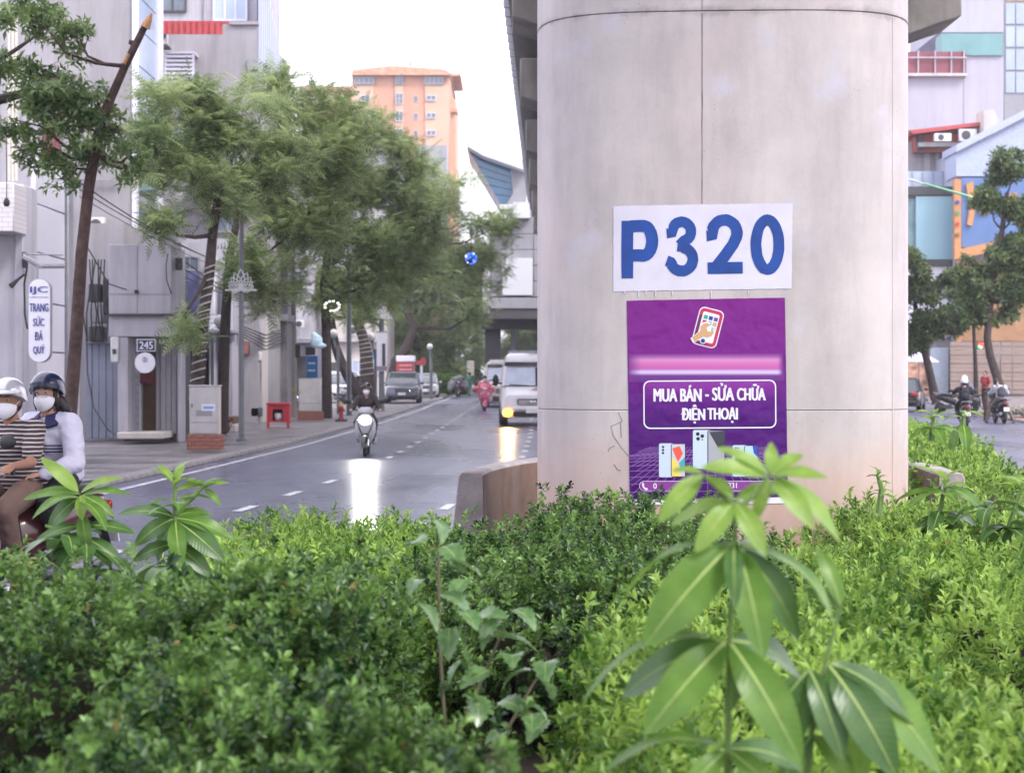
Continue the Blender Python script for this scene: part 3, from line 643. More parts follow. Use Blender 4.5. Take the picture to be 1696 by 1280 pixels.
sbox('soffit', 800, 1300, 511.5, 528, SDARK, SY - .5, 24); sbox('cross_beam', 796, 1300, 526, 545, SDARK, SY + 3, 2)
for px, w in ((816, 26), (826, 7), (850, 8)): MB().box(xat(px - w / 2, SY + 4), xat(px + w / 2, SY + 4), SY + 4 + px % 3, SY + 5.2 + px % 3, gz(SY), zat(530, SY)).build('column', SDARK if w > 9 else SGREY, st, .02)
sbox('notice_board', 832, 882, 428, 489, SWHITE, SY - .35, .3)
def sprism(name, poly, mat, Y0, d): return MB().prism([(xat(x, Y0), zat(y, Y0)) for x, y in poly], Y0, Y0 + d).build(name, mat, st)
for k in range(6):                                      # glass hall: strips of glazing between mullions
    u0, u1 = k / 6, (k + 1) / 6 - .012
    L = lambda u: (773 + (829 - 773) * u, 245 + (338 - 245) * u); Rr = lambda u: (867, 284 + (338 - 284) * u)
    sprism('glass_strip', [L(u0), Rr(u0), Rr(u1), L(u1)], SGLASS, SY + 3, 8)
sprism('hall_wall', [(845, 276), (872, 284), (872, 340), (838, 340), (850, 320)], SGREY, SY + 2.5, .4)
sprism('hall_roof', [(771, 231), (777, 229), (800, 237), (872, 268), (872, 283), (800, 258), (775, 243)], SWHITE, SY + 1, 12)
sprism('roof_plant', [(850, 335), (878, 335), (878, 361), (850, 361)], SWHITE, SY - 1, 2); sprism('roof_ledge', [(828, 338.5), (1000, 338.5), (1000, 346), (828, 346)], SWHITE, SY + 1, 3)
sprism('roof_plinth', [(838, 361.5), (1000, 361.5), (1000, 347), (838, 347)], SGREY, SY + 1, 9)
# ================================================================== VEGETATION
def unit(a): return a / np.maximum(np.linalg.norm(a, axis=-1, keepdims=True), 1e-9)
def rand_dirs(n): return unit(rng.normal(size=(n, 3)))
def leaf_quads(P, D, N, L, W, wide=.55, fold=.25, droop=.15):
    """folded two-quad leaves; P base, D axis, N upper side"""
    S = unit(np.cross(D, N)); N = unit(np.cross(S, D)); L = L[:, None]; W = W[:, None]
    b = P; m = P + D * L * .55 - N * L * .02; t = P + D * L - N * L * droop
    l = P + D * L * wide + S * W * .5 + N * W * fold; r = P + D * L * wide - S * W * .5 + N * W * fold
    V = np.stack([b, m, t, l, r], 1).reshape(-1, 3); k = np.arange(len(P))[:, None] * 5
    Fq = np.concatenate([k + np.array([[0, 1, 2, 3]]), k + np.array([[0, 4, 2, 1]])], 1).reshape(-1, 4)
    return V, Fq
def sprigs(P, A, k, slen, L, W, spread=(35, 75), **kw):
    """k leaves round each shoot axis A at P"""
    n = len(P); ref = rand_dirs(n); U = unit(np.cross(A, ref)); Wv = np.cross(A, U)
    j = np.tile(np.arange(k), n); i = np.repeat(np.arange(n), k)
    ang = j * 2.4 + np.repeat(rng.uniform(0, 6.28, n), k) + rng.normal(0, .25, n * k)
    h = (j + 1) / k; sp = np.radians(spread[1] + (spread[0] - spread[1]) * h + rng.normal(0, 9, n * k))
    out = U[i] * np.cos(ang)[:, None] + Wv[i] * np.sin(ang)[:, None]
    D = unit(A[i] * np.cos(sp)[:, None] + out * np.sin(sp)[:, None]); N = unit(A[i] - D * (A[i] * D).sum(1, keepdims=True) + rng.normal(0, .12, (n * k, 3)))
    base = P[i] + A[i] * (h * slen[i])[:, None]
    s = rng.uniform(.7, 1.2, n * k)
    V, Fq = leaf_quads(base, D, N, L * s, W * s, **kw); return V, Fq, np.repeat(np.clip(rng.normal(0, .28, n), -.5, .6), k * 5)
def lump(p, f, seed):
    q = p * f + seed
    return (np.sin(q[:, 0] * 1.0 + 1.3 * np.sin(q[:, 1] * .7)) * np.sin(q[:, 1] * 1.1 + seed) + np.sin(q[:, 0] * 2.3 + 1.7) * np.sin(q[:, 1] * 2.1 - .6 + q[:, 2] * 1.9) * .6) / 1.6
def hedge(label, boxes, nspr, k, slen, L, W, mat, core, amp=.07, seed=1.0, depth=.19, spread=(30, 75), cat='hedge', wide=.55, r=.2, name='hedge', up=.55, wild=.04, fine=.055):
    cx = np.mean([(b[0] + b[1]) / 2 for b in boxes]); cy = np.mean([(b[2] + b[3]) / 2 for b in boxes])
    root = empty(name, (cx, cy, .2), label=label, cat=cat, group=None)
    B = np.array(boxes); vol = (B[:, 1] - B[:, 0] + .4) * (B[:, 3] - B[:, 2] + .4)
    def sd(p):
        best = np.full(len(p), 9.0)
        for x0, x1, y0, y1, h in boxes:
            c = np.array([(x0 + x1) / 2, (y0 + y1) / 2, h / 2 - .5]); e = np.array([(x1 - x0) / 2 - r, (y1 - y0) / 2 - r, h / 2 + .5 - r])
            q = np.abs(p - c) - e; d = np.linalg.norm(np.maximum(q, 0), axis=1) + np.minimum(q.max(1), 0) - r
            best = np.minimum(best, d)
        return best + amp * lump(p, 3.3, seed) + amp * .5 * lump(p, 8, seed + 2) + fine * lump(p, 21, seed + 5)
    P = []; tot = 0
    while tot < nspr:
        bi = rng.choice(len(B), 40000, p=vol / vol.sum()); b = B[bi]
        p = np.stack([rng.uniform(b[:, 0] - .12, b[:, 1] + .12), rng.uniform(b[:, 2] - .12, b[:, 3] + .12), rng.uniform(.12, b[:, 4] + .15)], 1)
        s = sd(p); lim = np.where(rng.random(len(p)) < wild, .09, 0.0); p = p[(s < lim) & (s > -depth)]
        P.append(p); tot += len(p)
    P = np.concatenate(P)[:nspr]; e = .02
    G = np.stack([(sd(P + np.eye(3)[a] * e) - sd(P - np.eye(3)[a] * e)) / (2 * e) for a in range(3)], 1)
    A = unit(unit(G) * .8 + np.array([0, 0, up]) + rng.normal(0, .33, P.shape))
    V, Fq, tn = sprigs(P - A * slen * .6, A, k, np.full(len(P), slen) * rng.uniform(.7, 1.4, len(P)), L, W, spread, wide=wide)
    o = np_mesh('foliage', V, Fq, mat, root, tone=tn); o['kind'] = 'stuff'
    mb = MB()
    for x0, x1, y0, y1, h in boxes:
        x0, x1, y0, y1 = x0 + .22, x1 - .22, y0 + .22, y1 - .22; h -= .24
        n_ = 7; rings = []
        for z, ins in ((.15, .03), (h * .5, 0), (h - .08, .02), (h, .1)):
            ring = []
            for kx in range(28):
                t = 2 * math.pi * kx / 28; c, s_ = math.cos(t), math.sin(t); a, b_ = (x1 - x0) / 2 - ins, (y1 - y0) / 2 - ins
                ring.append(((x0 + x1) / 2 + a * math.copysign(abs(c) ** .4, c) + random.uniform(-.03, .03), (y0 + y1) / 2 + b_ * math.copysign(abs(s_) ** .4, s_) + random.uniform(-.03, .03), z + random.uniform(-.03, .03)))
            rings.append(ring)
        mb.loft(rings)
    mb.build('inner_twigs', core, root, kind='stuff')
    return root
DARK = leafmat('dark_leaf', (.008, .040, .010), (.165, .30, .070), .34, .26, .42, 3.4)
LIME = leafmat('lime_leaf', (.045, .135, .016), (.34, .51, .11), .42, .4, .4, 1.8)
MIDG = leafmat('mid_leaf', (.05, .13, .018), (.17, .30, .05), .38, .3, .45, 2.0)
TWIG = M('inner_twig', (.030, .030, .014), .95, var=.5, scale=9, bump=.8, bscale=30)
hedge('dark green clipped hedge filling the bottom left foreground', [(-2.6, -.42, 4.85, 6.35, .95), (-1.0, -.5, 4.3, 5.2, .90)], 8200, 11, .045, .031, .017, DARK, TWIG, .15, 1.0, wide=.62)
hedge('dark green bush at the bottom edge, in front of the clipped hedge', [(-.98, .02, 3.5, 4.5, .80)], 3400, 11, .045, .031, .017, DARK, TWIG, .15, 4.0, wide=.62)
hedge('yellow-green low hedge between the road and the dark bush left of the pier', [(-1.75, -.32, 7.0, 11.4, .70)], 7000, 7, .06, .046, .019, LIME, TWIG, .10, 2.2, spread=(25, 65))
hedge('dark green bush standing right in front of the pier foot', [(-.5, .35, 7.3, 10.4, .78), (.1, 1.2, 7.3, 11.3, .84), (-.2, .5, 6.7, 7.9, .74)], 8600, 11, .045, .031, .017, DARK, TWIG, .15, 7.7, wide=.62)
hedge('lime green hedge spreading right of the pier foot', [(1.1, 2.2, 8.0, 11.2, .60), (2.0, 4.0, 8.6, 12.4, .76), (1.75, 4.1, 6.6, 9.2, .72)], 13000, 7, .06, .048, .019, LIME, TWIG, .13, 5.1, spread=(25, 65))
hedge('bright lime hedge under the big-leaved sapling at the bottom edge', [(.22, 1.45, 4.1, 7.0, .73)], 5200, 7, .06, .046, .019, LIME, TWIG, .13, 9.3, spread=(25, 65))
h5 = [(interp(MEDR, y) - 1.9, interp(MEDR, y) - .45, y - 2.2, y + 2.2, .78) for y in range(18, 36, 3)]
hedge('far lime green hedge along the right road behind the pier', h5, 9000, 6, .08, .075, .032, LIME, TWIG, .08, 3.1, spread=(25, 65))
# ------------------------------------------------------------------ large single leaves
def big_leaf(name, mat, width=.30, droop=.35, fold=.10, serr=0, n=9, tip=.9, wave=.0):
    mb = MB(); v = []; f = []
    for i in range(n + 1):
        t = i / n; w = width * .5 * (math.sin(math.pi * min(1, t ** tip)) ** .75 if 0 < t < 1 else .02)
        if serr and 0 < i < n: w *= 1 + serr * (1 if i % 2 else -1)
        z = -droop * t * t + .06 * math.sin(t * 3); x = t * (1 - .25 * droop * t)
        v += [(x, -w, z + fold * w * 2 + wave * math.sin(t * 9)), (x, 0, z), (x, w, z + fold * w * 2 - wave * math.sin(t * 9 + 1))]
    for i in range(n): a = 3 * i; f += [(a, a + 1, a + 4, a + 3), (a + 1, a + 2, a + 5, a + 4)]
    # raised pale midrib
    k = len(v)
    for i in range(n + 1): x, y, z = v[3 * i + 1]; w = .012 * (1 - .8 * i / n); v += [(x, -w, z + .004), (x, w, z + .004)]
    mb.add(v, f); mb.m(1); mb.add(v[k:], [(2 * i, 2 * i + 1, 2 * i + 3, 2 * i + 2) for i in range(n)])
    mb.v = mb.v; me = bpy.data.meshes.new(name); me.from_pydata(mb.v, [], mb.f)
    for m_ in (mat, RIB): me.materials.append(m_)
    me.polygons.foreach_set('material_index', mb.mi); me.polygons.foreach_set('use_smooth', [True] * len(me.polygons)); me.update(); return me
RIB = M('leaf_rib', (.30, .40, .12), .5)
def veined(m):
    """side veins and blemishes on a single big leaf, in its own coordinates"""
    n, l = m.node_tree.nodes, m.node_tree.links; b = n['Principled BSDF']; src = b.inputs['Base Color'].links[0].from_socket
    tc = n.new('ShaderNodeTexCoord'); sx = n.new('ShaderNodeSeparateXYZ'); l.new(tc.outputs['Object'], sx.inputs[0]); ab = n.new('ShaderNodeMath'); ab.operation = 'ABSOLUTE'; l.new(sx.outputs['Y'], ab.inputs[0])
    k = n.new('ShaderNodeMath'); k.operation = 'MULTIPLY_ADD'; k.inputs[1].default_value = -.75; l.new(ab.outputs[0], k.inputs[0]); l.new(sx.outputs['X'], k.inputs[2]); q = n.new('ShaderNodeMath'); q.operation = 'MULTIPLY'; q.inputs[1].default_value = 105; l.new(k.outputs[0], q.inputs[0]); s_ = n.new('ShaderNodeMath'); s_.operation = 'SINE'; l.new(q.outputs[0], s_.inputs[0])
    mr = n.new('ShaderNodeMapRange'); mr.inputs[1].default_value = .6; mr.inputs[2].default_value = 1; mr.inputs[3].default_value = 0; mr.inputs[4].default_value = .06; l.new(s_.outputs[0], mr.inputs[0])
    mx = n.new('ShaderNodeMix'); mx.data_type = 'RGBA'; mx.inputs[7].default_value = (.42, .52, .22, 1); l.new(mr.outputs[0], mx.inputs[0]); l.new(src, mx.inputs[6])
    oi = n.new('ShaderNodeObjectInfo'); no = n.new('ShaderNodeTexNoise'); no.noise_dimensions = '4D'; no.inputs['Scale'].default_value = 7; no.inputs['Detail'].default_value = 5; l.new(tc.outputs['Object'], no.inputs['Vector']); ow = n.new('ShaderNodeMath'); ow.operation = 'MULTIPLY'; ow.inputs[1].default_value = 40; l.new(oi.outputs['Random'], ow.inputs[0]); l.new(ow.outputs[0], no.inputs['W'])
    m2 = n.new('ShaderNodeMapRange'); m2.inputs[1].default_value = .70; m2.inputs[2].default_value = .76; m2.inputs[4].default_value = .6; l.new(no.outputs['Fac'], m2.inputs[0]); mz = n.new('ShaderNodeMix'); mz.data_type = 'RGBA'; mz.inputs[7].default_value = (.16, .10, .04, 1); l.new(m2.outputs[0], mz.inputs[0]); l.new(mx.outputs[2], mz.inputs[6]); l.new(mz.outputs[2], b.inputs['Base Color'])
    bp = n.new('ShaderNodeBump'); bp.inputs['Strength'].default_value = .05; bp.inputs['Distance'].default_value = .005; l.new(s_.outputs[0], bp.inputs['Height']); l.new(bp.outputs[0], b.inputs['Normal'])
    return m
SAPN = veined(leafmat('sapling_young', (.15, .28, .045), (.27, .42, .085), .38, .45, .4, 3))
SAPO = veined(leafmat('sapling_old', (.065, .165, .025), (.16, .30, .055), .34, .45, .36, 3))
SAPD = veined(leafmat('sapling_dark', (.035, .10, .024), (.09, .185, .05), .30, .35, .42, 3))
SAPY = veined(leafmat('sapling_yellow', (.15, .19, .035), (.25, .27, .06), .35, .4, .45, 3))
LV = {k: [big_leaf('leaf', m_, .34, d, .10, wave=.006) for d in (.12, .28, .45)] for k, m_ in (('n', SAPN), ('o', SAPO), ('d', SAPD), ('y', SAPY))}
WEEDM = leafmat('weed_leaf', (.05, .13, .04), (.16, .27, .11), .25, .3, .55, 4)
LW = [big_leaf('leaf', WEEDM, .62, d, .12, serr=.16, n=12, tip=.72) for d in (.15, .4)]
STEM = M('green_stem', (.12, .20, .05), .5, var=.2); BSTEM = M('woody_stem', (.10, .09, .05), .7)
def put_leaf(me, parent, p, yaw, pitch, length, roll=0, wscale=1.0):
    o = link(bpy.data.objects.new('leaf', me)); o.parent = parent; pl = Vector(p) - Vector(parent.location); o.location = pl
    o.rotation_euler = Euler((roll, pitch, yaw), 'XYZ'); o.scale = (length, length * wscale, length); return o
def sapling(label, stems, whorls, Y, cat='plant'):
    """stems: lists of pixels; whorls: (px, py, n, len_m, pitch_deg, kind, yaw0)"""
    b = at(*stems[0][0], Y); root = empty('sapling', (b.x, b.y, b.z), label=label, cat=cat)
    for s in stems:
        pts = [at(px, py, Y + dy) for px, py, *d in s for dy in ([d[0]] if d else [0])]
        MB().tube(pts, [Y * 6.5 / F * (1 - .6 * i / (len(pts) - 1)) for i in range(len(pts))], 7).build('stem', STEM, root)
    for px, py, n, ln, pit, kd, y0 in whorls:
        p = at(px, py, Y)
        for i in range(n):
            a = y0 + 360 * i / n + random.uniform(-12, 12)
            me = random.choice(LV[kd][:2] if pit < 20 else LV[kd][1:])
            put_leaf(me, root, p + Vector((0, 0, random.uniform(-.01, .01) * Y / 4)), R(a), R(pit * .8 - 8 + random.uniform(-12, 12)), ln * random.uniform(.82, 1.12), R(random.uniform(-18, 18)))
    return root
def arc_leaf(name, mat, width, bow, n=12):
    mb = MB(); v = []; f = []
    for i in range(n + 1):
        t = i / n; w = width * .5 * (math.sin(math.pi * t ** .92) ** .72 if 0 < t < 1 else .015); z = bow * 4 * t * (1 - t) * (1 - .25 * t)
        for u in (-1, -.55, 0, .55, 1): v.append((t, u * w, z + .16 * abs(u) ** 1.3 * w + .010 * math.sin(t * 11 + u * 2) * abs(u)))
    for i in range(n):
        for j in range(4): a = 5 * i + j; f.append((a, a + 1, a + 6, a + 5))
    k = [(v[5 * i + 2][0], s_ * .011 * (1 - .85 * i / n), v[5 * i + 2][2] + .004) for i in range(n + 1) for s_ in (-1, 1)]
    mb.add(v, f); mb.m(1); mb.add(k, [(2 * i, 2 * i + 1, 2 * i + 3, 2 * i + 2) for i in range(n)])
    me = bpy.data.meshes.new(name); me.from_pydata(mb.v, [], mb.f)
    for m_ in (mat, RIB): me.materials.append(m_)
    me.polygons.foreach_set('material_index', mb.mi); me.polygons.foreach_set('use_smooth', [True] * len(me.polygons)); me.update(); return me
AL = {(k, w): arc_leaf('leaf', m_, .27 if w else .33, .20 if w else .12) for k, m_ in (('n', SAPN), ('o', SAPO), ('d', SAPD)) for w in (0, 1)}
def aimed(root, leaves, Y):
    """leaves: base pixel, tip pixel, tip depth offset, kind, facing (towards camera share), width scale"""
    for bx, by, tx, ty, dy, kd, face, ws in leaves:
        p0, p1 = at(bx, by, Y), at(tx, ty, Y + dy); X = (p1 - p0); L_ = X.length; X.normalize(); n0 = Vector((0, -face, 1)); Zv = (n0 - X * n0.dot(X)).normalized(); Yv = Zv.cross(X)
        o = link(bpy.data.objects.new('leaf', AL[(kd, 1 if abs(face) < .5 else 0)])); o.parent = root; o.matrix_basis = Matrix.Translation(p0 - Vector(root.location)) @ Matrix((X, Yv, Zv)).transposed().to_4x4() @ Matrix.Diagonal((L_, L_ * ws, L_, 1))
hero = sapling('tall big-leaved sapling nearest the camera, in front of the purple poster', [[(1204, 1330), (1206, 1180), (1209, 1040), (1217, 900), (1217, 825)], [(1217, 850), (1248, 820), (1274, 786)], [(1217, 840), (1190, 810), (1165, 786)]], [], 3.5)
aimed(hero, [(1212, 902, 1066, 1072, -.05, 'o', 1.6, 1.15), (1222, 908, 1264, 1092, -.09, 'o', 2.2, 1.0), (1226, 908, 1322, 1060, .05, 'd', 1.2, .95), (1228, 900, 1392, 1092, .06, 'o', .35, .8), (1210, 896, 1008, 1052, .08, 'o', .1, .7), (1214, 900, 1150, 1000, .14, 'd', 1, 1), (1222, 900, 1290, 985, .16, 'd', .8, 1), (1216, 900, 1218, 1010, -.1, 'd', -.3, .9),
    (1202, 1062, 1066, 1218, -.06, 'o', 1.7, 1.1), (1208, 1062, 1328, 1268, -.07, 'o', 1.9, 1.0), (1200, 1058, 962, 1168, .02, 'o', .1, .8), (1202, 1066, 1030, 1155, .1, 'd', 1.0, 1.0), (1208, 1062, 1205, 1185, .12, 'd', .8, 1), (1210, 1060, 1330, 1130, .14, 'd', .9, 1), (1206, 1066, 1278, 1180, .1, 'd', 1.2, 1),
    (1202, 1240, 995, 1282, 0, 'o', .2, .8), (1202, 1242, 1120, 1330, -.05, 'o', 1.5, 1), (1206, 1242, 1300, 1330, -.05, 'o', 1.4, 1), (1204, 1240, 1330, 1275, .08, 'd', .8, 1),
    (1214, 832, 1152, 915, -.04, 'n', 1.8, 1.15), (1218, 832, 1268, 920, -.05, 'n', 2.0, 1.1), (1212, 830, 1110, 872, .05, 'n', .8, .9), (1218, 828, 1300, 812, .06, 'n', .8, 1), (1216, 828, 1252, 905, .05, 'n', 1, 1), (1214, 830, 1190, 790, .04, 'n', 1, .8),
    (1276, 786, 1277, 732, .02, 'n', 1.4, 1.25), (1278, 788, 1372, 792, -.03, 'n', .9, .9), (1280, 792, 1348, 876, -.05, 'n', 1.6, 1.05), (1280, 792, 1392, 902, .02, 'n', .6, .9), (1272, 786, 1186, 742, -.01, 'n', .8, .85), (1270, 788, 1160, 775, -.04, 'n', 1.3, .9), (1276, 792, 1250, 862, .02, 'n', 1, 1), (1278, 786, 1330, 752, .05, 'n', .9, 1),
    (1164, 786, 1090, 866, -.03, 'n', 1.6, 1.0), (1166, 788, 1215, 826, -.02, 'n', 1.2, .9), (1164, 784, 1112, 780, .03, 'n', .9, .9)], 3.5)
sap2 = sapling('darker drooping sapling leaning right of the tall sapling', [[(1335, 1330), (1345, 1200), (1372, 1080), (1394, 1000)]], [], 3.75)
aimed(sap2, [(1338, 1110, 1268, 1202, 0, 'd', 1.5, 1.1), (1340, 1108, 1398, 1262, -.06, 'd', 1.6, 1.0), (1342, 1106, 1300, 1250, .06, 'd', 1, 1), (1372, 1100, 1486, 1290, -.05, 'd', 1.8, 1.1), (1374, 1098, 1512, 1200, .03, 'd', .7, .9), (1372, 1102, 1430, 1300, .05, 'o', 1, 1), (1376, 1100, 1560, 1285, .08, 'o', .9, 1), (1392, 1004, 1352, 905, .05, 'o', .9, .9), (1392, 1006, 1330, 975, .04, 'd', 1, 1), (1346, 1215, 1290, 1300, 0, 'd', 1.2, 1), (1346, 1215, 1420, 1310, 0, 'o', 1.2, 1)], 3.75)
sapA = sapling('leafy sapling standing up from the left hedge against the road', [[(288, 1000), (292, 900), (290, 850), (289, 790)], [(291, 850), (320, 822), (337, 805)]],
        [(289, 800, 3, .13, -48, 'n', 60), (290, 832, 5, .16, 0, 'o', 10), (337, 806, 5, .13, -10, 'o', 40), (289, 935, 7, .27, 20, 'd', 45), (270, 960, 6, .25, 15, 'd', 10)], 7.4)
aimed(sapA, [(290, 800, 262, 770, .02, 'n', 1.4, 1), (291, 800, 306, 770, -.02, 'n', 1.6, 1), (292, 812, 340, 802, .02, 'n', .9, .9), (338, 806, 380, 800, .02, 'n', .7, .8), (338, 808, 366, 838, 0, 'o', 1, .9),
    (290, 858, 222, 905, -.05, 'd', 1.3, 1.2), (291, 862, 300, 940, -.12, 'o', 2.0, 1.05), (292, 858, 388, 895, .02, 'o', .9, .85), (292, 862, 372, 930, -.04, 'd', 1.5, 1.1), (290, 856, 196, 852, .06, 'd', .8, .9), (292, 854, 352, 852, .1, 'o', 1, 1), (290, 862, 262, 930, .08, 'd', 1, 1), (291, 900, 220, 930, 0, 'd', 1.2, 1.1), (291, 902, 352, 958, -.02, 'd', 1.2, 1.1), (290, 905, 300, 975, -.05, 'd', 1.8, 1.1), (290, 900, 382, 925, .1, 'd', .9, 1)], 7.4)
sapB = sapling('leafy sapling with one long upright leaf, in front of the striped rider', [[(150, 1000), (140, 900), (133, 820)], [(140, 900), (100, 880), (75, 870)]],
        [(133, 830, 4, .2, 20, 'o', 50), (110, 885, 6, .24, 15, 'd', 0), (140, 905, 7, .26, 20, 'd', 30), (150, 950, 6, .25, 15, 'd', 10)], 7.2)
aimed(sapB, [(130, 815, 67, 758, -.03, 'n', 1.5, .9), (134, 816, 205, 792, .05, 'n', .6, .8), (132, 818, 38, 828, 0, 'o', .8, .8), (134, 820, 136, 862, -.06, 'n', 2, 1.2), (136, 820, 190, 856, .0, 'o', 1.2, 1), (136, 820, 222, 822, .08, 'o', .5, .8), (132, 824, 80, 880, .04, 'd', 1.3, 1.2), (136, 850, 146, 915, -.05, 'o', 1.8, 1.1), (136, 870, 55, 902, -.02, 'd', .8, .9), (138, 872, 228, 885, .02, 'd', .8, .9), (138, 880, 84, 930, -.04, 'd', 1.2, 1.0), (140, 890, 205, 935, .0, 'd', 1.2, 1)], 7.2)
sapling('yellowish young sapling at the left picture edge', [[(48, 1040), (42, 970), (36, 925)]],
        [(36, 928, 6, .17, 5, 'y', 10), (38, 945, 5, .17, 35, 'y', 50), (44, 985, 5, .19, 20, 'd', 20), (75, 975, 5, .2, 10, 'd', 80)], 6.6)
sapling('dark leafy sapling right of the pier beside the pale barrier end', [[(1548, 910), (1556, 850), (1566, 800)]],
        [(1566, 800, 5, .19, -20, 'n', 10), (1562, 812, 6, .27, 18, 'o', 30), (1556, 850, 7, .27, 22, 'd', 0), (1552, 875, 5, .25, 20, 'd', 45)], 10.2)
sapling('dark leafy sapling at the right picture edge', [[(1655, 930), (1672, 870), (1694, 800)], [(1628, 900), (1636, 850), (1640, 835)]],
        [(1694, 803, 6, .25, -5, 'n', 30), (1640, 838, 6, .26, 15, 'd', 10), (1672, 868, 6, .25, 25, 'd', 40), (1690, 880, 5, .25, 20, 'd', 0)], 9.8)
sapling('small sapling sprouting from the far lime hedge', [[(1543, 730), (1545, 705), (1546, 690)]], [(1546, 690, 5, .26, -5, 'n', 0), (1545, 706, 6, .36, 18, 'o', 30)], 19)
sapling('slender sapling in front of the bare-armed rider on the right', [[(1594, 735), (1595, 705), (1596, 683)]], [(1596, 684, 4, .26, 0, 'n', 0), (1595, 702, 5, .42, 62, 'o', 60)], 20.5)
sapling('thin feathery shoot at the right corner of the pier foot', [[(1456, 850), (1460, 810), (1453, 785)]], [(1453, 786, 5, .07, -25, 'o', 0), (1457, 797, 5, .08, 0, 'o', 40), (1460, 815, 6, .09, 5, 'o', 20)], 10.8)
# broad-leaved weed in the middle
wroot = empty('weed', at(760, 1230, 5.1), label='tangled weed with broad toothed leaves between the dark bushes', cat='weed')
for s in ([(740, 1250), (727, 1050), (726, 900), (722, 850)], [(745, 1250), (800, 1120), (835, 1040)], [(800, 1270), (850, 1190), (890, 1120), (905, 1090)]):
    MB().tube([at(px, py, 5.15 + .12 * math.sin(i)) for i, (px, py) in enumerate(s)], [.006, .005, .004, .002][:len(s)], 6).build('stem', BSTEM, wroot)
for px, py in [(722, 860), (735, 905), (705, 900), (745, 940), (770, 960), (700, 960), (730, 985), (690, 1000), (765, 1010), (790, 1020), (745, 1040), (828, 1025), (850, 1010), (800, 1060), (835, 1055), (770, 1090), (810, 1110), (850, 1085), (880, 1110), (895, 1125), (905, 1095), (860, 1160), (830, 1160), (880, 1180), (905, 1190), (790, 1150), (760, 1130), (840, 1210)]:
    put_leaf(random.choice(LW), wroot, at(px, py, 5.1 + random.uniform(-.12, .12)), R(random.choice([0, 180, 270]) + random.uniform(-60, 60)), R(random.uniform(-15, 40)), random.uniform(.085, .125), R(random.uniform(-25, 25)))
# thin leafy shoots standing above the hedge tops
for lab, px, py, Y, n in (('pair of pale leafy shoots above the yellow-green hedge, left one', 574, 868, 10.8, 9), ('pair of pale leafy shoots above the yellow-green hedge, right one', 641, 862, 10.8, 9), ('short leafy shoot beside the barrier end', 738, 880, 10.8, 8), ('leafy shoot sticking up in front of the lower left poster corner', 1018, 838, 10.4, 10), ('small bright seedling at the bottom edge left of the tall sapling', 992, 1272, 4.3, 7), ('slim shoot rising at the right end of the yellow-green hedge', 500, 895, 10.6, 8)):
    p0 = at(px, py + 46, Y); p1 = at(px, py - 22, Y); r_ = empty('shoot', p0, label=lab, cat='plant')
    MB().tube([p0, (p0 + p1) / 2, p1], [.006, .005, .002], 6).build('stem', STEM, r_)
    for i in range(n * 2):
        t = i / (n * 2); put_leaf(LV['n' if t > .6 else 'o'][i % 2], r_, p0.lerp(p1, .35 + .65 * t), i * 2.4, R(-30 * t - 5 + random.uniform(-15, 15)), .075 * Y / 10.5 * (1.15 - .4 * t) * (.8 if Y < 5 else 1))
# ================================================================== TREES
CORD = M('pale_cord', (.42, .40, .36), .7); BARK = M('dark_bark', (.050, .038, .036), .9, var=.45, scale=7, bump=.7, bscale=25); BARK2 = M('brown_bark', (.070, .043, .036), .9, var=.55, scale=8, bump=.6, bscale=30)
RAWWOOD = M('raw_wood', (.50, .27, .13), .8, var=.25, scale=20)
FERN = leafmat('feathery_leaf', (.085, .14, .06), (.32, .39, .175), .5, .5, .3, .55)
FERN2 = leafmat('feathery_leaf_far', (.09, .135, .065), (.24, .30, .14), .55, .4, .3, .5)
BROAD = leafmat('broad_leaf', (.045, .095, .03), (.19, .28, .09), .4, .35, .4, .9)
DBROAD = leafmat('broad_leaf_dark', (.03, .068, .026), (.14, .20, .065), .4, .35, .4, .8)
def fronds(P, D, N, L, pairs=7, wid=.26):
    """pinnate fronds: thin leaflets in pairs along a drooping rib"""
    n = len(P); S = unit(np.cross(D, N)); N = unit(np.cross(S, D)); Vs = []
    for i in range(pairs):
        t = (i + .6) / pairs; w = wid * math.sin(math.pi * (t * .78 + .2)); c = P + D * (L * t)[:, None] - N * (L * .28 * t * t)[:, None]; hw = .030
        for sg in (-1, 1):
            d = S * sg * .9 + D * .42; e = c + d * (L * w)[:, None] - N * (L * w * .3)[:, None]; k = D * (L * hw)[:, None]
            Vs.append(np.stack([c - k, c + k, e + k * .7, e - k * .7], 1))
    V = np.stack(Vs, 1).reshape(-1, 3); return V, np.arange(len(V)).reshape(-1, 4)
def in_clumps(clumps, n, Y, dscale=1.0):
    """points in ragged flattened clumps given in pixels"""
    w = np.array([c[2] * c[3] for c in clumps], float); idx = rng.choice(len(clumps), n, p=w / w.sum()); C = np.array([list(c) + [0] * (5 - len(c)) for c in clumps], float)[idx]
    d = rand_dirs(n) * (rng.random(n) ** .42)[:, None]; yy = Y + C[:, 4] + d[:, 1] * C[:, 2] / F * Y * dscale
    px = C[:, 0] + d[:, 0] * C[:, 2]; py = C[:, 1] + d[:, 2] * -C[:, 3]
    return np.stack([(px - CX) / F * Y, yy, CH + (HY - py) / F * Y], 1), d
def subclumps(clumps, k, s=.42):
    out = []
    for c in clumps:
        c = list(c) + [0] * (5 - len(c))
        for _ in range(k):
            a = random.uniform(0, 6.28); r_ = random.random() ** .6
            out.append((c[0] + c[2] * r_ * .8 * math.cos(a), c[1] + c[3] * r_ * .85 * math.sin(a), c[2] * s * random.uniform(.6, 1.15), c[3] * s * random.uniform(.4, .8), c[4] + random.uniform(-.6, .6) * c[2] / F * 50))
    return out
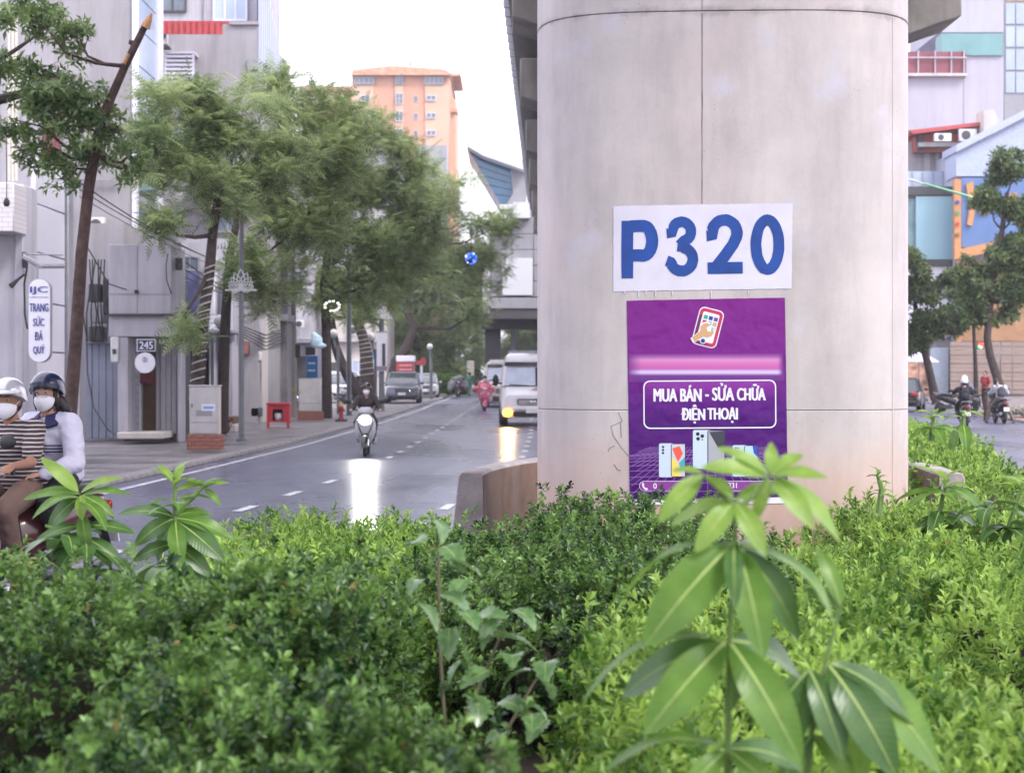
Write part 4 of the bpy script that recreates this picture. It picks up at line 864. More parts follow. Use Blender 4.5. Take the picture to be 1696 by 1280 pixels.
def tree(name, label, trunk, rad, Y, clumps, n, mat, bark, L=.45, kind='fern', nsub=9, limbs=True, loops=None, group=None, extra=None, base_z=None):
    b = at(*trunk[0][:2], Y); root = empty(name, (b.x, Y, b.z), label=label, cat='tree', group=group)
    pts = [at(px, py, Y + (d[0] if d else 0)) for px, py, *d in trunk]
    rr = [rad * (1 - .55 * i / (len(pts) - 1)) for i in range(len(pts))]
    tk = MB().tube(pts, rr, 12).build('trunk', bark, root)
    if loops:                                    # pale cord wound round the trunk
        for q in np.linspace(loops[0], loops[1], loops[2]):
            i = min(int(q * (len(pts) - 1)), len(pts) - 2); u = q * (len(pts) - 1) - i; c0 = pts[i].lerp(pts[i + 1], u); rr_ = rr[i] * (1 - u) + rr[i + 1] * u; MB().tube([c0 + Vector((rr_ * 1.05 * math.cos(t), rr_ * 1.05 * math.sin(t), .05 * math.cos(t))) for t in np.linspace(0, 6.283, 17)], .018, 5).build('cord_loop', CORD, root)
    if limbs:
        for c in clumps:
            c = list(c) + [0] * (5 - len(c)); e = at(c[0], c[1], Y); e.y += c[4]
            j = min(range(len(pts) // 2, len(pts)), key=lambda k: (pts[k] - e).length + (3 if pts[k].z > e.z else 0)); s = pts[j]
            mid = s.lerp(e, .5) + Vector((random.uniform(-.15, .15), random.uniform(-.2, .2), -(e - s).length * .12))
            MB().tube([s, s.lerp(mid, .5) + Vector((0, 0, -.05)), mid, mid.lerp(e, .5) + Vector((0, 0, .1)), e], [rr[j] * .55, rr[j] * .42, rr[j] * .32, rr[j] * .2, rr[j] * .1], 7).build('limb', bark, root)
            for _ in range(3):
                q = mid.lerp(e, random.uniform(.1, .8)); t = q + Vector((random.uniform(-1, 1), random.uniform(-1, 1), random.uniform(.0, .9))) * (c[2] / F * Y * .55)
                MB().tube([q, q.lerp(t, .5) + Vector((0, 0, .08)), t], [rr[j] * .15, rr[j] * .1, rr[j] * .04], 5).build('twig', bark, root)
    if kind == 'fern': n = int(n * 1.12)
    sc = subclumps(clumps, nsub, .37 if kind == 'fern' else .36); P, d = in_clumps(sc, n, Y)
    if kind == 'fern':
        D = unit(d * np.array([1, 1, .35]) + rng.normal(0, .5, P.shape) + np.array([0, 0, .10])); N = unit(np.array([0, 0, 1.0]) + rng.normal(0, .35, P.shape))
        V, Fq = fronds(P, D, N, rng.uniform(.7, 1.25, n) * L * 1.15); tn = np.repeat(np.clip(rng.normal(0, .25, n), -.5, .6), 7 * 2 * 4)
    else:
        A = unit(d * .5 + np.array([0, 0, .6]) + rng.normal(0, .4, P.shape)); V, Fq, tn = sprigs(P, A, 7, np.full(n, L * .25), L, L * .34, (45, 110), droop=.3, fold=.12)
    cr = np_mesh('crown', V, Fq, mat, root, tone=tn); cr['kind'] = 'stuff'
    return root
tree('feathery_tree', 'feathery-leaved street tree with string-wrapped trunk behind the near cabinet', [(322, 742), (326, 640), (335, 540), (347, 450), (352, 390), (362, 320), (372, 285)], .17, 41, [(300, 170, 85, 50), (390, 165, 95, 45, 1.2), (280, 270, 80, 62, -.5), (370, 330, 60, 40), (450, 240, 70, 60, 1), (265, 370, 45, 30, -.5), (310, 545, 45, 28, -.6), (335, 225, 80, 50, .8), (385, 250, 70, 60, .4), (330, 300, 60, 40, .9), (240, 220, 35, 40)], 4300, FERN, BARK, .40, loops=(.14, .52, 17))
tree('feathery_tree', 'feathery-leaved street tree with slim dark trunk between two pale shopfronts', [(368, 716), (370, 640), (374, 520), (380, 430), (395, 350), (430, 290)], .16, 46, [(480, 160, 85, 50), (540, 180, 80, 45, 1), (440, 310, 60, 50), (520, 290, 90, 70, .6), (420, 430, 60, 55, -.6), (440, 490, 45, 30), (500, 230, 90, 50, .5), (460, 380, 70, 50, .3), (570, 250, 60, 50, .8), (520, 360, 70, 50, .5)], 4600, FERN, BARK, .42)
tree('feathery_tree', 'feathery-leaved tree with straight trunk beside the second cabinet', [(541, 697), (541, 620), (540, 540), (536, 470), (545, 400), (560, 330)], .21, 66, [(620, 215, 65, 50), (560, 270, 80, 60), (660, 300, 90, 65, 1), (560, 380, 80, 65), (660, 410, 85, 65), (530, 470, 55, 45), (620, 480, 60, 40), (700, 350, 60, 60), (600, 330, 80, 60), (610, 430, 80, 50), (580, 200, 50, 40), (690, 260, 50, 40), (510, 400, 50, 60)], 6200, FERN, BARK, .50)
tree('feathery_tree', 'large feathery-leaved tree with crooked dark trunk behind the red sign', [(646, 672), (648, 630), (655, 600), (676, 572), (686, 540), (672, 515), (676, 485), (684, 450), (690, 400)], .34, 104, [(740, 300, 70, 50), (700, 380, 90, 60), (780, 370, 70, 50), (770, 450, 75, 55, 1), (700, 470, 70, 45), (820, 420, 32, 60, -1), (640, 430, 60, 50), (845, 370, 18, 22), (790, 520, 45, 35, 2)], 4600, FERN, BARK, .60)
tree('leaning_tree', 'leaning forked dark tree trunk wound with bands above the white cars', [(612, 690), (596, 655), (578, 625), (565, 600), (556, 575), (552, 550), (548, 520)], .30, 78, [(560, 480, 50, 40), (600, 520, 40, 25)], 700, FERN, BARK, .5)
tree('banded_tree', 'dark banded tree trunk forking in a V behind the globe lamps', [(607, 672), (608, 620), (606, 585), (602, 560), (590, 530), (578, 505)], .38, 86, [(600, 470, 70, 30), (650, 500, 40, 28), (560, 500, 45, 30)], 900, FERN, BARK, .55, loops=(.2, .9, 14))
for k, (px, rx, Y, lab) in enumerate(((735, 60, 150, 'pale hanging tree far down the road left of the walker in green'), (790, 45, 165, 'far pale tree under the end of the station'), (690, 50, 140, 'far tree right behind the parked cars'), (860, 50, 190, 'far tree seen under the station'), (900, 60, 200, 'far tree beyond the van'))):
    tree('far_tree', lab, [(px, 648), (px + 2, 600), (px - 3, 540), (px, 500)], .3, Y, [(px, 540, rx, 55), (px - 15, 590, rx * .8, 38), (px + 20, 500, rx, 45), (px + 5, 470, rx * 1.1, 40), (px - 10, 615, rx * .8, 25), (px + 15, 430, rx, 40)] if k < 3 else [(px, 575, rx, 38), (px + 20, 550, rx, 25), (px - 20, 590, rx, 25)], 3000, FERN2, BARK, 1.0, group='trees far down the road', nsub=7)
# shrubs bordering the road end
hedge('dark green roadside shrub border far behind the parked cars', [(xat(716, 135), xat(770, 135), 135, 139, 1.9)], 1500, 7, .2, .22, .1, MIDG, TWIG, .2, 2, depth=.4, r=.5)
# broken tree on the left
bt = tree('broken_tree', 'tall slim tree with snapped raw-wood top and hanging leaf whorls, at the left', [(115, 800), (116, 690), (126, 560), (135, 420), (147, 310), (158, 250), (172, 190), (185, 160), (207, 110), (232, 60), (243, 38)], .105, 26, [(90, 150, 90, 55), (160, 180, 60, 50), (60, 40, 90, 45, -.5), (30, 200, 70, 50), (150, 250, 80, 45), (60, 250, 50, 40), (110, 300, 40, 35), (225, 270, 25, 30), (20, 110, 60, 40), (120, 60, 60, 30), (190, 215, 35, 30), (100, 200, 80, 50), (215, 290, 30, 25)], 900, BROAD, BARK2, .145, 'broad', 11)
MB().tube([at(240, 46, 25.9), at(246, 34, 25.9), at(251, 22, 25.9)], [.075, .05, .012], 7).build('snapped_end', RAWWOOD, bt)
MB().tube([at(205, 106, 25.86), at(213, 90, 25.86)], [.05, .035], 7, flat=.6).build('torn_bark_scar', RAWWOOD, bt)
MB().tube([at(222, 76, 26), at(218, 71, 26), at(214, 70, 26)], [.045, .04, .035], 7).build('stub', BARK2, bt)
MB().tube([at(-40, 60, 25.5), at(0, 100, 25.5), at(30, 80, 25.5), at(60, 60, 25.5)], [.06, .05, .03, .015], 6).build('limb', BARK, bt)
MB().tube([at(-40, 175, 26.5), at(20, 160, 26.5), at(60, 150, 26.5), at(110, 180, 26.5)], [.09, .07, .05, .02], 6).build('limb', BARK, bt)
# right side trees
tree('broad_tree', 'leaning dark-leaved tree at the kerb just right of the pier', [(1550, 668), (1545, 640), (1536, 600), (1528, 570), (1522, 540), (1515, 500)], .24, 88, [(1510, 500, 45, 45), (1560, 535, 45, 25), (1515, 440, 35, 35), (1495, 560, 40, 30), (1575, 470, 30, 22)], 1300, DBROAD, BARK, .36, 'broad', 12)
tree('broad_tree', 'dark-leaved tree beside the orange shop at the right picture edge', [(1660, 655), (1650, 620), (1640, 590), (1635, 560), (1640, 500), (1650, 440), (1660, 380), (1668, 320)], .23, 84, [(1670, 280, 45, 32), (1640, 340, 40, 32), (1690, 350, 40, 40), (1650, 430, 60, 50), (1620, 500, 55, 45), (1680, 490, 45, 50), (1700, 420, 40, 50), (1600, 450, 20, 25)], 2300, DBROAD, BARK, .34, 'broad', 12)
tree('thin_tree', 'thin second tree trunk behind the stooping man on the right', [(1617, 655), (1616, 610), (1614, 570), (1612, 530), (1610, 480)], .13, 90, [(1605, 520, 25, 20)], 60, DBROAD, BARK, .40, 'broad', 4)
# ================================================================== BUILDINGS, LEFT SIDE
def wb(name, x0, x1, y0, y1, Y, d, mat, parent, bevel=.0, dx=0):
    """a block whose camera-side face covers the pixels x0..x1, y0..y1 at distance Y (y1 None = down to the ground)"""
    z0 = gz(Y) + .1 if y1 is None else zat(y1, Y)
    return MB().box(xat(x0, Y), xat(x1, Y), Y, Y + d, z0, zat(y0, Y)).build(name, mat, parent, bevel)
def bld(name, label, px, Y, cat='building', group=None): return empty(name, (xat(px, Y), Y, gz(Y) + .15), label=label, cat=cat, group=group)
def window(parent, x0, x1, y0, y1, Y, glass, frame_m, nx=2, ny=1, t=None, name='window'):
    """frame with bars, glass set back, sill"""
    X0, X1, Z0, Z1 = xat(x0, Y), xat(x1, Y), zat(y1, Y), zat(y0, Y); t = t or (X1 - X0) * .06
    mb = MB(); mb.box(X0, X1, Y - .06, Y + .02, Z0, Z0 + t); mb.box(X0, X1, Y - .06, Y + .02, Z1 - t, Z1)
    for k in range(nx + 1): c = X0 + t / 2 + (X1 - X0 - t) * k / nx; mb.box(c - t / 2, c + t / 2, Y - .058, Y + .018, Z0 + t, Z1 - t)
    for k in range(1, ny): c = Z0 + (Z1 - Z0) * k / ny; mb.box(X0 + t, X1 - t, Y - .056, Y + .016, c - t / 3, c + t / 3)
    w = mb.build(name, frame_m, parent)
    MB().box(X0 + t * .3, X1 - t * .3, Y - .025, Y - .012, Z0 + t * .3, Z1 - t * .3).build('pane', glass, w)
    return w
def ac_unit(parent, x0, x1, y0, y1, Y):
    o = wb('air_conditioner', x0, x1, y0, y1, Y, .32, ACW, parent, .02); c = at((x0 + x1) / 2 - (x1 - x0) * .12, (y0 + y1) / 2, Y); r_ = (y1 - y0) / F * Y * .38
    MB().lathe([(r_ * .2, 0), (r_, 0), (r_, -.015), (r_ * .85, -.02)], 16, (c.x, Y - .002, c.z), 'y').build('fan_grille', DGREY, o); return o
PLW = M('white_plaster', (.43, .415, .46), .75, var=.08, scale=1.2, streak=.5, bump=.05); PLG = M('grey_plaster', (.31, .295, .315), .85, var=.10, scale=.5, streak=.5, bump=.08, bscale=12)
PLC = M('cream_plaster', (.52, .48, .45), .8, var=.12, scale=.9, streak=.4); GLW = M('white_panel', (.64, .63, .71), .22, var=.03, scale=.6, spec=.5); ACW = M('appliance_white', (.62, .62, .63), .5, streak=.25)
DGREY = M('dark_grey', (.06, .06, .065), .6); BLK = M('black_plastic', (.018, .018, .020), .5); GLS = M('window_glass', (.10, .13, .17), .08, var=.3, scale=.7, spec=.9); LGLS = M('pale_glass', (.35, .42, .55), .1, var=.15, scale=.5, spec=.8)
BSHEET = M('blue_grey_sheet', (.22, .24, .31), .55, var=.16, scale=1.5, streak=.4); NAVY = M('navy_enamel', (.025, .03, .08), .4); SIGNW = M('sign_white', (.74, .73, .80), .3, var=.03); SIGNB = M('sign_blue', (.05, .06, .26), .4)
BRN = M('brown_door', (.12, .065, .035), .6, var=.2, scale=4); REDR = M('red_sheet', (.42, .06, .065), .5, var=.15, scale=3, streak=.2); METAL = M('grey_metal', (.30, .30, .33), .5, .3, streak=.2)
# white corner shop at the picture edge
b = bld('corner_shop', 'white shop with small-tiled balcony front at the left picture edge', -20, 31)
wb('wall', -130, 38, 383, None, 31, .8, PLW, b); wb('upper_wall', -130, -2, -60, 300, 33, 3, PLW, b)
def tilemat():
    m = bpy.data.materials.new('small_tiles'); m.use_nodes = True; n, l = m.node_tree.nodes, m.node_tree.links; p = n['Principled BSDF']; p.inputs['Roughness'].default_value = .3
    tc = n.new('ShaderNodeTexCoord'); mp = n.new('ShaderNodeMapping'); mp.inputs['Rotation'].default_value = (R(90), 0, 0); l.new(tc.outputs['Object'], mp.inputs[0]); br = n.new('ShaderNodeTexBrick'); br.inputs['Scale'].default_value = 1
    br.inputs['Brick Width'].default_value = .2; br.inputs['Row Height'].default_value = .08; br.inputs['Mortar Size'].default_value = .005; br.inputs['Color1'].default_value = (.62, .58, .60, 1); br.inputs['Color2'].default_value = (.68, .64, .66, 1); br.inputs['Mortar'].default_value = (.42, .40, .42, 1)
    l.new(mp.outputs[0], br.inputs['Vector']); l.new(br.outputs['Color'], p.inputs['Base Color']); return m
wb('balcony_front', -130, 23, 302, 384, 30.2, .8, tilemat(), b, .02); wb('pilaster', 24, 38.5, 305, None, 30.9, .93, PLW, b, .02)
for x in (15, 21, 27): MB().cyl(at(x, 15, 31.5), at(x, 300, 31.5), .025).build('pipe', M('pale_pipe', (.62, .58, .50), .5), b)
MB().tube([at(10, 215, 29.5), at(11, 280, 29.5), at(11, 332, 29.5)], .008, 5).build('lamp_cord', BLK, b)
MB().lathe([(.02, .1), (.05, .05), (.055, 0), (.035, -.04)], 12, at(11, 338, 29.5)).build('hanging_lamp', BLK, b)
# panelled building with the jeweller's sign
b = bld('panelled_shop', 'glossy white panelled shopfront behind the hanging jewellery sign', 75, 33)
XP = -8.37
MB().box(-16, XP - .09, 31.82, 34.92, gz(33), 5.6).build('wall', PLW, b)
for z0, z1 in ((.2, 1.18), (1.2, 2.10), (2.12, 2.98), (3.0, 3.85), (3.87, 4.70), (4.72, 5.5)): MB().box(XP - .1, XP, 31.83, 33.9, z0, z1).build('panel', GLW, b, .01)
MB().box(XP - .1, XP + .06, 33.95, 34.35, .15, 5.5).build('pilaster', METAL, b, .02); MB().box(XP - .1, XP + .03, 34.4, 34.95, .15, 5.3).build('pilaster', PLW, b, .02)
s = empty('hanging_sign', at(65, 600, 30.0), label='tall white pill-shaped sign lettered TRANG SỨC ĐÁ QUÝ', cat='sign')
def pxpoly(poly, Y, d, name, mat, parent, bevel=0): return MB().prism([(xat(x, Y), zat(y, Y)) for x, y in poly], Y, Y + d).build(name, mat, parent, bevel)
pxpoly(rrect(65, 531, 37, 139, 18, 0, 8), 30.0, .14, 'sign_board', METAL, s, .005); pxpoly(rrect(65, 531, 35, 137, 17.2, 0, 8), 29.985, .02, 'sign_face', SIGNW, s)
def wtext(t, x0, x1, y0, y1, Y, mat, parent, bold=.03, name='lettering'): return text_obj(t, xat(x0, Y), xat(x1, Y), zat(y1, Y), zat(y0, Y), mat, name, parent, lambda x, z: (x, Y, z), bold, heavy=abs(x1 - x0) / F * Y / max(1, len(t)) * .055)
for t, x0, x1, y0, y1 in (('IJC', 50, 79, 474.5, 487.5), ('TRANG', 49, 80, 502.5, 516), ('SỨC', 55, 73, 523, 540), ('ĐÁ', 57.5, 70.5, 547, 563.5), ('QUÝ', 55, 73.5, 570.5, 587.5)): wtext(t, x0, x1, y0, y1, 29.97, SIGNB, s, .02)
wb('rule', 48, 80, 491.8, 492.6, 29.972, .003, SIGNB, s)
MB().tube([at(38, 425, 30.3), at(52, 432, 30.3), at(66, 441, 30.3), at(104, 441, 31.4)], .045, 6).build('bracket_arm', METAL, s); MB().tube([at(38, 421, 30.3), at(104, 422.5, 31.4)], .015, 5).build('bracket_stay', METAL, s)
MB().cyl(at(62, 441, 30.05), at(62, 463, 30.05), .02).build('hanger', METAL, s)
lf = empty('floodlight', at(38, 445, 30.7), label='small black floodlight and cable bundle on the wall by the pill-shaped sign', cat='lamp')
MB().box(xat(36, 30.7), xat(40, 30.7), 30.7, 30.95, zat(443, 30.7), zat(417, 30.7)).build('back_plate', BLK, lf, .01); MB().tube([at(40, 455, 30.5), at(30, 463, 30.4), at(18, 474, 30.3)], [.02, .025, .05], 8).build('lamp_arm', BLK, lf)
MB().tube([at(41, 430, 30.5), at(45, 436, 30.5), at(44, 448, 30.5), at(40, 470, 30.7), at(41, 520, 30.7), at(45, 545, 30.7)], .018, 5).build('cable', BLK, lf)
# recess with sheet gate
b = bld('service_passage', 'narrow passage closed by a blue-grey sheet metal gate', 165, 45)
wb('wall', 112, 205, 370, None, 45.2, 4, PLG, b); wb('gate_header', 141, 199, 560, 568, 44.4, .3, METAL, b)
for k in range(5): wb('gate_sheet', 141 + k * 11.6, 152.2 + k * 11.6, 568.5, 726, 44.5 + .02 * (k % 2), .05, BSHEET, b, .01)
for x0, x1, y0, y1, m_ in ((146, 166, 470, 500, DGREY), (150, 172, 505, 535, METAL), (146, 170, 540, 566, DGREY), (170, 180, 462, 520, DGREY)): wb('meter_box', x0, x1, y0, y1, 44.2, .4, m_, b, .03)
for k in range(7):
    x = 143 + k * 5; MB().tube([at(x, 430, 44), at(x + random.uniform(-6, 6), 470, 43.9), at(x + random.uniform(-8, 8), 520, 43.9), at(x + random.uniform(-6, 6), 566, 44)], .018, 5).build('hanging_cable', BLK, b)
MB().tube([at(143, 560, 44.2), at(145, 620, 44.2), at(155, 675, 44), at(178, 712, 43.8), at(205, 726, 43.5)], .02, 5).build('hose', DGREY, b)
MB().tube([at(120, 408, 40), at(145, 410, 42), at(180, 470, 43), at(210, 480, 43)], .015, 5).build('street_cable', BLK, b)
# number 245
b = bld('white_house', 'white house with number plate 245 over its doorway', 235, 43)
wb('upper_wall', 180, 283, 405, 520, 43, 1.9, PLW, b, .01); wb('ledge', 179, 284.5, 520.5, 523.5, 42.9, 2, DGREY, b); wb('fascia', 180.5, 283, 524, 557, 43.02, 1.9, PLW, b)
for x, y0, y1 in ((226.5, 407, 519),): wb('panel_joint', x, x + .8, y0, y1, 42.985, .01, METAL, b)
wb('panel_joint', 181, 282, 486.5, 487.3, 42.985, .01, METAL, b); wb('junction_box', 222.5, 228, 480, 486, 42.9, .1, BLK, b, .01)
wb('entrance_pillar', 195, 212, 558, 724, 43.05, .8, PLW, b, .01); wb('doorstep', 194, 268, 716, 727, 42.6, 1.6, PLC, b, .02); wb('back_wall', 205, 292, 557.5, None, 44.8, 2, DGREY, b)
for k in range(12): wb('shutter_slat', 212.5, 230, 559 + k * 13, 571.4 + k * 13, 44.2 + .02 * (k % 2), .04, METAL, b, .005)
wb('door_jamb', 230.3, 233.5, 605, 722, 44.1, .2, PLW, b); wb('door', 234, 258, 617, 716, 44.4, .08, BRN, b, .01); wb('red_notice', 232, 254, 618, 635, 44.0, .03, M('maroon_cloth', (.12, .02, .03), .7), b)
wb('door_jamb', 258.5, 265, 558, 716, 44.0, .3, PLG, b)
for k in range(3): wb('shutter_leaf', 266 + k * 9, 274.6 + k * 9, 560, 718, 43.9 + .03 * (k % 2), .05, M('grey_shutter', (.26, .25, .28), .6, streak=.3), b, .01)
wb('side_pillar', 294, 300, 557.5, None, 43.8, .6, PLW, b, .01); wb('wall_box', 183, 196, 558, 600, 42.98, .25, ACW, b, .02); wb('meter_window', 186, 192, 578, 586, 42.96, .05, DGREY, b)
MB().tube([at(278, 420, 42.9), at(275, 440, 42.9), at(276, 465, 42.9), at(284, 487, 42.9)], .014, 5).build('cable', BLK, b)
wb('window_grille', 290, 300, 427, 447, 43.2, .2, DGREY, b)
np_ = empty('number_plate', at(241.5, 582, 42.7), label='dark blue house number plate reading 245', cat='sign')
wb('plate', 226.5, 257.5, 561.5, 582, 42.7, .03, SIGNW, np_); wb('plate_field', 228, 256, 563, 580.5, 42.693, .006, NAVY, np_); wtext('245', 231, 253, 565.5, 578, 42.688, SIGNW, np_, .03)
rs = empty('round_sign', at(240, 618, 42.5), label='round white shop sign hanging under the number plate', cat='sign')
c = at(240, 601, 42.5); MB().lathe([(.02, .06), (.235, .06), (.242, .04), (.242, .01), (.235, 0), (.01, 0)], 32, (c.x, c.y, c.z), 'y').build('disc', SIGNW, rs)
mb = MB(); mb.tube([(c.x + .055 * math.cos(t), c.y - .004, c.z + .075 + .055 * math.sin(t)) for t in np.linspace(0, 6.283, 25)], .006, 5); mb.build('emblem_ring', SIGNB, rs); MB().box(c.x - .012, c.x - .004, c.y - .008, c.y - .002, c.z + .035, c.z + .115).build('emblem_bar', SIGNB, rs); MB().box(c.x + .004, c.x + .012, c.y - .008, c.y - .002, c.z + .035, c.z + .115).build('emblem_bar', SIGNB, rs)
MB().cyl((c.x, c.y + .03, c.z + .24), (c.x, c.y + .03, c.z + .34), .012).build('hanger', METAL, rs)
# big blank grey building
b = bld('grey_building', 'tall blank grey rendered building at the upper left', 130, 50)
wb('wall', 42, 218, -70, None, 50, 3.4, PLG, b); wb('awning', 36, 104, 113, 120, 49.2, .9, PLW, b, .01); wb('balcony_recess', 40, 98, 121, 290, 49.9, .2, M('red_brown', (.20, .06, .06), .7, streak=.3), b)
window(b, 68, 96, 128, 200, 49.85, GLS, METAL, 2, 2); wb('balcony_rail', 40, 104, 225, 228, 49, .06, DGREY, b)
for k in range(9): wb('rail_bar', 42 + k * 7, 43.2 + k * 7, 228.2, 275, 49, .04, DGREY, b)
wb('cornice', 40, 219, -76, -70, 49.9, 3.6, PLG, b); wb('horizontal_pipe', 125, 202, 296, 298.5, 49.8, .08, METAL, b)
for x0, x1, y0, y1 in ((150, 172, 360, 385),): ac_unit(b, x0, x1, y0, y1, 49.6)
# slim glass-fronted side
b = bld('glass_house', 'slim white building with tall glass strip left of the red-awning house', 240, 52)
XG = xat(218, 50) + .02; yp = lambda px: XG * F / (px - CX)
MB().box(XG - 5, XG, 53.45, 54.1, gz(53), 14).build('wall', PLW, b); MB().box(XG, XG + .12, yp(218.5), yp(222.5), 4, 14).build('pier', GLW, b); MB().box(XG, XG + .12, yp(256), yp(264), .2, 14).build('pier', GLW, b)
for k, (y0, y1, m_) in enumerate(((-60, 8, LGLS), (10, 60, LGLS), (62, 120, LGLS), (122, 180, LGLS), (182, 255, LGLS), (257, 322, M('teal_glass', (.05, .16, .18), .1, spec=.8)), (330, 402, GLS))): MB().box(XG, XG + .07, yp(223), yp(255.5), zat(y1, 51.7), zat(y0, 51.7)).build('glass_pane', m_, b)
# house with the red awning
b = bld('tall_house', 'tall grey house with red corrugated awning and pale corrugated side', 345, 60)
wb('wall', 262, 427, 38, None, 60, 8.6, PLG, b); wb('upper_storey', 263, 426, -80, 37.5, 61.2, 6, PLW, b); wb('parapet', 380, 428, 36, 41, 59.9, .6, PLG, b)
window(b, 263, 309, -25, 21, 61.15, GLS, DGREY, 2, 1); window(b, 353, 410, -40, 36, 61.15, LGLS, GLW, 3, 1); wb('drainpipe', 338, 341, -80, 36, 61.1, .1, PLW, b)
n_ = 22
for k in range(n_):
    x = 268 + k * 5; w = 4.9; pxpoly([(x, 35), (x + w, 35), (x + w + (1 if k > 10 else 0), 57 if k < 20 else 40), (x, 57 if k < 20 else 40)], 58.6 + .05 * (k % 2), .06, 'awning_sheet', REDR, b)
wb('balcony_top', 272, 322, 86, 89, 59.2, .8, GLW, b)
for k in range(8): wb('balcony_slat', 273, 320, 92 + k * 7, 95.5 + k * 7, 59.2, .06, GLW, b)
for x in (272, 318): wb('balcony_post', x, x + 3.5, 89.2, 150, 59.22, .1, GLW, b)
ac_unit(b, 253, 276, 38, 74, 58.9); wb('ac_bracket', 250, 278, 75, 78, 58.8, .6, DGREY, b); wb('recess', 410, 427, 97, 115, 59.9, .08, METAL, b)
CORR = M('pale_corrugated', (.42, .45, .62), .45, var=.06, scale=1, streak=.12)
for k in range(34):
    y = 60.05 + k * .25; MB().box(xat(427, 60) + .01, xat(427, 60) + (.09 if k % 2 else .05), y, y + .235, zat(170, 60), zat(-80, 60) - .12 * k * 1.0).build('corrugated_sheet', CORR, b)
for x0, x1, y0, y1 in ((285, 320, 200, 260), (350, 395, 240, 310), (360, 395, 330, 385)): window(b, x0, x1, y0, y1, 59.95, LGLS, GLW, 2, 2)
pxpoly([(298, 245), (350, 290), (350, 305), (298, 262)], 57, 1.5, 'stair_slab', GLW, b); wb('balcony_slab', 300, 425, 306, 316, 58.6, 1.3, PLW, b, .02); wb('balcony_wall', 335, 425, 318, 345, 58.7, .2, PLC, b); wb('ledge', 283, 425, 395, 402, 58.8, 1.1, PLW, b)
# shopfronts along the pavement
b = bld('pale_shop', 'pale shopfront with purple banner between the two slim tree trunks', 340, 52)
wb('wall', 300, 382, 402, None, 53, 1.5, PLW, b); wb('shop_opening', 302, 344, 560, 716, 52.9, .15, DGREY, b); wb('column', 346, 356, 420, None, 52.4, .5, GLW, b, .02); wb('column', 374, 385, 455, None, 52.6, .5, PLW, b, .02)
wb('step', 352, 388, 690, 702, 51.6, 1.2, BRN, b, .02); wb('step', 345, 390, 703, 716, 51, 1.6, PLC, b, .02); wb('canopy', 300, 386, 545, 552, 51.6, 1.5, METAL, b, .02); window(b, 300, 330, 425, 505, 52.95, GLS, METAL, 2, 2)
wb('goods_stand', 303, 318, 640, 700, 52, .5, M('pastel_goods', (.35, .38, .45), .6, var=.8, scale=14), b, .02); wb('red_goods', 300, 306, 560, 595, 52.3, .3, REDR, b)
bn = empty('cloth_banner', at(319, 525, 50), label='narrow purple and blue banner hanging beside the white house', cat='banner')
pxpoly([(312, 448), (329, 450), (328, 500), (325, 526), (311, 522), (313, 480)], 50, .04, 'cloth', M('violet_cloth', (.12, .12, .26), .7, var=.5, scale=2.5), bn); MB().cyl(at(309, 447, 50.02), at(331, 449, 50.02), .025).build('rod', METAL, bn)
b = bld('narrow_shop', 'cream narrow shop with dirty drainpipes behind the lotus lamp post', 415, 60)
wb('wall', 384, 434, 440, None, 61, 1.5, PLC, b); wb('white_bay', 396, 431, 470, 560, 60.3, .7, PLW, b, .02); ac_unit(b, 418, 432, 582, 597, 60.2)
for x in (414, 421, 428): MB().tube([at(x, 560, 60.6), at(x + 2, 620, 60.6), at(x - 1, 695, 60.6)], .05, 6).build('drainpipe', DGREY, b)
wb('door', 398, 411, 590, 705, 60.9, .1, GLW, b); wb('flower_box', 415, 432, 675, 690, 60, .5, DGREY, b, .02)
b = bld('grey_gable', 'dark grey slanted side wall behind the red table', 452, 66)
pxpoly([(434, 548), (476, 530), (476, 698), (436, 698)], 66, 1.5, 'wall', M('mid_grey_render', (.22, .21, .225), .85, streak=.25), b); pxpoly([(462, 610), (465, 655), (450, 655)], 65.9, .06, 'light_patch', PLW, b); wb('roof_edge', 432, 477, 520, 531, 65.7, 2, METAL, b); wb('upper_wall', 436, 476, 420, 519.5, 66.5, 1.2, PLW, b)
b = bld('far_shop', 'white cluttered shop past the grey gable with cables', 490, 76)
wb('wall', 476, 520, 400, None, 77, 6, PLW, b); wb('shop_opening', 484, 520, 590, 690, 76.9, .15, DGREY, b); window(b, 488, 500, 450, 500, 76.95, GLS, METAL, 2, 2); ac_unit(b, 490, 503, 530, 543, 76.5); wb('canopy', 480, 522, 560, 568, 75.6, 1.4, METAL, b, .02); wb('red_panel', 469, 478, 570, 590, 75.8, .1, REDR, b)
b = bld('cream_villa', 'cream building with white windows set back behind the parked white cars', 590, 118)
wb('wall', 500, 640, 480, None, 120, 8, PLC, b); window(b, 583, 603, 597, 619, 119.95, LGLS, GLW, 2, 1); window(b, 615, 632, 597, 619, 119.95, LGLS, GLW, 2, 1); wb('ledge', 500, 641, 560, 566, 119.5, .6, PLW, b); wb('shop_opening', 505, 560, 600, 648, 119.9, .1, DGREY, b)
ac_unit(b, 580, 592, 540, 555, 119.4); wb('roof_slab', 498, 642, 472, 480, 119.2, 9, PLW, b)
b = bld('block_behind_trees', 'pale apartment block mostly hidden behind the feathery trees', 520, 140)
wb('wall', 430, 660, 250, None, 141, 8, PLW, b); wb('roof_slab', 428, 662, 242, 250, 140.5, 9, PLG, b)
for r_ in range(5):
    for c_ in range(6): window(b, 445 + c_ * 36, 463 + c_ * 36, 275 + r_ * 42, 298 + r_ * 42, 140.95, GLS, GLW, 2, 1)
